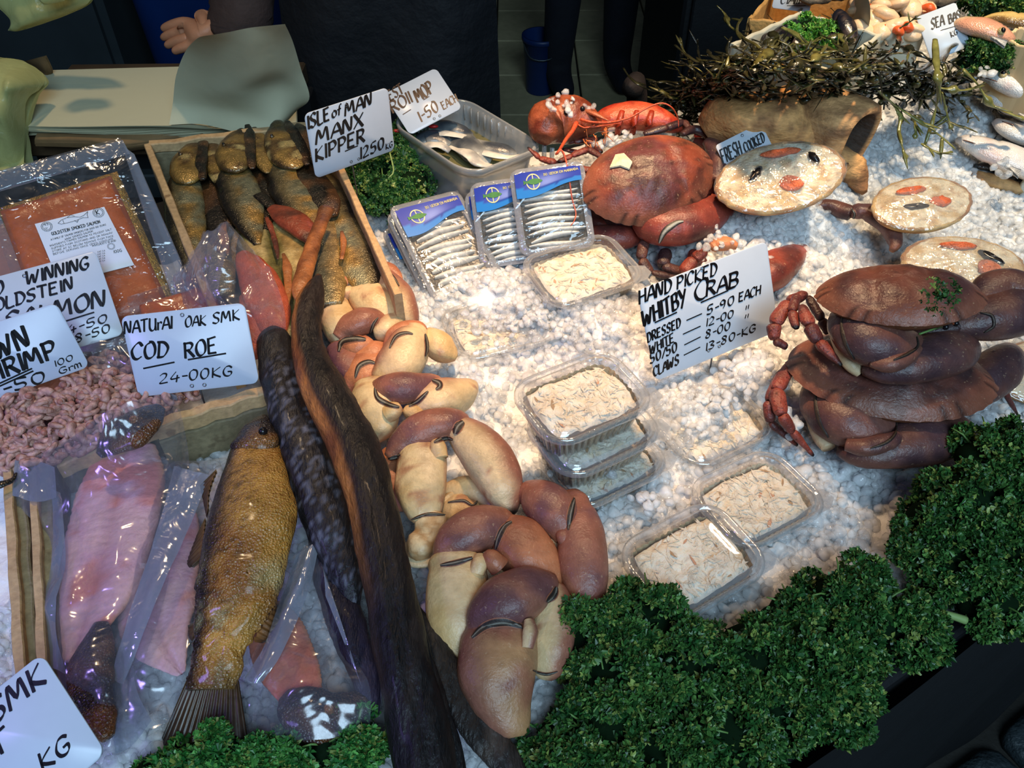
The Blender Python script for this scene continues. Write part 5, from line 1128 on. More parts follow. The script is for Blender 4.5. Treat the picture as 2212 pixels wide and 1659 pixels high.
def kipper(label, parts, z=.06, name='kipper'):
    t = thing(name, P(*parts[0][1][0][:2], z - .03), label, 'kipper', 'split kippers in the wooden crate')
    for i, (nm, rows, kind, *o) in enumerate(parts):
        kw = o[0] if o else {}; dz = kw.get('dz', 0); rows = [(r[0], r[1], r[2], z + dz + (r[3] if len(r) > 3 else 0)) for r in rows]
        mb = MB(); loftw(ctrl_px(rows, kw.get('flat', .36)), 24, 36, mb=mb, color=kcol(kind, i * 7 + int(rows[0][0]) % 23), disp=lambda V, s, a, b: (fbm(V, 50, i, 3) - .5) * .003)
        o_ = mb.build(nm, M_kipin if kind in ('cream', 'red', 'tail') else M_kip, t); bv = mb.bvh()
        if kw.get('eye'):
            p, n_ = hit(bv, *kw['eye'], .0002)
            if p is not None:
                m2 = MB(); ellipsoid(p, np.eye(3) * .0030, 12, 8, m2, C(96, 72, 40)); m2.build('eye', M_kip, o_)
                m3 = MB(); ellipsoid(p + n_ * .0022, np.eye(3) * .0019, 10, 7, m3, C(16, 12, 10)); m3.build('pupil', M_kip, o_)
        for pl, wd in kw.get('gill', ()):
            G, K = surf_strip(bv, pl, wd, cols=[C(30, 20, 14), C(46, 32, 20)])
            if G is not None: m2 = MB(); grid(m2, G, K); m2.build('gill_edge', M_kip, o_)
    return t
kipper('first kipper by the crate wall, its head resting on the back rim', [
    ('flank', [(402, 366, 50), (397, 405, 74), (399, 455, 84), (406, 515, 78), (416, 570, 52), (424, 612, 14)], 'skinL'), ('flank', [(452, 374, 44), (464, 415, 66), (474, 465, 74), (476, 520, 50), (470, 552, 12)], 'dark', {'dz': -.006}),
    ('head', [(428, 300, 16), (418, 314, 38), (406, 334, 54), (400, 354, 64), (402, 374, 66), (408, 388, 54), (412, 396, 18)], 'gold', {'dz': .010, 'flat': .34, 'eye': (390, 334)}), ('jaw', [(434, 290, 12), (438, 308, 22), (436, 330, 26), (434, 360, 28), (438, 388, 12)], 'dark', {'dz': .012, 'flat': .4}), ('gill_cover', [(446, 296, 14), (456, 316, 32), (464, 340, 44), (470, 366, 46), (474, 388, 30), (476, 398, 8)], 'gold', {'dz': .006, 'flat': .36})], .070)
kipper('second kipper from the crate wall with a shiny golden cheek', [
    ('flank', [(496, 350, 58), (508, 392, 86), (524, 438, 88), (540, 485, 60), (556, 528, 14)], 'skinL'), ('flank', [(552, 350, 46), (566, 392, 62), (578, 440, 62), (572, 490, 40), (562, 512, 8)], 'dark', {'dz': -.005}),
    ('head', [(524, 280, 16), (512, 294, 42), (502, 314, 60), (500, 334, 70), (506, 352, 68), (514, 364, 48), (518, 370, 16)], 'gold', {'dz': .012, 'flat': .34, 'eye': (484, 314)}), ('jaw', [(534, 270, 12), (538, 288, 24), (538, 312, 28), (540, 340, 28), (546, 364, 12)], 'dark', {'dz': .013, 'flat': .4}), ('gill_cover', [(548, 276, 14), (556, 296, 36), (564, 322, 48), (572, 348, 48), (576, 366, 26), (578, 374, 8)], 'gold', {'dz': .008, 'flat': .36})], .074)
kipper('third kipper with a dark head beside the first price card', [
    ('flank', [(602, 345, 62), (620, 390, 88), (644, 440, 92), (662, 488, 66), (674, 526, 16)], 'skinL'), ('flank', [(648, 362, 46), (676, 398, 74), (704, 438, 64), (720, 466, 20)], 'dark', {'dz': .002}),
    ('head', [(600, 262, 18), (600, 280, 46), (604, 304, 66), (614, 328, 78), (628, 346, 72), (638, 358, 46), (642, 364, 14)], 'gold', {'dz': .012, 'flat': .34, 'eye': (588, 296)}), ('jaw', [(620, 262, 12), (630, 284, 28), (642, 308, 34), (654, 334, 32), (664, 356, 12)], 'dark', {'dz': .014, 'flat': .4}), ('gill_cover', [(638, 268, 16), (656, 290, 44), (672, 318, 50), (684, 346, 34), (688, 360, 8)], 'dark', {'dz': .010, 'flat': .36})], .076)
kipper('kipper mostly hidden under the price card, golden flank showing', [
    ('flank', [(678, 370, 40), (700, 410, 84), (722, 455, 88), (738, 500, 56), (746, 530, 18)], 'skinR')], .064)
kipper('reddish brown kipper tail lying across the middle of the crate', [
    ('tail', [(586, 448, 26), (612, 462, 56), (642, 484, 62), (668, 512, 40), (684, 534, 16)], 'red', {'flat': .4}), ('tail_fin', [(560, 420, 30), (576, 436, 24), (594, 452, 20)], 'dark', {'flat': .3})], .080)
kipper('kipper half covered by the crumpled roe bag', [
    ('flank', [(478, 462, 24), (456, 500, 66), (448, 545, 90), (462, 600, 96), (478, 640, 60)], 'skinL', {}), ('flank', [(484, 462, 20), (510, 500, 60), (530, 545, 70), (540, 590, 50)], 'skinR', {}), ('belly_fin', [(484, 480, 10), (482, 505, 20), (488, 530, 18), (492, 548, 6)], 'tail', {'dz': .012, 'flat': .3})], .058)
kipper('pale golden split kipper in the front of the crate', [
    ('flank', [(568, 448, 18), (556, 490, 64), (556, 550, 90), (574, 620, 98), (604, 690, 84), (622, 732, 30)], 'cream', {'flat': .3}), ('flank', [(576, 450, 20), (604, 490, 74), (634, 545, 104), (650, 600, 92), (652, 650, 66), (646, 700, 30)], 'cream', {'flat': .3}),
    ('belly_fin', [(576, 470, 6), (588, 500, 13), (598, 540, 10), (600, 560, 4)], 'red', {'dz': .012, 'flat': .3}), ('belly_fin', [(612, 548, 6), (620, 580, 18), (622, 630, 17), (616, 680, 8)], 'tail', {'dz': .012, 'flat': .3})], .066)
kipper('grey green kipper against the right wall of the crate', [
    ('flank', [(716, 452, 30), (704, 500, 70), (700, 560, 88), (706, 620, 88), (714, 660, 50)], 'grey', {'flat': .32}), ('flank', [(726, 448, 30), (748, 490, 72), (770, 550, 90), (786, 600, 76), (794, 630, 30)], 'skinR', {'flat': .32}),
    ('belly_fin', [(738, 500, 5), (742, 525, 12), (738, 560, 8)], 'tail', {'dz': .013, 'flat': .3})], .066)
kt = kipper('slim orange brown fish tail lying on top of the kippers', [('tail', [(706, 452, 36), (694, 480, 32), (676, 530, 32), (660, 580, 38), (648, 622, 36), (646, 650, 14)], 'tail', {'flat': .6})], .10, 'smoked_tail')
kt['group'] = 'loose tails'

# ---- vacuum packed salmon
M_salm = mat('smoked_salmon', C(196, 98, 52), 0.32, var=((22, .14), (90, .10)), bump=((30, .002), (140, .0008)), spec=.6, sss=.1)
M_gold = mat('gold_board', C(190, 146, 60), 0.28, metal=.75, bump=(500, .0015), var=(300, .3))
M_vac = film('vacuum_film', (1, 1, 1), 0.005, C(220, 222, 230), 1.0, 0.12, (34, 0.007), 0.07, 0.5)
M_sheet = film('pouch_film', (0.93, 0.95, 1.0), 0.24, C(176, 184, 200), 1.0, 0.14, (26, 0.007), 0.10, 0.6)
M_white = mat('label_white', C(222, 226, 236), 0.5, var=(40, .03))
M_print = mat('print_black', C(24, 24, 28), 0.5)
def on_plane(q, pts, z):
    return np.array([from_local(q, *to_local(q, *p), z) for p in pts])
def plane_slab(mb, q, pts, z0, z1, amp=.0, seed=0, n=26, curve=0):
    l = np.array([to_local(q, *p) for p in pts]); u, v = np.meshgrid(np.linspace(0, 1, n), np.linspace(0, 1, n))
    X = ((1 - u) * (1 - v))[..., None] * l[0] + (u * (1 - v))[..., None] * l[1] + (u * v)[..., None] * l[2] + ((1 - u) * v)[..., None] * l[3]
    e = 1 - np.maximum(np.abs(2 * u - 1), np.abs(2 * v - 1)) ** 10; h = z0 + (z1 - z0) * e ** .5
    h = h + amp * (fbm(np.c_[X.reshape(-1, 2) * 40, np.zeros(n * n)], 1, seed, 3).reshape(n, n) - .5) * e
    G = q['c'] + X[..., :1] * q['u'] + X[..., 1:] * q['v'] + h[..., None] * q['n']; grid(mb, G, flip=True); G2 = q['c'] + X[..., :1] * q['u'] + X[..., 1:] * q['v'] + (z0 - .0006) * q['n']; grid(mb, G2)
qs = quadplane_n([(-8, 447), (255, 366), (392, 672), (120, 752)], (.30, -.50, .81), .045)
sp = thing('salmon_pack', from_local(qs, 0, 0, -.01), 'large vacuum pack of smoked salmon with a white printed label', 'salmon pack', 'vacuum packs of smoked salmon')
mb = MB(); plane_slab(mb, qs, [(-8, 447), (252, 366), (390, 672), (118, 752)], -.004, .0005); mb.build('gold_board', M_gold, sp)
mb = MB(); plane_slab(mb, qs, [(0, 456), (240, 380), (372, 672), (105, 750)], .0, .009, .006, 2); mb.build('salmon_slice', M_salm, sp)
mb = MB(); plane_slab(mb, qs, [(-46, 388), (262, 304), (428, 700), (100, 800)], .0075, .0105, .005, 5, 40); mb.build('pouch', M_vac, sp)
mb = MB(); plane_slab(mb, qs, [(-46, 384), (266, 306), (282, 336), (-30, 426)], .004, .006, .003, 7); mb.build('header_strip', M_sheet, sp)
mb = MB(); plane_slab(mb, qs, [(262, 312), (290, 332), (452, 700), (398, 720)], -.001, .002, .004, 8); mb.build('side_seam', M_sheet, sp)
lab = [(81, 494), (229, 457), (293, 581), (134, 622)]
mb = MB(); plane_slab(mb, qs, lab, .0125, .0130); lo_ = mb.build('label', M_white, sp, smooth=False)
ZL = .0134
def ribbon2(mb, q, A, w_, z):
    A = np.asarray(A, float)
    for a, b in zip(A[:-1], A[1:]):
        d = b - a; l = np.linalg.norm(d)
        if l < 1e-7: continue
        nn = np.array([-d[1], d[0]]) / l * w_ / 2; d = d / l * w_ * .25
        pts = [a - d - nn, b + d - nn, b + d + nn, a - d + nn]; mb.add([from_local(q, *p, z) for p in pts], [[0, 1, 2, 3]], C(22, 22, 26))
sp2 = thing('salmon_pack', P(400, 690, .03), 'second salmon pack peeping out behind the cod roe price card', 'salmon pack', 'vacuum packs of smoked salmon')
q2 = quadplane_n([(300, 664), (430, 622), (540, 740), (330, 790)], (.1, -.4, .9), .04)
mb = MB(); plane_slab(mb, q2, [(300, 664), (430, 622), (540, 740), (330, 790)], 0, .010, .006, 3); mb.build('salmon_slice', M_salm, sp2)
mb = MB(); plane_slab(mb, q2, [(280, 650), (440, 600), (560, 745), (310, 800)], .009, .012, .008, 6); mb.build('pouch', M_vac, sp2)
sp3 = thing('salmon_pack', P(10, 560, .03), 'salmon pack under the large one, only its grey edge showing', 'salmon pack', 'vacuum packs of smoked salmon')
q3 = quadplane_n([(-120, 500), (30, 460), (100, 640), (-60, 690)], (.30, -.50, .81), .03)
mb = MB(); plane_slab(mb, q3, [(-120, 505), (12, 470), (86, 640), (-60, 690)], -.006, .003, .003, 4); mb.build('salmon_slice', M_salm, sp3)
mb = MB(); plane_slab(mb, q3, [(-130, 490), (24, 446), (106, 640), (-60, 700)], .002, .004, .004, 9); mb.build('pouch', M_sheet, sp3)

# ---- cod roe in a crumpled bag
M_roe = mat('cod_roe', C(196, 92, 62), 0.34, var=((26, .25), (120, .15)), bump=((50, .003), (600, .001)), spec=.6, sss=.15)
M_bagf = film('clear_bag', (.98, .98, 1.0), 0.03, C(205, 208, 225), 1.0, 0.17, (17, 0.014), 0.05, 0.28)
def film_sheet(t, rows, n=60, amp=.008, sc_=26, seed=0, nm='bag', m_=None, aniso=(1, .5, 1)):
    G = sheet_ctrl([[P(*q) for q in r] for r in rows], n, n); f = fbm(G.reshape(-1, 3) * np.array(aniso), sc_, seed, 3); rid = 1 - np.abs(2 * f - 1)
    G[..., 2] += ((rid - .6) * amp * 2).reshape(n, n); mb = MB(); grid(mb, G, flip=True); G2 = G.copy(); G2[..., 2] -= .0005; grid(mb, G2)
    return mb.build(nm, m_ or M_bagf, t)
rb = thing('cod_roe', P(560, 660, .03), 'orange cod roe sack in a crumpled clear bag', 'cod roe')
for i, rows in enumerate(([(524, 548, 26, .085), (540, 575, 62, .085), (562, 620, 88, .08), (582, 670, 86, .075), (588, 715, 60, .07), (586, 740, 20, .065)], [(548, 640, 60, .07), (560, 690, 90, .068), (550, 740, 80, .06), (530, 765, 40, .055)])):
    mb = MB(); loftw(ctrl_px(rows, .7), 24, 26, mb=mb, disp=lambda V, s, a, b: (fbm(V, 40, i, 3) - .5) * .007); mb.build('roe_lobe', M_roe, rb)
film_sheet(rb, [[(452, 508, .12), (488, 492, .135), (530, 520, .125), (548, 545, .11)], [(420, 560, .10), (470, 545, .135), (520, 560, .13), (585, 590, .10)], [(376, 610, .075), (440, 620, .11), (520, 640, .11), (612, 660, .085)], [(400, 665, .07), (460, 670, .09), (530, 690, .10), (618, 705, .08)], [(440, 700, .06), (500, 720, .07), (560, 745, .07), (612, 730, .06)]], seed=3, amp=.012)
film_sheet(rb, [[(440, 520, .10), (480, 505, .11), (500, 530, .11)], [(400, 590, .08), (450, 590, .095), (480, 600, .10)], [(372, 625, .07), (420, 650, .075), (470, 670, .085)]], seed=8, amp=.014, nm='bag_fold')

# ---- brown shrimp in a crate
sc1 = thing('shrimp_crate', P(300, 930, .0), 'low wooden crate heaped with peeled brown shrimp', 'crate')
zt = .058
plank(sc1, P(612, 826, zt), P(330, 916, zt), zt, .016, .012); plank(sc1, P(612, 832, zt) + [0, 0, -.017], P(330, 922, zt) + [0, 0, -.017], zt, .055, .008, M_wood2)
plank(sc1, P(330, 916, .055), P(120, 1000, .05), zt, .016, .010); plank(sc1, P(330, 922, .04), P(120, 1006, .035), zt, .04, .007, M_wood2)
mb = MB(); Gt = sheet_ctrl([[P(-80, 760, .03), P(150, 760, .035), P(380, 760, .04)], [P(-80, 900, .04), P(150, 880, .055), P(400, 850, .045)], [P(-80, 1010, .025), P(80, 1000, .03), P(330, 915, .035)]], 20, 20); grid(mb, Gt, flip=True); mb.build('shrimp_bed', mat('shrimp_bed', C(120, 78, 70), .6, var=(60, .4), bump=(100, .004)), sc1, kind='stuff')
liner = thing('plastic_liner', P(300, 760, .06), 'clear plastic liner folded behind the heap of brown shrimp', 'plastic sheet')
film_sheet(liner, [[(160, 765, .06), (240, 735, .075), (330, 730, .075), (400, 760, .06)], [(180, 800, .06), (260, 780, .07), (340, 780, .07), (420, 800, .06)], [(200, 850, .045), (280, 830, .05), (350, 830, .05), (430, 850, .05)]], seed=12, amp=.008, nm='liner_film')
M_shr = mat('brown_shrimp', rough=0.42, vcol=True, bump=((240, .0014), (700, .0006)), var=((120, .2),), sss=.15)
protos = []
for k in range(6):
    mb = MB(); R = .0052 + .0014 * random.random(); a0 = random.uniform(-.3, .3); sp_ = random.uniform(3.4, 5.0); A = []
    for i in range(9):
        f = i / 8; th = a0 + sp_ * f; r = (.0036 * (1 - .60 * f) * (1 + .12 * (i % 2))) if i < 8 else .0008
        A.append([R * math.cos(th) * (1 + .25 * f), R * math.sin(th) * (1 + .25 * f), .0012 * math.sin(f * 3 + k), r, r * .9])
    loftw(A, 8, 15, mb=mb, color=lambda V, s, ca, sa: L(C(206, 160, 144), C(152, 110, 98), sm(.35, .7, fbm(V, 260, k, 2) + .15 * np.sin(s * 40))))
    mb.add(*ellipsoid(A[0][:3], np.eye(3) * .0029, 8, 6)[:2], C(170, 112, 96))
    o = mb.build('brown_shrimp', M_shr, None); o.location = (0, 0, -5); protos.append(o)
poly = np.array([(-30, 850), (60, 850), (150, 830), (215, 765), (330, 790), (400, 800), (430, 850), (330, 905), (250, 940), (140, 985), (60, 1010), (-30, 1010)])
def inpoly(x, y):
    c = False; n = len(poly); j = n - 1
    for i in range(n):
        if ((poly[i, 1] > y) != (poly[j, 1] > y)) and (x < (poly[j, 0] - poly[i, 0]) * (y - poly[i, 1]) / (poly[j, 1] - poly[i, 1]) + poly[i, 0]): c = not c
        j = i
    return c
r3 = random.Random(5); n = 0; used = set()
while n < 296:
    x, y = r3.uniform(-25, 430), r3.uniform(765, 1008)
    if not inpoly(x, y): continue
    if x > 285 and y < 858 and r3.random() < .75: continue
    pr = r3.randrange(6); o = protos[pr] if pr not in used else protos[pr].copy()
    if pr in used: COL.objects.link(o)
    used.add(pr); zc = .045 + .022 * math.exp(-((x - 160) / 220) ** 2 - ((y - 890) / 80) ** 2) + r3.uniform(0, .010)
    o.location = P(x, y, zc); o.rotation_euler = (r3.uniform(-.9, .9), r3.uniform(-.9, .9), r3.uniform(0, 6.28)); s = r3.uniform(.9, 1.25); o.scale = (s, s, s)
    tag(o, 'peeled brown shrimp curled in the heap in the low wooden crate', 'shrimp', 'brown shrimp in the wooden crate'); n += 1

# ---- wooden strips at the left edge (end of another crate)
sc2 = thing('wooden_crate', P(50, 1250, .0), 'rough wooden crate end with two long boards at the left edge', 'crate')
for a_, b_, w_ in (((12, 975), (44, 1490), .008), ((68, 985), (92, 1490), .007)):
    plank(sc2, P(*a_, .052), P(*b_, .048), .05, .05, w_); 
plank(sc2, P(34, 975, .045), P(66, 1490, .040), .05, .045, .012, M_wood2); plank(sc2, P(96, 1000, .045), P(112, 1490, .040), .05, .045, .012, M_wood2)  # darker planks put the shaded sides of the two lit boards into colour
tw = thing('smoked_tail', P(15, 1045, .05), 'thin dark smoked tail lying over the wooden boards at the left edge', 'fish tail')
mb = MB(); loftw(ctrl_px([(-20, 1055, 24, .062), (5, 1046, 18, .062), (28, 1036, 12, .06), (34, 1022, 5, .06)], .6), 12, 14, mb=mb, color=DKK, disp=lambda V, s, a, b: (fbm(V, 200, 1) - .5) * .002); mb.build('tail', M_kip, tw)

# ---- whole smoked trout
M_trout = mat('smoked_trout', rough=0.30, vcol=True, bump=((50, .003), (170, .0016)), scales=(520, .0012), var=((30, .2), (160, .16)), spec=.75, coat=.3, rvar=.08)
M_fin = mat('smoked_fin', rough=0.4, vcol=True, bump=((40, .001),), var=((200, .3),), coat=.2)
def trcol(V, s, ca, sa):
    n = fbm(V, 30, 4, 3); n2 = fbm(V, 240, 9, 2); K = L(C(186, 132, 56), C(146, 94, 36), sm(.4, .66, n)); K = L(K, C(40, 30, 20), sm(.35, .80, ca + (n - .5) * .3)); K = L(K, C(34, 26, 20), sm(.16, .07, s + (n - .5) * .05))
    K = L(K, C(150, 138, 96), .6 * sm(.6, .75, fbm(V * [1, .4, 1], 60, 12, 3)) * sm(.55, .7, s)); K = K * (1 - .55 * (sm(.62, .68, n2) * sm(-.6, .2, ca)))[:, None]; return L(K, C(60, 40, 22), .7 * sm(.86, 1, s))
tr = thing('smoked_trout', P(510, 1200, .03), 'whole golden smoked trout lying tail towards the parsley', 'fish')
mb = MB(); loftw(ctrl_px([(566, 904, 20, .062), (560, 922, 62, .064), (552, 955, 98, .066), (549, 1000, 120, .068), (548, 1060, 160, .068), (545, 1120, 192, .068), (532, 1180, 192, .066), (521, 1240, 182, .064), (506, 1310, 170, .06), (484, 1375, 130, .055), (468, 1430, 112, .05), (459, 1470, 108, .046), (456, 1490, 106, .044)], .5), 40, 70, mb=mb, color=trcol, disp=lambda V, s, a, b: (fbm(V, 45, 2, 3) - .5) * .004 + .0016 * np.sin(fbm(V * [.6, 1, 1], 40, 8, 2) * 40) * sm(.55, .72, s)); mb.build('body', M_trout, tr); bt = mb.bvh()
mb = MB(); loftw(ctrl_px([(568, 900, 16, .06), (562, 915, 50, .066), (556, 938, 84, .07), (551, 965, 104, .072), (550, 982, 60, .068)], .52), 28, 24, mb=mb, color=lambda V, s, a, b: L(C(38, 29, 21), C(120, 80, 38), sm(.42, .68, fbm(V, 40, 6, 3)) * sm(.4, .9, s)), disp=lambda V, s, a, b: (fbm(V, 60, 4, 3) - .5) * .006); mb.build('head', M_trout, tr)
for x, y in ((568, 934),):
    p, n_ = hit(mb.bvh(), x, y, .001); m2 = MB(); ellipsoid(p if p is not None else P(x, y, .08), np.eye(3) * .004, 12, 8, m2, C(26, 20, 16)); m2.build('eye', M_tip, tr)
def fin(t, pts, th=.0022, nm='fin', k0=C(56, 40, 26), k1=C(120, 84, 40), rays=9):
    """fan: first row (base) and second row (edge) of pixel points with z; ridged by rays"""
    a = resample(np.array([P(*q) for q in pts[0]]), rays * 4 + 1); b = resample(np.array([P(*q) for q in pts[1]]), rays * 4 + 1); R = []; K = []
    for f in np.linspace(0, 1, 9):
        g = a * (1 - f) + b * f; g[:, 2] += .0012 * np.cos(np.arange(rays * 4 + 1) * math.pi / 2) * (1 - .3 * f); R.append(g); K.append(np.tile(L(k1, k0, np.array(f ** .7)), (len(g), 1)))
    G = np.stack(R); mb = MB(); grid(mb, G, np.stack(K), flip=True); G2 = G.copy(); G2[..., 2] -= th; grid(mb, G2, np.stack(K)); return mb.build(nm, M_fin, t)
fin(tr, [[(404, 1470, .04), (430, 1480, .043), (460, 1482, .044), (490, 1480, .043), (515, 1466, .04)], [(350, 1595, .02), (372, 1652, .02), (440, 1640, .026), (505, 1600, .028), (534, 1590, .024)]], nm='tail_fin', k0=C(44, 32, 24), k1=C(84, 56, 32), rays=14)
fin(tr, [[(468, 1015, .062), (452, 1060, .062), (450, 1100, .06)], [(432, 1050, .05), (440, 1090, .05), (446, 1118, .055)]], nm='fin'); fin(tr, [[(444, 1120, .06), (440, 1160, .06), (438, 1205, .058)], [(424, 1160, .048), (404, 1216, .048), (420, 1222, .05)]], nm='fin')
fin(tr, [[(424, 1345, .055), (420, 1362, .054), (420, 1375, .052)], [(406, 1352, .048), (408, 1376, .046), (416, 1382, .048)]], nm='adipose_fin', rays=3); fin(tr, [[(592, 1298, .05), (572, 1340, .05), (546, 1385, .048)], [(604, 1310, .04), (603, 1376, .038), (560, 1386, .04)]], nm='anal_fin', k1=C(150, 96, 48))

# ---- trout fillets in clear pouches
M_fil = mat('trout_fillet', rough=0.36, vcol=True, bump=((60, .002), (260, .0008)), var=((40, .08), (160, .06)), spec=.55, sss=.2)
def filcol(seed, a=C(250, 194, 188), b=C(240, 180, 190)):
    def f(V, s, ca, sa):
        n = fbm(V, 32, seed, 3); K = L(a, b, sm(.4, .66, n)); K = L(K, C(176, 112, 112), .45 * np.exp(-((ca - .05) / .14) ** 2) * (sa > 0)); K = K * (1 - .10 * (np.sin(s * 150 - 6 * np.abs(ca)) > .3) * (sa > 0))[:, None]; K = L(K, C(226, 120, 84), .7 * sm(.58, .7, n)); return L(K, C(206, 140, 84), .6 * sm(-.8, -1, ca))
    return f
def pouch(label, fillet, head, tail, seed, films, z=.035, heads='head', kcol_=None):
    t = thing('trout_pouch', P(*fillet[2][:2], z - .02), label, 'packed trout', 'smoked trout fillets in clear pouches')
    R = [(*r[:3], z + (r[3] if len(r) > 3 else 0)) for r in fillet]; mb = MB(); loftw(ctrl_px(R, .16), 40, 60, mb=mb, color=kcol_ or filcol(seed), power=.8, disp=lambda V, s, a, b: (fbm(V, 50, seed, 2) - .5) * .003 - .0025 * np.exp(-((a - .05) / .12) ** 2) * (b > 0) + .0005 * np.sin(s * 150 - 6 * np.abs(a)) * (b > 0)); mb.build('fillet', M_fil, t)
    for nm, rows in (('head', head), ('tail', tail)):
        if not rows: continue
        mb = MB(); loftw(ctrl_px([(*r[:3], z + .006 + (r[3] if len(r) > 3 else 0)) for r in rows], .42), 26, 26, mb=mb, color=lambda V, s, a, b: L(C(40, 26, 20), C(104, 62, 28), sm(.45, .7, fbm(V, 50, seed, 3))), disp=lambda V, s, a, b: (fbm(V, 50, seed + 3, 3) - .5) * .008); o_ = mb.build(nm, M_trout, t)
        if nm == 'head': 
            bv = mb.bvh(); c = rows[len(rows) // 2]; p, n_ = hit(bv, c[0] - 4, c[1] - 12, .0005)
            if p is not None: m2 = MB(); ellipsoid(p, np.eye(3) * .0042, 12, 8, m2, C(150, 92, 36)); m2.build('eye', M_trout, o_)
    for i, rows in enumerate(films): film_sheet(t, rows, seed=seed + i * 3, amp=.007, nm='pouch_film', m_=M_bagf)
    return t
pouch('pink trout fillet with dark head in a clear pouch by the wooden boards',
    [(272, 972, 120), (270, 990, 140), (262, 1050, 180), (250, 1110, 190), (236, 1170, 186), (222, 1230, 180), (204, 1290, 164), (186, 1340, 128), (170, 1390, 84), (158, 1430, 40)],
    [(214, 984, 24, .03), (230, 968, 64, .033), (260, 945, 100, .037), (294, 920, 104, .04), (324, 896, 74, .04), (346, 880, 30, .038)], [(218, 1346, 26), (212, 1375, 60), (200, 1420, 90), (198, 1470, 100), (208, 1525, 84), (222, 1570, 50), (234, 1594, 20)], 3,
    [[[(50, 1010, .06), (130, 960, .07), (230, 900, .098), (340, 850, .10), (384, 860, .08)], [(30, 1080, .045), (110, 1060, .055), (225, 1000, .075), (350, 970, .07), (410, 1000, .045)], [(112, 1180, .035), (140, 1180, .045), (240, 1160, .052), (330, 1150, .048), (390, 1150, .036)], [(100, 1330, .03), (130, 1320, .042), (210, 1310, .05), (290, 1300, .045), (350, 1310, .032)], [(90, 1470, .025), (140, 1460, .04), (210, 1450, .05), (260, 1470, .04), (300, 1500, .028)], [(150, 1620, .02), (190, 1620, .03), (230, 1620, .03), (260, 1610, .03), (290, 1600, .022)]]])
pouch('pale trout fillet in a pouch between the pink fillet and the golden trout',
    [(404, 1110, 40), (392, 1150, 80), (372, 1210, 120), (350, 1270, 150), (340, 1330, 160), (350, 1385, 120), (376, 1430, 60), (392, 1455, 20)], None, None, 8,
    [[[(350, 1010, .03), (400, 1000, .035), (450, 1000, .03)], [(300, 1160, .03), (370, 1150, .045), (440, 1150, .03)], [(262, 1300, .025), (340, 1290, .046), (430, 1290, .03)], [(245, 1460, .022), (320, 1440, .042), (410, 1420, .03)], [(240, 1600, .02), (300, 1590, .03), (380, 1560, .024)]]], z=.026)
pouch('orange trout fillet with a glossy dark head in a pouch beside the eels',
    [(566, 1300, 40), (580, 1330, 90), (600, 1380, 120), (624, 1440, 124), (650, 1490, 100), (668, 1520, 60)], [(612, 1502, 36), (634, 1520, 84), (672, 1540, 118), (716, 1544, 118), (756, 1530, 100), (788, 1506, 50)], None, 12,
    [[[(640, 1200, .04), (680, 1175, .045), (700, 1185, .04)], [(590, 1290, .035), (650, 1290, .05), (720, 1290, .036)], [(540, 1400, .03), (640, 1400, .048), (760, 1410, .034)], [(530, 1500, .028), (650, 1500, .055), (800, 1490, .045)], [(540, 1590, .022), (660, 1600, .04), (800, 1590, .03)]]], z=.028, kcol_=filcol(12, C(232, 132, 92), C(216, 112, 74)))

def fold(t, rows, seed): film_sheet(t, rows, 40, .005, 30, seed, 'pouch_edge', M_sheet)
PT = {o_['label'][:12]: o_ for o_ in COL.objects if o_.name.startswith('trout_pouch')}
pp_ = list(PT.values())
fold(pp_[0], [[(36, 1000, .055), (90, 1002, .058), (118, 1010, .06)], [(30, 1075, .05), (80, 1085, .052), (122, 1075, .054)]], 1)
fold(pp_[0], [[(112, 1060, .05), (122, 1062, .052), (130, 1064, .05)], [(112, 1190, .046), (126, 1185, .05), (140, 1180, .05)], [(92, 1330, .04), (104, 1335, .044), (122, 1340, .046)], [(96, 1440, .035), (124, 1450, .04), (146, 1460, .04)]], 2)
fold(pp_[1], [[(378, 1010, .05), (420, 1020, .052), (455, 1030, .05)], [(330, 1190, .05), (356, 1200, .054), (380, 1210, .052)], [(280, 1330, .045), (300, 1340, .05), (318, 1352, .048)], [(243, 1470, .036), (258, 1476, .04), (268, 1480, .038)]], 3)
fold(pp_[1], [[(240, 1480, .03), (262, 1470, .034), (290, 1440, .034)], [(244, 1560, .028), (270, 1545, .032), (300, 1500, .032)], [(250, 1630, .024), (290, 1610, .028), (330, 1560, .028)]], 6)
fold(pp_[2], [[(640, 1200, .05), (672, 1180, .054), (690, 1182, .05)], [(606, 1290, .05), (630, 1296, .056), (660, 1300, .05)], [(570, 1400, .046), (590, 1410, .052), (606, 1420, .05)], [(530, 1470, .04), (552, 1480, .045), (570, 1476, .042)]], 4)
fold(pp_[2], [[(690, 1200, .045), (700, 1240, .048), (704, 1290, .045)], [(720, 1290, .043), (736, 1340, .046), (744, 1390, .043)], [(752, 1420, .04), (770, 1450, .042), (784, 1490, .04)]], 5)
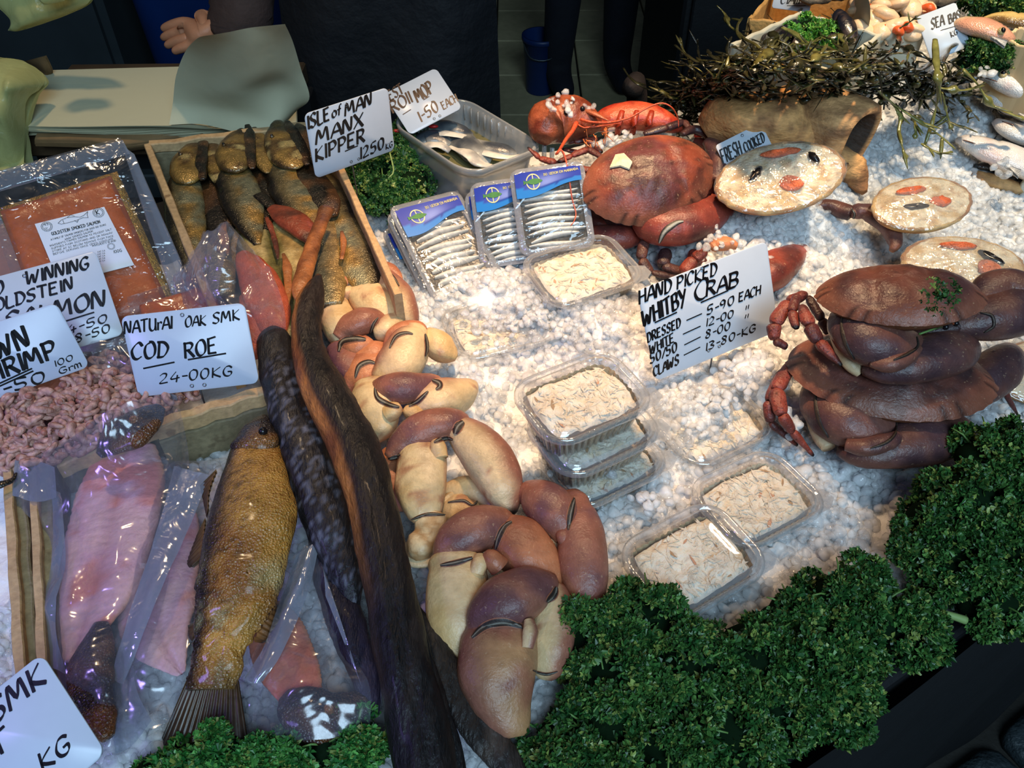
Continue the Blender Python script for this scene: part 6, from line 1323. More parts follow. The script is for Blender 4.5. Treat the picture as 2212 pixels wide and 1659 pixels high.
# ---- smoked eels
M_eel = mat('eel_skin', rough=0.46, vcol=True, bump=((70, .003), (300, .0012)), stretch=(1.6, .5, 1.6), var=((30, .3), (160, .25)), spec=.45, coat=.04, rvar=.1)
def eelcol(seed, belly=0, silver=0, base=C(40, 31, 27), dark=C(19, 17, 18)):
    def f(V, s, ca, sa):
        n = fbm(V * [1, .3, 1], 60, seed, 3); n2 = fbm(V * [1.4, .5, 1], 340, seed + 5, 2); K = L(base, dark, sm(.4, .62, n))
        if belly: K = L(K, L(C(170, 108, 52), C(116, 66, 34), sm(.4, .7, n)), sm(.45, .72, ca + (n - .5) * .35) * sm(.78, .5, s)); K = L(K, C(150, 92, 48), .8 * sm(.12, 0, s) * sm(.5, .6, n))
        if silver: K = L(K, C(112, 116, 132), silver * sm(.57, .66, n2) * sm(.1, .3, s))
        return K
    return f
def eel(label, rows, seed, flat=.8, fins=(), name='smoked_eel', groove=True, **kw):
    t = thing(name, P(*rows[len(rows) // 2][:2], .02), label, 'smoked eel', 'dark smoked eels lying along the claws')
    mb = MB(); loftw(ctrl_px(rows, flat), 30, 90, mb=mb, color=eelcol(seed, **kw), disp=lambda V, s, a, b: (fbm(V * [1, .35, 1], 60, seed, 3) - .5) * .006 + (fbm(V * [1.5, .5, 1], 260, seed + 1, 2) - .5) * .0016 - (.003 * np.exp(-((a + .1) / .10) ** 2) * (b > 0) * sm(.45, .6, s) if groove else 0)); mb.build('body', M_eel, t)
    for nm, r2 in fins:
        mb = MB(); loftw(ctrl_px(r2, .35), 16, 40, mb=mb, color=eelcol(seed + 3), disp=lambda V, s, a, b: (fbm(V * [1, .3, 1], 150, seed, 2) - .5) * .003); mb.build(nm, M_eel, t)
    return t
eel('short thick black eel with silvery wrinkled skin nearest the golden trout', [(590, 724, 40, .065), (592, 735, 74, .068), (600, 775, 84, .068), (616, 850, 90, .066), (638, 920, 98, .064), (664, 1000, 106, .06), (692, 1080, 104, .056), (722, 1170, 92, .05), (748, 1250, 70, .044), (764, 1310, 34, .04)], 4, silver=.5, groove=False, dark=C(20, 20, 24), base=C(36, 34, 36))
eel('long brown eel with a tan belly edge running the whole length of the heap', [(688, 596, 12, .10), (678, 622, 40, .10), (668, 660, 60, .098), (664, 710, 66, .096), (668, 760, 72, .094), (688, 815, 88, .092), (726, 890, 104, .088), (762, 960, 108, .086), (788, 1030, 106, .084), (806, 1100, 104, .08), (822, 1180, 106, .076), (840, 1270, 110, .072), (860, 1370, 114, .066), (882, 1480, 122, .06), (906, 1590, 130, .052), (930, 1700, 136, .046)], 7, belly=1, fins=[('fin_fold', [(884, 1270, 10, .07), (900, 1350, 30, .064), (916, 1440, 50, .056), (940, 1540, 64, .048), (970, 1640, 70, .04), (985, 1700, 60, .036)])])
eel('violet tinted eel lying lowest between the trout pouch and the long eel', [(680, 1165, 30, .035), (696, 1200, 56, .036), (722, 1270, 72, .036), (752, 1350, 78, .035), (780, 1430, 66, .034), (800, 1500, 44, .033), (812, 1545, 16, .032)], 11, groove=False, base=C(48, 42, 60), dark=C(24, 22, 36))
eel('flat dark eel tail splayed towards the front parsley', [(880, 1296, 20, .045), (898, 1335, 50, .045), (926, 1395, 78, .044), (966, 1470, 90, .04), (1010, 1535, 84, .036), (1048, 1585, 78, .034), (1090, 1640, 70, .03), (1135, 1700, 50, .028)], 15, flat=.4, groove=False, base=C(62, 52, 46), dark=C(34, 29, 28))
# ================================================================== PRICE CARDS
GL = {
 'A': [[(0, 0), (.38, 1), (.72, 0)], [(.12, .36), (.60, .36)]], 'B': [[(.08, 0), (.08, 1)], [(0, 1), (.45, .98), (.55, .80), (.40, .56), (.10, .52)], [(.10, .52), (.50, .48), (.62, .24), (.45, .02), (.02, 0)]],
 'C': [[(.62, .86), (.45, 1), (.20, .90), (.04, .50), (.16, .10), (.38, 0), (.62, .14)]], 'D': [[(.10, 0), (.10, 1)], [(0, 1), (.40, .94), (.64, .52), (.42, .06), (.02, 0)]],
 'E': [[(.08, 0), (.08, 1)], [(.06, .98), (.56, 1)], [(.08, .52), (.46, .54)], [(.06, .02), (.56, 0)]], 'F': [[(.08, 0), (.08, 1)], [(.04, .97), (.58, 1)], [(.08, .52), (.44, .54)]],
 'G': [[(.60, .86), (.42, 1), (.18, .90), (.04, .50), (.16, .10), (.40, 0), (.58, .16), (.58, .42), (.36, .42)]], 'H': [[(.06, 0), (.06, 1)], [(.60, 0), (.60, 1)], [(.06, .5), (.60, .52)]],
 'I': [[(.10, 0), (.10, 1)]], 'K': [[(.08, 0), (.08, 1)], [(.58, 1), (.10, .46), (.62, 0)]], 'L': [[(.08, 1), (.06, .02), (.54, 0)]], 'l': [[(.10, 1), (.10, 0)]],
 'M': [[(0, 0), (.14, 1), (.40, .30), (.66, 1), (.80, 0)]], 'N': [[(.04, 0), (.10, 1), (.52, .04), (.60, 1)]], 'O': [[(.34, 1), (.10, .84), (.03, .46), (.16, .06), (.38, 0), (.60, .20), (.64, .60), (.50, .94), (.30, 1)]],
 'P': [[(.10, 0), (.10, 1)], [(0, .98), (.44, .98), (.60, .76), (.44, .50), (.12, .46)]], 'R': [[(.08, 0), (.08, 1)], [(0, .98), (.42, .98), (.56, .76), (.40, .52), (.10, .50)], [(.26, .50), (.64, 0)]],
 'S': [[(.60, .92), (.36, 1), (.12, .82), (.20, .58), (.48, .42), (.52, .16), (.30, 0), (.02, .10)]], 'T': [[(.32, 0), (.32, 1)], [(0, .98), (.64, 1)]], 'U': [[(.06, 1), (.06, .26), (.24, 0), (.46, .06), (.58, .34), (.58, 1)], [(.58, .34), (.62, 0)]],
 'V': [[(.02, 1), (.28, 0), (.62, 1)]], 'W': [[(.02, 1), (.14, 0), (.42, .70), (.58, 0), (.86, 1)]], 'X': [[(.02, 1), (.60, 0)], [(.60, 1), (0, 0)]], 'Y': [[(.02, 1), (.28, .50)], [(.62, 1), (.14, -.12)]],
 'm': [[(.04, 0), (.06, .62), (.24, .62), (.28, 0)], [(.26, .56), (.48, .64), (.54, 0)]], 'r': [[(.06, 0), (.06, .62)], [(.06, .46), (.24, .62), (.38, .58)]], 'o': [[(.24, .62), (.06, .46), (.08, .10), (.26, 0), (.44, .18), (.42, .50), (.22, .62)]], 'f': [[(.42, .98), (.26, .90), (.14, 0)], [(.02, .58), (.36, .60)]],
 '0': [[(.30, 1), (.08, .80), (.04, .36), (.20, 0), (.44, .08), (.56, .50), (.50, .90), (.28, 1)]], '1': [[(.10, 0), (.14, 1)]], '2': [[(.04, .78), (.24, 1), (.48, .84), (.40, .50), (.04, .02), (.56, .04)]],
 '3': [[(.06, .92), (.34, 1), (.50, .78), (.22, .54), (.50, .34), (.38, .04), (.02, .06)]], '4': [[(.36, 1), (.02, .34), (.60, .38)], [(.46, .66), (.40, -.04)]], '5': [[(.56, 1), (.14, .98), (.10, .58), (.42, .54), (.50, .26), (.30, 0), (0, .06)]],
 '6': [[(.44, 1), (.14, .62), (.06, .24), (.24, 0), (.48, .14), (.48, .38), (.28, .50), (.10, .36)]], '8': [[(.46, .90), (.22, 1), (.10, .78), (.44, .34), (.36, .02), (.12, .02), (.06, .28), (.44, .66), (.46, .90)]],
 '9': [[(.48, .80), (.28, 1), (.06, .82), (.10, .54), (.34, .50), (.50, .80), (.44, .30), (.30, 0)]], '-': [[(.04, .46), (.38, .48)]], '/': [[(0, -.05), (.46, 1.05)]], '"': [[(.10, .40), (.16, .95)], [(.34, .40), (.40, .95)]], '.': [[(.06, 0), (.10, .08)]], "'": [[(.06, .8), (.12, 1)]], ' ': []}
WD = {'I': .24, 'l': .22, '1': .28, 'M': .92, 'W': .98, '-': .46, ' ': .42, '/': .5, 'm': .62, 'r': .42, 'o': .52, 'f': .44, '.': .2, "'": .22, '"': .5, 'L': .6}
M_ink2 = mat('marker_ink', C(16, 15, 17), 0.38, var=(200, .2))
M_inkb = mat('marker_brown', C(52, 26, 20), 0.38, var=(200, .2))
M_cardw = mat('price_card', C(196, 207, 220), 0.28, spec=.5, var=(60, .02))
M_pin = mat('pin_steel', C(120, 122, 126), .3, metal=.9)
def brush(mb, q, A, wd, wm, z):
    """one chisel marker stroke on the card plane, nib held at about 45 degrees"""
    A = np.asarray(A, float)
    if len(A) > 2: A = resample(A, len(A) * 5)
    nib = np.array([.80, .60])
    d = np.gradient(A, axis=0); d = d / np.maximum(np.linalg.norm(d, axis=1, keepdims=True), 1e-9); per = np.c_[-d[:, 1], d[:, 0]]
    h = wm + wd * np.abs(per @ nib); d0 = A[0] - d[0] * h[0] * .4; A = np.vstack([d0, A, A[-1] + d[-1] * h[-1] * .4]); per = np.vstack([per[0], per, per[-1]]); h = np.r_[h[0] * .75, h, h[-1] * .7]
    sl = np.array([.3, .2]); Lf = A + per * h[:, None]; Rt = A - per * h[:, None]
    V = [from_local(q, *p, z) for p in Lf] + [from_local(q, *p, z) for p in Rt]; n = len(A)
    mb.add(V, [[n + i, n + i + 1, i + 1, i] for i in range(n - 1)], C(16, 15, 17))
def write(q, par, s, p0, p1, hpx, slant=.22, wt=.075, m_=None, nm='lettering', first=1.0):
    """hand lettering along the pixel baseline p0-p1 on the card plane"""
    a, b = to_local(q, *p0), to_local(q, *p1); d = b - a; Lg = np.linalg.norm(d); d = d / Lg
    mid = ((p0[0] + p1[0]) / 2, (p0[1] + p1[1]) / 2); up = np.array([q['Q'][0][k] - q['Q'][3][k] for k in range(3)])
    pm = from_local(q, *to_local(q, *mid)); h = hpx * 1.0; e = np.linalg.norm(to_local(q, mid[0], mid[1] - hpx) - to_local(q, *mid)) * abs(d[0]) ** .5 * .84
    pv = np.array([-d[1], d[0]]); tot = sum(WD.get(c, .72) for c in s); sx = Lg / (tot - .06); x = 0; mb = MB(); rr = random.Random(s)
    for i, c in enumerate(s):
        k = first if i == 0 else 1.0
        for st in GL.get(c, []):
            A = [a + d * ((x + px * (.94 if k == 1 else k)) * sx + (py * slant * e)) + pv * (py * e * k * rr.uniform(.95, 1.05) - (k - 1) * e * .25) for px, py in st]
            brush(mb, q, A, min(e, 1.5 * sx) * wt * 1.15, min(e, 1.5 * sx) * wt * .42, .00075)
        x += WD.get(c, .72)
    return mb.build(nm, m_ or M_ink2, par)
def rule(q, par, p0, p1, w_=.0011, m_=None):
    mb = MB(); brush(mb, q, [to_local(q, *p0), to_local(q, *p1)], w_ * .6, w_ * .4, .00075); mb.build('underline', m_ or M_ink2, par)
def card(label, q, pin=None, holes=(), rad=.007):
    t = thing('price_card', from_local(q, 0, -q['h'] / 2), label, 'price card', 'handwritten price cards'); o = rrect(q['w'], q['h'], rad, 6); mb = MB()
    R = [np.array([from_local(q, x * k, y * k, z) for x, y in o]) for k, z in ((.992, -.0009), (1, -.0006), (1, .0002), (.994, .0005))]
    ringloft(mb, R, close=(True, True)); mb.build('card', M_cardw, t)
    for h in holes:
        x, y = to_local(q, *h); mb = MB()
        for r, z, k in ((.0011, .0010, C(90, 84, 76)),):
            th = np.linspace(0, 2 * math.pi, 13)[:-1]; R = [np.array([from_local(q, x + rr_ * math.cos(a), y + rr_ * math.sin(a), zz) for a in th]) for rr_, zz in ((.0019, .0005), (.0019, .0010), (.0012, .0011), (.0010, .0004))]; ringloft(mb, R, k, close=(False, True))
        mb.build('eyelet', M_pin, t)
    if pin is not None:
        a = from_local(q, *to_local(q, *pin), -.0015); b = a + q['v'] * -.02 ; foot = a - q['v'] * (q['h'] * .12) ; foot[2] = a[2] - .06
        mb = MB(); tube([a + q['v'] * .01, a, (a + foot) / 2 + [0, .003, 0], foot], .0009, 6, mb=mb, lin=True); mb.build('pin', M_pin, t)
    return t
k1 = quadplane([(1373.5, 626), (1658, 522), (1679, 713), (1419, 825)], .15, zbl=.020)
c1 = card('large price card for hand picked crab standing in the ice before the dark claws', k1, (1545, 740), ((1516, 579), (1553, 748), (1530, 757)))
def sc5(x, y): return 1360 + x / 5.185, 520 + y / 5.185
write(k1, c1, 'HAND', sc5(100, 712), sc5(470, 560), 34); write(k1, c1, 'PICKED', sc5(520, 545), sc5(975, 375), 31)
write(k1, c1, 'WHITBY', sc5(150, 965), sc5(640, 700), 40); write(k1, c1, 'CRAB', sc5(715, 670), sc5(1215, 500), 36, first=1.35, wt=.08); rule(k1, c1, sc5(280, 915), sc5(525, 800)); rule(k1, c1, sc5(795, 690), sc5(1100, 555))
for s, a, b, h in (('DRESSED', (195, 1140), (570, 960), 23), ('5-90', (862, 830), (1175, 700), 21), ('EACH', (1215, 685), (1465, 590), 22), ('WHITE', (225, 1265), (500, 1125), 22), ('12-00', (850, 960), (1165, 850), 19), ('"', (1285, 800), (1335, 780), 16), ('50/50', (228, 1375), (535, 1230), 23), ('8-00', (845, 1095), (1130, 985), 19), ('"', (1275, 900), (1330, 880), 16), ('CLAWS', (265, 1520), (555, 1375), 24), ('13-80-KG', (845, 1235), (1410, 1010), 19)): write(k1, c1, s, sc5(*a), sc5(*b), h, wt=.085)
for a, b in (((635, 890), (805, 815)), ((595, 1045), (790, 955)), ((610, 1165), (790, 1075)), ((605, 1280), (785, 1190))): rule(k1, c1, sc5(*a), sc5(*b), .0009)
def sc37(x, y): return x / 3.687, 420 + y / 3.687
k2 = quadplane([(260, 684.5), (527.6, 653), (561.5, 828), (299.7, 857)], .15, zbl=.066)
c2 = card('price card for cod roe standing on the front wall of the shrimp crate', k2, (430, 845), ((394, 680), (415, 833), (442, 831)))
for s, a, b, h in (('NATUrAl', (990, 1110), (1375, 1065), 30), ('OAK', (1475, 1055), (1645, 1040), 26), ('SMK', (1695, 1030), (1915, 995), 27), ('COD', (1045, 1315), (1345, 1290), 40), ('ROE', (1470, 1305), (1740, 1255), 38), ('24-00KG', (1270, 1505), (1855, 1440), 25)): write(k2, c2, s, sc37(*a), sc37(*b), h, wt=.07)
rule(k2, c2, sc37(1145, 1385), sc37(1390, 1335)); rule(k2, c2, sc37(1500, 1315), sc37(1800, 1265))
k3 = quadplane([(-60, 612), (207, 541), (268, 722), (0, 802)], .15, zbl=.062)
c3 = card('price card for prize winning salmon, half hidden by the shrimp card', k3, (150, 750), ((53, 596),))
for s, a, b, h in (('AWARD', (-300, 830), (25, 795), 33), ('WINNING', (215, 720), (715, 590), 31), ('GOLDSTEIN', (-130, 960), (590, 750), 30), ('SALMON', (40, 1075), (850, 885), 40), ('14-50', (500, 1125), (870, 1010), 20), ('28-50', (520, 1210), (890, 1090), 20)): write(k3, c3, s, sc37(*a), sc37(*b), h, wt=.085)
rule(k3, c3, sc37(430, 1040), sc37(750, 940))
k4 = quadplane([(-130, 739), (121, 652), (195, 793), (-46, 875)], .15, zbl=.066)
c4 = card('price card for brown shrimp standing in the shrimp heap', k4, (60, 850), ((51, 843),))
for s, a, b, h in (('BROWN', (-390, 1480), (255, 1195), 48), ('SHRIMP', (-180, 1545), (470, 1285), 42), ('16-50', (-160, 1650), (385, 1480), 26), ('100', (440, 1372), (595, 1312), 14), ('Grm', (475, 1432), (655, 1368), 15)): write(k4, c4, s, sc37(*a), sc37(*b), h, wt=.085)
rule(k4, c4, sc37(-60, 1530), sc37(255, 1385)); rule(k4, c4, sc37(-60, 1552), sc37(265, 1405))
k5 = quadplane([(-120, 1580), (92, 1408), (228, 1630), (16, 1802)], .15, zbl=.075)
c5 = card('price card in the near left corner, cut off by the picture edge', k5, None)
write(k5, c5, 'SMK', (-12, 1565), (104, 1470), 58, wt=.075); write(k5, c5, 'OUT', (-110, 1735), (30, 1605), 56); write(k5, c5, 'KG', (92, 1668), (158, 1618), 46)
def sc29(x, y): return 640 + x / 2.9105, y / 2.9105
k6 = quadplane([(655.5, 245.7), (839, 189), (851, 323), (683, 386.5)], .112, zbl=.105)
c6 = card('price card for kippers on a wire pin above the kipper crate', k6, (762, 355), ((747, 227), (774, 343), (758, 349)))
for s, a, b, h in (('ISLE', (72, 812), (212, 748), 33), ('of', (222, 742), (282, 715), 25), ('MAN', (305, 728), (475, 652), 30), ('MANX', (122, 908), (425, 785), 34), ('KIPPER', (118, 1018), (430, 885), 33), ('1250', (400, 1000), (555, 925), 27), ('KG', (560, 940), (604, 920), 14)): write(k6, c6, s, sc29(*a), sc29(*b), h, wt=.085)
rule(k6, c6, sc29(305, 950), sc29(385, 915))
k7 = quadplane_n([(822, 206), (933.8, 153), (1006, 226.8), (892.5, 290)], (.1, -.55, .83), .085)
c7 = card('price card for roll mops leaning on the plastic herring tub', k7, None, ((938, 257), (950, 251)))
for s, a, b, h in (('BEST', (560, 655), (680, 582), 25), ('ROll', (605, 715), (735, 640), 28), ('MOP', (765, 645), (870, 575), 30), ('1-50', (785, 770), (905, 690), 26), ('EACH', (925, 692), (1020, 635), 19)): write(k7, c7, s, sc29(*a), sc29(*b), h, wt=.07, m_=M_inkb)
rule(k7, c7, sc29(670, 722), sc29(720, 690), .0008, M_inkb); rule(k7, c7, sc29(800, 630), sc29(835, 608), .0008, M_inkb)
def sc27(x, y): return 1400 + x / 2.724, y / 2.724
k8 = quadplane_n([(1551, 312), (1649.6, 262.5), (1679, 352), (1580, 402)], (.05, -.70, .71), .088)
c8 = card('small price card for freshly cooked crab behind the large wrapped crab', k8, None, ((1603, 293),), rad=.004)
write(k8, c8, 'FRESH', sc27(440, 965), sc27(555, 905), 34, wt=.075); write(k8, c8, 'COOKED', sc27(572, 900), sc27(690, 832), 24, wt=.08); write(k8, c8, 'CRAB', sc27(520, 1010), sc27(670, 945), 20)
def sc35(x, y): return 1580 + x / 3.5, y / 3.5
k9 = quadplane_n([(1674, -62), (1758, -62), (1758, 32), (1680, 12)], (-.25, -.75, .6), .13)
c9 = card('price card for clams standing in the shellfish box at the top', k9, None, (), rad=.004)
write(k9, c9, 'ClAms', sc35(365, 30), sc35(560, 28), 22, wt=.06); rule(k9, c9, sc35(420, 44), sc35(560, 44), .0006)
k10 = quadplane_n([(2005.7, 33), (2091, 1.4), (2071, 103), (1985, 136)], (-.2, -.7, .68), .13)
c10 = card('price card for sea bass standing in the seaweed', k10, None, (), rad=.004)
write(k10, c10, 'SEA', sc35(1512, 225), sc35(1610, 188), 26, wt=.07); write(k10, c10, 'BASS', sc35(1645, 182), sc35(1768, 125), 22, wt=.08); write(k10, c10, 'KG', sc35(1660, 285), sc35(1712, 258), 14)
rule(k10, c10, sc35(1580, 232), sc35(1690, 200), .0007)
# printing on the salmon label
DOT = {}
def printline(par, q, s, p0, p1, hpx, wt=.07, nm='print'):
    a, b = to_local(q, *p0), to_local(q, *p1); d = b - a; Lg = np.linalg.norm(d); d = d / Lg; pv = np.array([-d[1], d[0]]); e = np.linalg.norm(to_local(q, p0[0], p0[1] - hpx) - a)
    tot = sum(WD.get(c, .72) for c in s); sx = Lg / tot; x = 0; mb = MB()
    for c in s:
        for st in GL.get(c, []): ribbon2(mb, q, [a + d * ((x + px) * sx) + pv * py * e for px, py in st], e * .16 if hpx > 6 else e * .13, ZL)
        x += WD.get(c, .72)
    mb.build(nm, M_print, par)
printline(lo_, qs, 'GOLDSTEIN SMOKED SALMON', (118, 519), (222, 492), 6.5)
for s, a, b in (('A FAMILY OF SALMON SMOKERS FOR OVER 100 YEARS', (116, 530), (234, 497)), ('WWW SMOKED SALMON', (146, 529), (206, 511)), ('INGrEDIENTS FArMED SALMON 93 PErCENT SALT', (114, 543), (246, 507)), ('SUPPlIED FrOM SCOTlAND AND OR NOrWAY', (117, 549), (248, 514)), ('STORE AT 5C BELOW REMOVE FrOM PACK', (119, 555), (250, 521)), ('BEFOrE SERVING ONCE OPEN CONSUME', (121, 561), (250, 527)), ('INGrEDIENTS IN BOlD', (204, 543), (255, 531))): printline(lo_, qs, s, a, b, 3.6)
printline(lo_, qs, '100G', (250, 557), (268, 553), 6, nm='print')
for k in range(5): printline(lo_, qs, 'FAT 2.6', (216, 556 + k * 5.2), (232, 552 + k * 5.2), 3)
def ringmark(c_, rx, ang=0):
    mb = MB(); x, y = to_local(qs, *c_); r = np.linalg.norm(to_local(qs, c_[0] + rx, c_[1]) - np.array([x, y]))
    for rr_ in (1, .72): ribbon2(mb, qs, [(x + r * rr_ * math.cos(t_), y + r * rr_ * math.sin(t_)) for t_ in np.linspace(0, 2 * math.pi, 28)], r * .06, ZL)
    for t_ in np.linspace(0, 2 * math.pi, 20): ribbon2(mb, qs, [(x + r * .80 * math.cos(t_), y + r * .80 * math.sin(t_)), (x + r * .92 * math.cos(t_), y + r * .92 * math.sin(t_))], r * .05, ZL)
    mb.build('stamp', M_print, lo_)
ringmark((107, 500), 12); ringmark((217, 470), 12); ringmark((244, 542), 8); printline(lo_, qs, 'K', (213, 475), (221, 473), 9); printline(lo_, qs, '93', (102, 499), (112, 496), 4); printline(lo_, qs, 'Or', (103, 506), (110, 504), 3)
mb = MB()
for pl in ([(131, 493), (138, 486), (150, 481), (165, 479), (178, 480), (186, 476), (194, 468), (193, 475), (195, 481), (184, 481), (170, 487), (152, 492), (138, 495), (131, 493)], [(150, 481), (158, 475), (166, 478)], [(141, 486), (144, 494)], [(166, 487), (172, 491), (174, 486)]): ribbon2(mb, qs, [to_local(qs, *p) for p in pl], .0004, ZL)
mb.build('fish_sketch', M_print, lo_)
# small print on the pack labels

for t_, Wd_ in (PACKS[0], PACKS[5], PACKS[6]):
    lb_ = [c for c in t_.children if c.name.startswith('label')][0]; w_ = qa['w'] if t_ is PACKS[0][0] else qb['w']; h_ = qa['h'] if t_ is PACKS[0][0] else qb['h']; mb = MB(); x = 0; s_ = 'BOQUERON EN MARINADA'; tot = sum(WD.get(c, .72) for c in s_)
    for c in s_:
        for st in GL.get(c, []):
            A = np.array([(-.05 * w_ + (x + px) / tot * .46 * w_, h_ * (.375 + .015 * (x / tot)) + py * h_ * .026) for px, py in st])
            for p_, q_ in zip(A[:-1], A[1:]):
                d = unit(q_ - p_) * .0002; n_ = np.array([-d[1], d[0]]) * 1.1; V = np.array([p_ - d - n_, q_ + d - n_, q_ + d + n_, p_ - d + n_]); mb.add(Wd_(np.c_[V, np.full(4, .0032)]), [[0, 1, 2, 3]], C(206, 200, 120))
        x += WD.get(c, .72)
    mb.build('lettering', M_ink, lb_)
# ================================================================== PARSLEY, SEAWEED, DRIFTWOOD, ROLL MOPS, FISH, SHELLFISH
def leafmat(name, a, b):
    T = NT(name); p = T.n('ShaderNodeBsdfPrincipled'); T.l(p.outputs[0], T.out.inputs[0]); at = T.n('ShaderNodeAttribute', attribute_name='Col'); T.l(at.outputs['Color'], p.inputs['Base Color']); p.inputs['Roughness'].default_value = .42
    p.inputs['Specular IOR Level'].default_value = .4; return T.m
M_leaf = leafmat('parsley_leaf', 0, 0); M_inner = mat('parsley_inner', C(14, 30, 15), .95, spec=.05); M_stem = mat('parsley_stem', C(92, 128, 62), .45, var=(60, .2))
def leaflets(n, sampler, seed, size=(.0035, .006), k0=C(30, 74, 32), k1=C(84, 126, 58), yellow=.12):
    """curly leaflets: three cupped lobes each; sampler(rng,n) -> positions, outward directions"""
    r = np.random.default_rng(seed); Pp, N = sampler(r, n); N = unit(N + r.normal(size=(n, 3)) * .55); t1 = unit(np.cross(N, r.normal(size=(n, 3)))); t2 = np.cross(N, t1); s = r.uniform(*size, n)
    base = []; F_ = []
    # lobes: centre, and 3 lobes of 3 verts each side, cupped upward
    pts = [(0, 0, -.25)]
    for k in range(4):
        a = k * math.pi / 2 * 1.15 - .9 + .2; c, s_ = math.cos(a), math.sin(a); w_ = .34
        pts += [(c * .5 - s_ * w_, s_ * .5 + c * w_, .10), (c * .98 - s_ * w_ * .55, s_ * .98 + c * w_ * .55, .48), (c * .98 + s_ * w_ * .55, s_ * .98 - c * w_ * .55, .48), (c * .5 + s_ * w_, s_ * .5 - c * w_, .10)]; o = 1 + k * 4; F_ += [(0, o + 1, o), (0, o + 2, o + 1), (0, o + 3, o + 2)]
    L_ = np.array(pts); jit = r.normal(size=(n, len(L_), 3)) * .12; Lc = L_[None] + jit
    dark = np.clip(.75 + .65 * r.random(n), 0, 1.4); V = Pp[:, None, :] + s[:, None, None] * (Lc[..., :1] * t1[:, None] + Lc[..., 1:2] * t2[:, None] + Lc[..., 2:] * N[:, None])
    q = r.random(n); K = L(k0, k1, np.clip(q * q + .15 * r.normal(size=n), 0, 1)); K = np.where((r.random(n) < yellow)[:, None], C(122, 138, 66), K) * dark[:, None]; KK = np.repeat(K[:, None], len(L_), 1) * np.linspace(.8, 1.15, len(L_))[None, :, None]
    Fq = np.array(F_)[None] + (np.arange(n) * len(L_))[:, None, None]
    return V.reshape(-1, 3), Fq.reshape(-1, 3), KK.reshape(-1, 3)
def parsley(label, blobs, n, seed, stems=(), size=(.0026, .0046), grp='bunches of curly parsley', kw={}):
    """blobs: (px,py,z,radius_px, [squash]) lumps of the bunch"""
    B = []; 
    for b in blobs: p = P(b[0], b[1], b[2]); B.append((p, b[3] * dep(p) / F, b[4] if len(b) > 4 else .75))
    cs = np.array([b[0] for b in B]); rs = np.array([b[1] for b in B]); sq = np.array([b[2] for b in B]); t = thing('parsley_bunch', cs.mean(0) * [1, 1, 0] + [0, 0, cs[:, 2].min() - .01], label, 'parsley', grp)
    r0 = np.random.default_rng(seed + 100); fc, fr, fd = [], [], []
    for c, r_, s_ in B:
        k = max(6, int(34 * (r_ / .045) ** 2)); d = unit(r0.normal(size=(k, 3)) + np.array([0, -.25, .45])); fc.append(c + d * r_ * .80 * np.array([1, 1, s_])); fr.append(r_ * 0 + r0.uniform(.008, .0145, k)); fd.append(d)
    fc, fr, fd = np.concatenate(fc), np.concatenate(fr), np.concatenate(fd)
    def samp(r, m):
        i = r.choice(len(fc), m, p=fr ** 2 / (fr ** 2).sum()); d = unit(r.normal(size=(m, 3)) * .75 + fd[i] * .8 + [0, 0, .15]); return fc[i] + d * (fr[i] * r.uniform(.75, 1.05, m))[:, None], d
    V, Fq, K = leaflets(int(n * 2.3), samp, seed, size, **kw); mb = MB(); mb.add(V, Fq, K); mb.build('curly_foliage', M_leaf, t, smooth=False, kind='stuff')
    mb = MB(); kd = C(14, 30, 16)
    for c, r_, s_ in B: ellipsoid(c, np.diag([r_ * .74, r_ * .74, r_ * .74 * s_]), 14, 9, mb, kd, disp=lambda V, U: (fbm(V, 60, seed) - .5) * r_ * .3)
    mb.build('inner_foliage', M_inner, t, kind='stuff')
    r = random.Random(seed)
    for c, r_, s_ in B[:10]:
        for k in range(3):
            a = r.uniform(0, 6.28); e = c + np.array([math.cos(a) * r_, math.sin(a) * r_, r_ * s_ * .75]); mb = MB(); tube([c - [0, 0, r_ * .5], (c + e) / 2 + [0, 0, .004], e], [.0012, .001, .0006], 5, 6, mb=mb); mb.build('stem', M_stem, t)
    for st in stems:
        mb = MB(); tube([P(*q[:3]) for q in st], [q[3] for q in st], 8, mb=mb); mb.build('stem', mat('cut_stem', C(134, 160, 96), .5), t)
    return t
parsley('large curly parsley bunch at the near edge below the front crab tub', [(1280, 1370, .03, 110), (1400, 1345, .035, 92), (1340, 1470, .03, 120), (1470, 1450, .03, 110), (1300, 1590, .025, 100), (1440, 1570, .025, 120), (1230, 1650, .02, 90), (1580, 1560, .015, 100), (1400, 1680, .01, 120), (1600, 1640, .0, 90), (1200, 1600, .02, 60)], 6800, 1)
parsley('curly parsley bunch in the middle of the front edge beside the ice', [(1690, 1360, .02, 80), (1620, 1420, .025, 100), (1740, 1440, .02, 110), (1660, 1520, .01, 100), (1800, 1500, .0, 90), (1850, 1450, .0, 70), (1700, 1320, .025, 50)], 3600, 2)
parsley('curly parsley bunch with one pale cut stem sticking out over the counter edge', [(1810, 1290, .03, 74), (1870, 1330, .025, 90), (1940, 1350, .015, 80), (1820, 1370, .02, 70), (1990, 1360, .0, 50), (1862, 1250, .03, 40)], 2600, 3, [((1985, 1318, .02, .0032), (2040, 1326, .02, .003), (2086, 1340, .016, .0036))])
parsley('tall curly parsley bunch on the right below the two stacked crabs', [(2130, 1000, .05, 90), (2080, 1080, .045, 90), (2010, 1130, .04, 70), (2180, 1060, .045, 90), (2080, 1200, .03, 110), (2180, 1190, .03, 100), (2130, 1290, .015, 90), (2210, 1290, .01, 80), (1990, 1200, .03, 50), (2215, 960, .05, 60), (2030, 1240, .02, 60)], 5600, 4)
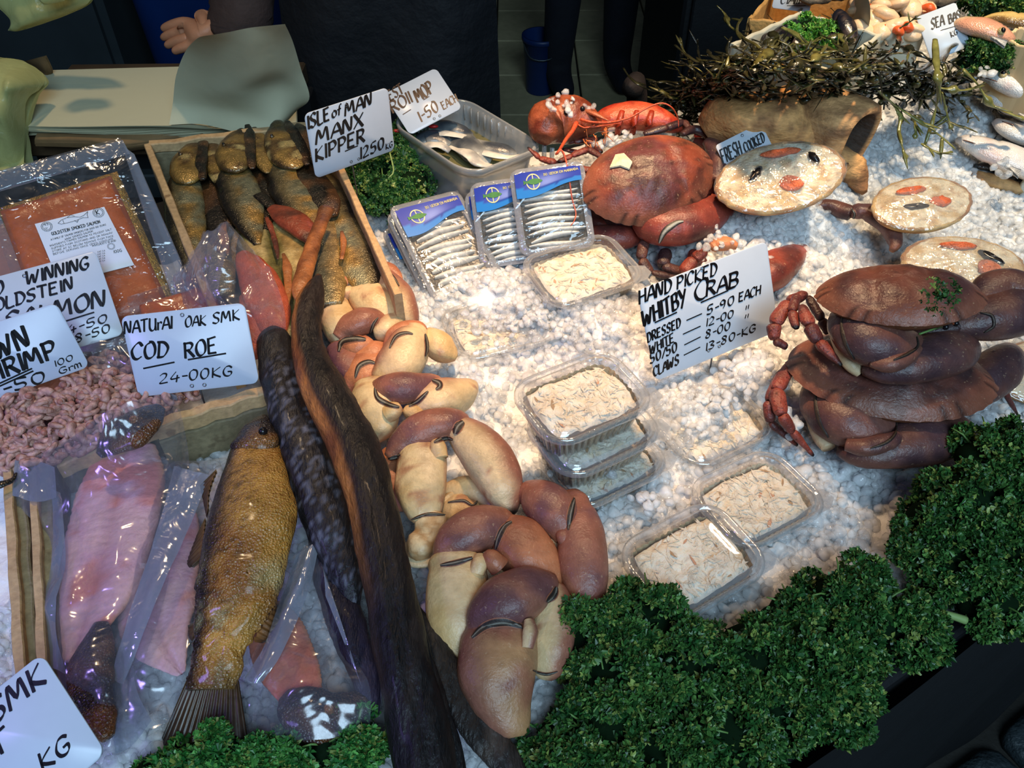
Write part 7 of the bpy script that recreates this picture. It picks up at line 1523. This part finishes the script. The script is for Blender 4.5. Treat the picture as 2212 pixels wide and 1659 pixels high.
parsley('bright curly parsley bunch at the bottom between the trout tail and the eels', [(470, 1630, .03, 66), (420, 1655, .025, 70), (560, 1660, .02, 70), (650, 1630, .02, 56), (720, 1610, .025, 60), (770, 1590, .03, 56), (760, 1660, .02, 70), (330, 1668, .02, 50), (600, 1690, .01, 70)], 2900, 5, kw=dict(k0=C(34, 96, 40), k1=C(98, 160, 76)))
parsley('curly parsley bunch between the kipper crate and the roll mop tub', [(800, 330, .04, 60), (850, 350, .045, 64), (880, 310, .05, 50), (830, 420, .035, 60), (890, 400, .035, 50), (780, 400, .03, 46), (860, 450, .025, 46), (905, 350, .04, 34)], 2800, 6, [((842, 330, .09, .001), (850, 370, .085, .001), (838, 385, .08, .0008))])
parsley('sprig of bright green parsley lying on the mussels', [(1750, 70, .15, 42), (1780, 90, .145, 30), (1725, 85, .145, 30)], 900, 7, size=(.003, .0052), kw=dict(k0=C(66, 128, 40), k1=C(146, 196, 84)))
parsley('dark parsley bunch behind the sea bass card', [(2125, 110, .14, 52), (2160, 130, .135, 40), (2095, 130, .135, 36), (2180, 150, .125, 28)], 1300, 8, size=(.003, .0052))
parsley('parsley bunch in the farthest corner of the stall', [(2130, 15, .15, 50), (2190, 20, .15, 46), (2230, 10, .15, 50), (2105, -10, .15, 40)], 1000, 9, size=(.0034, .006))
parsley('tiny parsley sprig lying on the upper front crab', [(2030, 640, .20, 11), (2020, 634, .20, 8), (2040, 640, .20, 8)], 26, 10, size=(.002, .0032), grp='loose sprigs')
sp_ = thing('parsley_stalk', P(2020, 695, .14), 'thin green parsley stalk caught between the claws of the upper front crab', 'parsley'); mb = MB(); tube([P(1985, 722, .125), P(2030, 706, .13), P(2075, 690, .13)], .0011, 6, mb=mb); mb.build('stalk', M_stem, sp_)

# ---- driftwood
M_drift = mat('driftwood', rough=0.75, vcol=True, bump=((30, .004), (140, .0015)), stretch=(1, 1.4, 2.4), var=((20, .25), (120, .22)))
dw = thing('driftwood', PI(1700, 330), 'pale hollow driftwood log between the seaweed and the wrapped crab', 'driftwood')
def drc(V, s, ca, sa): n = fbm(V * [1, 1, 2.2], 40, 3, 3); return L(C(214, 158, 98), C(142, 98, 62), sm(.4, .68, n))
mb = MB(); loftw(ctrl_px([(1540, 300, 90, .10), (1580, 268, 130, .12), (1630, 262, 150, .125), (1690, 270, 140, .12), (1740, 290, 110, .11), (1770, 310, 60, .10)], .85), 30, 40, mb=mb, color=drc, disp=lambda V, s, a, b: (fbm(V, 22, 5, 3) - .5) * .03); mb.build('log', M_drift, dw)
# the forked limb with a deep hollow end
cA = P(1700, 300, .13); cB = P(1800, 270, .135); cC = P(1842, 300, .11); nt = 40; th = np.linspace(0, 2 * math.pi, nt, endpoint=False)
ax = unit(np.array([.60, -.72, -.05])); e1 = unit(np.cross(ax, [0, 0, 1])); e2 = np.cross(e1, ax); R = []; 
for c, r1, r2 in [(P(1826, 296, .115) + ax * o_, r1, r2) for o_, r1, r2 in ((-.075, .020, .024), (-.06, .038, .040), (-.03, .046, .047), (0, .046, .049), (.014, .043, .047), (.018, .038, .042), (.014, .031, .036), (-.012, .026, .030), (-.04, .020, .024), (-.058, .004, .005))]:
    g = c + e1[None] * (np.cos(th) * r1)[:, None] + e2[None] * (np.sin(th) * r2)[:, None]; R.append(g)
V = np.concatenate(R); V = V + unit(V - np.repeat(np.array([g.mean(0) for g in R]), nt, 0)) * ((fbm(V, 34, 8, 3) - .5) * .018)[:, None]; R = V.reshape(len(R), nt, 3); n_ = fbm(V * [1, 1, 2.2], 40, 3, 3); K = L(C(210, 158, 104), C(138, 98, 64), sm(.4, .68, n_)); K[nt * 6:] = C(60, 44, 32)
mb = MB(); ringloft(mb, list(R), K, close=(True, True)); mb.build('hollow_limb', M_drift, dw)
mb = MB(); loftw(ctrl_px([(1800, 330, 40, .09), (1825, 350, 62, .075), (1848, 380, 54, .06), (1858, 404, 30, .05), (1866, 418, 10, .045)], .9), 20, 20, mb=mb, color=drc, disp=lambda V, s, a, b: (fbm(V, 50, 6, 3) - .5) * .014); mb.build('root_stub', M_drift, dw)

# ---- seaweed heap
M_weed = mat('seaweed', rough=0.22, vcol=True, bump=((160, .001),), var=((70, .3),), spec=.6, coat=.3)
sw = thing('seaweed_heap', PI(1800, 200), 'heap of dark bladder wrack seaweed draped over the driftwood and ice', 'seaweed')
rs = random.Random(21)
def wz(px, py):
    p = PI(px, py); k = math.exp(-((px - 1620) / 190) ** 2 - ((py - 150) / 70) ** 2) * .075 + math.exp(-((px - 1860) / 230) ** 2 - ((py - 140) / 60) ** 2) * .075 + .02
    return p[2] + k
def strand(a0, a1, ln, r0, fixed=None, bladder=True, col=None, flat=.45):
    if fixed is None:
        px, py = a0; ang = a1; A = []; m = 7
        for i in range(m):
            A.append((px, py)); ang += rs.uniform(-.55, .55); px += math.cos(ang) * ln / m; py += math.sin(ang) * ln / m * .62
        pts = [P(x, y, wz(x, y) + rs.uniform(-.012, .018)) for x, y in A]
    else: pts = [P(*q) for q in fixed]
    m = len(pts); pts = resample(np.array(pts), m * 4); n = len(pts); s = np.linspace(0, 1, n); r = r0 * (1 - .55 * s) * (1 + .25 * np.sin(s * 17 + rs.uniform(0, 6)))
    if bladder:
        for b in [rs.uniform(.15, .95) for _ in range(rs.randint(1, 3))]: r = r + r0 * rs.uniform(.5, 1.1) * np.exp(-((s - b) / .05) ** 2)
    fl = flat + .5 * np.clip((r / r0 - 1.1), 0, 1); k = col if col is not None else L(C(26, 26, 17), C(92, 88, 46), np.array(rs.random() ** 2.2))
    mb = MB(); loftw(np.c_[pts, r, r * fl], 8, n + 8, mb=mb, color=lambda V, s_, a, b: L(k, k * 1.5, sm(.45, .7, fbm(V, 120, 3, 2))))
    for i in range(rs.randint(1, 4)):                                   # forked side blades
        j = rs.randrange(2, n - 2); d = unit(unit(pts[j + 1] - pts[j]) + np.array([rs.uniform(-1, 1), rs.uniform(-1, 1), rs.uniform(-.4, .5)])); l = rs.uniform(.012, .03)
        loftw([[*pts[j], r0 * .5, r0 * .3], [*(pts[j] + d * l * .5), r0 * .75, r0 * .4], [*(pts[j] + d * l), r0 * .15, r0 * .12]], 6, 6, mb=mb, color=k)
    return mb.build('strand', M_weed, sw)
for k in range(190):
    if k < 90: x_ = rs.uniform(1470, 1700); a = (x_, rs.uniform(max(95, 205 - (x_ - 1470) * .7), 225))
    else: a = (rs.uniform(1620, 2090), rs.uniform(95, 205))
    if 1655 < a[0] < 1745 and a[1] > 155: continue
    strand(a, rs.uniform(0, 6.28), rs.uniform(90, 240), rs.uniform(.0018, .0042), bladder=k % 2 == 0)
for k in range(70):
    x_ = rs.uniform(1500, 1730) if k < 34 else rs.uniform(1690, 2080); y_ = rs.uniform(165, 245) if k < 34 else rs.uniform(150, 225)
    if 1655 < x_ < 1745 and 160 < y_ < 215: continue
    strand((x_, y_), rs.uniform(-.3, 3.4), rs.uniform(70, 170), rs.uniform(.0018, .0038))
for k in range(40): x = rs.uniform(1465, 1590); strand((x, rs.uniform(165, 215)), rs.uniform(1.3, 2.0), rs.uniform(80, 140), rs.uniform(.002, .0036))
GRN = C(112, 110, 58)
for fx, r in (([(2020, 85, .22), (2022, 130, .21), (2026, 170, .20), (2026, 210, .17), (2015, 260, .14), (1998, 312, .115)], .0040), ([(1890, 190, .19), (1930, 225, .16), (1975, 255, .145), (2020, 285, .13), (2064, 322, .112)], .0038), ([(1925, 222, .16), (1945, 250, .145), (1942, 290, .13), (1958, 345, .105)], .0036), ([(1972, 250, .14), (1978, 275, .13), (1976, 300, .12)], .0028), ([(2035, 200, .17), (2044, 240, .145), (2056, 280, .125)], .0030), ([(2080, 150, .19), (2110, 180, .175), (2140, 225, .15), (2180, 245, .14), (2215, 258, .135)], .0036), ([(2030, 190, .18), (2080, 195, .175), (2120, 185, .17)], .003), ([(1690, 60, .2), (1720, 75, .2), (1770, 118, .2), (1810, 118, .2)], .0050), ([(1815, 75, .22), (1815, 105, .215), (1830, 130, .205), (1870, 160, .19), (1900, 180, .18)], .0042), ([(1945, 60, .23), (1965, 48, .24), (1982, 34, .25)], .0024), ([(1690, 205, .17), (1700, 230, .155), (1715, 245, .15), (1735, 225, .155)], .0044), ([(1990, 310, .115), (2010, 322, .112), (2030, 330, .11), (2058, 328, .11)], .0026), ([(1600, 205, .17), (1592, 235, .15), (1580, 270, .135)], .0034), ([(1530, 200, .16), (1516, 235, .13), (1522, 268, .11)], .0034), ([(1655, 175, .18), (1680, 195, .17), (1692, 222, .16)], .0036)): strand(None, 0, 0, r, [(x, y, z - .03) for x, y, z in fx], True, GRN)
strand(None, 0, 0, .0034, [(1655, 130, .17), (1700, 145, .168), (1730, 165, .16)], False, C(150, 104, 36))
# loose seaweed bits on the ice in front of the driftwood side
mb = MB()

# ---- roll mop tub
M_tub = film('frosted_tub', (.92, .94, .96), 0.34, C(196, 200, 200), .8, .18, (20, .001), .08, .6)
M_brine = mat('brine', C(150, 146, 100), .06, trans=.55, var=(14, .2), ior=1.33, bump=(30, .0006))
M_herr = mat('herring_skin', rough=.3, vcol=True, bump=((120, .001),), var=((90, .15),), spec=.6)
zr = .088; rim = [P(862, 262, zr), P(972, 206, zr), P(1206, 318, zr), P(985, 378, zr)]
cR = sum(rim) / 4; uR = (rim[2] + rim[3] - rim[0] - rim[1]) / 4; vR = (rim[1] + rim[2] - rim[0] - rim[3]) / 4
rt = thing('plastic_tub', cR - [0, 0, .08], 'translucent plastic tub of roll mops behind the anchovy packs', 'tub')
sq_ = rrect(2, 2, .42, 8)
def tr_(s, z, o=0): return np.array([cR + uR * x * s + vR * y * s + [0, 0, z - zr] for x, y in sq_])
mb = MB(); ringloft(mb, [tr_(.74, .010), tr_(.80, .012), tr_(.93, .070), tr_(.94, .078), tr_(1.0, .080), tr_(1.01, zr), tr_(.985, zr + .002), tr_(.96, zr), tr_(.925, .076), tr_(.90, .066), tr_(.78, .014)], close=(True, True)); mb.build('tub_wall', M_tub, rt)
mb = MB(); ringloft(mb, [tr_(.88, .0535), tr_(.86, .054)], close=(False, True)); mb.build('brine', M_brine, rt)
for i in range(15):
    f = i / 14; p = rim[1] * (1 - f) + rim[2] * f; q = cR + (p - cR) * .955; b = cR + (p - cR) * .92; mb = MB(); box(mb, (q + b) / 2 + [0, 0, -.012], [unit(p - cR) * .003, unit(np.cross(p - cR, [0, 0, 1])) * .0006, np.array([0, 0, .010])]); mb.build('rib', M_tub, rt)
def hcol(V, s, ca, sa): return L(C(206, 206, 196), C(58, 64, 72), sm(-.1, .9, sa * .4 + np.sin(s * 3.1) * .5 + (fbm(V, 60, 2, 2) - .5) * 1.0))
for k, (lb, rows) in enumerate((('rolled herring with a curled white end nearest the tub corner', [(900, 318, 40, .058), (920, 300, 52, .064), (948, 300, 50, .066), (968, 318, 30, .06)]), ('herring fillet folded over in the brine, grey skin outward', [(968, 305, 40, .056), (1000, 310, 60, .062), (1030, 335, 58, .060), (1060, 350, 30, .054)]), ('herring fillet lying flat with a pointed white end in the brine', [(1020, 312, 40, .058), (1060, 322, 46, .060), (1100, 330, 34, .058), (1118, 332, 10, .055)]), ('herring roll under the roll mop card with a red pepper bit', [(930, 280, 36, .064), (960, 276, 46, .068), (1000, 284, 40, .066), (1020, 292, 20, .06)]), ('herring roll at the far left of the tub by the parsley', [(868, 290, 30, .058), (884, 300, 38, .06), (896, 318, 24, .056)]))):
    h = thing('roll_mop', P(*rows[1][:2], .045), lb, 'roll mop', 'roll mops in the plastic tub'); mb = MB(); loftw(ctrl_px(rows, .6), 20, 22, mb=mb, color=hcol, disp=lambda V, s, a, b: (fbm(V, 60, k, 2) - .5) * .004); mb.build('fillet', M_herr, h)
    mb = MB(); loftw(ctrl_px([(x + 4, y + w_ * .28, max(6, w_ * .5), z + .006) for x, y, w_, z in rows], .3), 16, 18, mb=mb, color=lambda V, s, a, b: L(C(216, 212, 200), C(150, 150, 148), sm(.4, .7, fbm(V, 70, k))), disp=lambda V, s, a, b: (fbm(V, 70, k, 2) - .5) * .004); mb.build('folded_side', M_herr, h)
    if k in (3, 4):
        mb = MB(); p = P(*((936, 273), (858, 283))[k - 3], .078); ellipsoid(p, np.diag([.007, .003, .0025]), 10, 7, mb); mb.build('pepper_bit', mat('red_pepper', C(176, 30, 34), .3), h)

# ---- fish on the ice at the right
M_fsh = mat('fresh_fish', rough=.22, vcol=True, bump=((60, .0015),), scales=(600, .0005), var=((50, .10),), spec=.8, coat=.4)
def fcol(seed, back=C(70, 82, 94), bel=C(226, 222, 218)):
    def f(V, s, ca, sa): n = fbm(V, 40, seed, 3); ca = -ca; K = L(bel, back, sm(.1, .75, ca + (n - .5) * .5)); K = L(K, C(214, 168, 160), .5 * sm(.55, .68, n) * (ca < .3)); return L(K, C(150, 120, 110), .5 * sm(.12, 0, s))
    return f
def seafish(label, rows, seed, eye=None, up=(0, 0, 1), flat=.6, mouth=None, gill=None, dz=.0, k_=None, name='sea_bass'):
    R = []
    for x, y, w_ in rows: p = PI(min(x, 2300), y); R.append((x, y, w_, p[2] + dz + w_ * .0002))
    t = thing(name, P(R[0][0], R[0][1], R[0][3] - .02), label, 'fish', 'fresh fish laid on the ice'); mb = MB(); loftw(ctrl_px(R, flat), 28, 40, mb=mb, color=k_ or fcol(seed), disp=lambda V, s, a, b: -.002 * np.exp(-((s - .30) / .015) ** 2) + (fbm(V, 50, seed, 2) - .5) * .003); mb.build('body', M_fsh, t); bv = mb.bvh()
    if eye:
        p, n_ = hit(bv, *eye, .0005)
        if p is not None:
            m2 = MB(); ellipsoid(p, np.eye(3) * .0052, 12, 8, m2, C(190, 170, 120)); e_ = m2.build('eye', M_fsh, t); m3 = MB(); ellipsoid(p + n_ * .003, np.eye(3) * .0036, 10, 7, m3); m3.build('pupil', M_tip, e_)
    x0, y0, w0, z0 = R[0]; mb = MB(); A = ctrl_px([(x0 + 4, y0 - w0 * .2, 3, z0 + .004), (x0 + 20, y0 + 2, 4, z0 + .008), (x0 + 40, y0 + 8, 3, z0 + .010)], .6); loftw(A, 6, 10, mb=mb, color=C(110, 80, 70)); mb.build('mouth', M_fsh, t)
    x1, y1, w1, z1 = R[len(R) // 2]; fin(t, [[(x1, y1 + w1 * .2, z1 + .012), (x1 + 10, y1 + w1 * .3, z1 + .012)], [(x1 + 36, y1 + w1 * .35, z1 + .012), (x1 + 30, y1 + w1 * .55, z1 + .006)]], nm='fin', k0=C(150, 150, 150), k1=C(190, 186, 180), rays=5)
    return t
seafish('grey backed sea bass with a dark eye, farthest of the fish row on the ice', [(2114, 168, 14), (2140, 166, 44), (2180, 178, 74), (2240, 200, 92), (2320, 225, 90), (2420, 250, 50)], 1, (2166, 163), dz=.03)
seafish('white bellied sea bass with a pink throat, second in the fish row', [(2124, 196, 16), (2150, 206, 50), (2200, 230, 74), (2260, 255, 80), (2360, 290, 60)], 2, None, dz=.015, k_=fcol(2, C(120, 100, 100), C(232, 228, 226)))
seafish('sea bass with a pink gill edge under the seaweed tip', [(2150, 262, 20), (2180, 278, 54), (2220, 294, 66), (2290, 318, 70), (2380, 345, 40)], 3, None, dz=.008)
seafish('pale sea bass with a rounded snout lying alone nearest the wrapped crab', [(2066, 302, 14), (2085, 304, 40), (2120, 318, 66), (2170, 338, 84), (2230, 360, 90), (2320, 390, 70)], 4, None, dz=.006, k_=fcol(4, C(126, 112, 92), C(230, 222, 216)))
mu = thing('dark_fish_tail', PI(2170, 365), 'glossy black fish back half sunk in ice below the pale sea bass', 'fish'); R = [(2110, 358, 12), (2140, 360, 30), (2180, 366, 36), (2240, 380, 44), (2300, 392, 30)]
mb = MB(); loftw(ctrl_px([(x, y, w_, PI(x, y)[2] + .006) for x, y, w_ in R], .6), 18, 24, mb=mb, color=C(24, 26, 30), disp=lambda V, s, a, b: (fbm(V, 90, 3) - .5) * .004); mb.build('body', M_fsh, mu)
cs_ = thing('crab_shell', PI(2150, 400), 'tan crab shell edge showing through the ice beside the black fish', 'shell'); mb = MB(); loftw(ctrl_px([(2098, 372, 16, PI(2098, 372)[2]), (2130, 386, 40, PI(2130, 386)[2]), (2175, 400, 44, PI(2175, 400)[2]), (2215, 412, 30, PI(2215, 412)[2])], .6), 16, 20, mb=mb, color=lambda V, s, a, b: L(C(206, 160, 106), C(150, 104, 66), sm(.4, .7, fbm(V, 80, 4)))); mb.build('shell', M_dsh, cs_)
sh = thing('shell_plate', PI(2206, 420), 'round white shell edge at the right picture border', 'shell'); mb = MB(); ellipsoid(PI(2222, 415) + [0, 0, .01], np.diag([.016, .010, .022]), 18, 12, mb, C(226, 228, 216)); mb.build('shell', M_dsh, sh)
# ---- far boxes with shellfish
M_poly = mat('box_white', C(206, 200, 178), .6, var=(20, .08)); M_orangebox = mat('box_wood', C(198, 150, 86), .65, var=((12, .15), (120, .2)), bump=(160, .001))
def obox(name, label, cs, z0, z1, m_, th=.006, cat='box'):
    """open box on four top pixel corners at height z1"""
    T4 = [P(*c, z1) for c in cs]; c0 = sum(T4) / 4; t = thing(name, c0 * [1, 1, 0] + [0, 0, z0], label, cat); mb = MB(); box(mb, c0 * [1, 1, 0] + [0, 0, z0 + .003], [(T4[1] - T4[0] + T4[2] - T4[3]) / 4 * .97, (T4[3] - T4[0] + T4[2] - T4[1]) / 4 * .97, np.array([0, 0, .003])]); mb.build('bottom', m_, t, smooth=False)
    for i in range(4): plank(t, T4[i], T4[(i + 1) % 4], z1, z1 - z0, th, m_, 'side')
    return t
obox('shellfish_box', 'white box of mussels behind the driftwood with parsley on top', [(1582, 96), (1728, 26), (1900, 75), (1790, 150)], .10, .165, M_poly)
obox('shellfish_box', 'tan wooden box behind the mussels at the top of the picture', [(1620, 40), (1690, -40), (1860, -30), (1820, 60)], .06, .13, M_orangebox)
M_mus = mat('mussel_shell', rough=.25, vcol=True, bump=((200, .0008),), spec=.6, coat=.3)
for k, (x, y, a) in enumerate(((1692, 72, .4), (1705, 85, 2.2), (1715, 60, 1.2), (1800, 62, 1.0), (1818, 52, 1.6), (1832, 62, 1.9), (1808, 80, .4), (1680, 88, 2.8), (1842, 78, 1.3), (1668, 92, .8))):
    c = P(x, y, .155 + (.012 if k in (4, 5) else 0)); t = thing('mussel', c - [0, 0, .01], ('dark mussel standing on end behind the bright parsley sprig' if k in (4, 5) else 'dark mussel lying in the white box beside the parsley sprig'), 'mussel', 'mussels in the white box')
    for s in (1, -1):
        mb = MB(); d = np.array([math.cos(a), math.sin(a), .5 if k in (4, 5) else .1]); loftw([[*(c - d * .022), .002, .001], [*(c - d * .012), .009, .005], [*(c + d * .002), .013, .007], [*(c + d * .014), .011, .006], [*(c + d * .022), .004, .002]], 14, 16, mb=mb, up=(0, -.4 * s, s), bot=.1, color=lambda V, s_, ca, sa: L(C(24, 24, 32), C(70, 56, 50), sm(.45, .7, fbm(V, 140, k)))); mb.build('valve', M_mus, t)
# divider cards / box lid leaning
dv = thing('white_board', P(1850, 60, .12), 'curved white plastic board standing between mussels and scallops', 'board'); mb = MB(); G = sheet_ctrl([[P(1862, -30, .20), P(1878, 5, .195), P(1880, 40, .18)], [P(1850, -10, .18), P(1862, 40, .17), P(1872, 70, .155)], [P(1838, 30, .15), P(1845, 62, .145), P(1852, 84, .135)]], 16, 16); grid(mb, G); grid(mb, G + [0, .002, 0], flip=True); mb.build('board', M_poly, dv)
sb = obox('scallop_tray', 'white tub heaped with orange and cream scallops near the far corner', [(1880, 78), (1842, -30), (2010, -40), (2000, 60)], .10, .16, M_poly, .003, 'tray')
M_scal = mat('scallop', rough=.3, vcol=True, bump=((120, .0012),), sss=.2)
rc = random.Random(3)
for k in range(34):
    x, y = rc.uniform(1805, 2000), rc.uniform(-25, 68)
    if x < 1860 and y > 40: continue
    c = P(x, y, .155 + .02 * math.exp(-((x - 1920) / 60) ** 2 - ((y - 20) / 40) ** 2)); t = thing('scallop', c - [0, 0, .008], ('shelled scallop with an orange coral in the heap in the white tub' if k % 3 == 0 else 'plain cream scallop in the heap in the white tub'), 'scallop', 'scallops in the white tub'); r_ = rc.uniform(.013, .019); a = rc.uniform(0, 6.3)
    mb = MB(); ellipsoid(c, [np.array([math.cos(a), math.sin(a), .3]) * r_, np.array([-math.sin(a), math.cos(a), .2]) * r_ * .9, np.array([0, -.2, .75]) * r_ * .8], 14, 9, mb, C(236, 200, 160), disp=lambda V, U: (fbm(V, 90, k) - .5) * .004); mb.build('white_muscle', M_scal, t)
    if k % 3 == 0: mb = MB(); loftw([[*(c + [r_ * .8, -.004, .004]), .003, .003], [*(c + [r_ * 1.2, -.010, .006]), .007, .006], [*(c + [r_ * 1.5, -.010, .002]), .006, .005], [*(c + [r_ * 1.8, -.004, .0]), .002, .002]], 12, 14, mb=mb, color=C(226, 98, 48)); mb.build('coral', M_scal, t)
sbx = obox('plastic_tub', 'cream plastic box edge at the far right behind the fish', [(2168, 82), (2200, 60), (2300, 70), (2290, 130)], .08, .165, mat('cream_box', C(226, 196, 150), .5), .005)
seafish('pink gurnard with a round dark eye behind the parsley at the far end', [(2186, 90, 20), (2170, 78, 52), (2140, 66, 66), (2100, 56, 60), (2050, 44, 36)], 6, (2162, 68), dz=.06, k_=lambda V, s, ca, sa: L(C(222, 160, 130), C(226, 190, 150), sm(.4, .66, fbm(V, 40, 6))), name='gurnard')
seafish('golden flat fish lying beside the gurnard at the far right', [(2120, 44, 14), (2160, 40, 40), (2210, 48, 56), (2270, 60, 50), (2320, 70, 20)], 7, None, dz=.045, k_=lambda V, s, ca, sa: L(C(226, 190, 120), C(120, 90, 54), sm(.3, .9, ca + (fbm(V, 60, 2) - .5))), name='flat_fish')
for k, (x, y) in enumerate(((1905, -8), (1945, -14), (1985, -2), (2030, -12), (1760, -14), (1800, -22))):
    c = P(x, y, .16); t = thing('oyster', c - [0, 0, .01], 'rough grey brown oyster at the very top of the stall', 'oyster', 'oysters at the far end'); mb = MB(); ellipsoid(c, [np.array([.03, .006, 0]), np.array([-.005, .022, .004]), np.array([0, 0, .011])], 18, 10, mb, lambda V, U: L(C(120, 104, 84), C(70, 58, 48), sm(.4, .6, fbm(V, 120, 3))), disp=lambda V, U: (fbm(V, 120, k, 3) - .5) * .010); mb.build('shell', M_dsh, t)
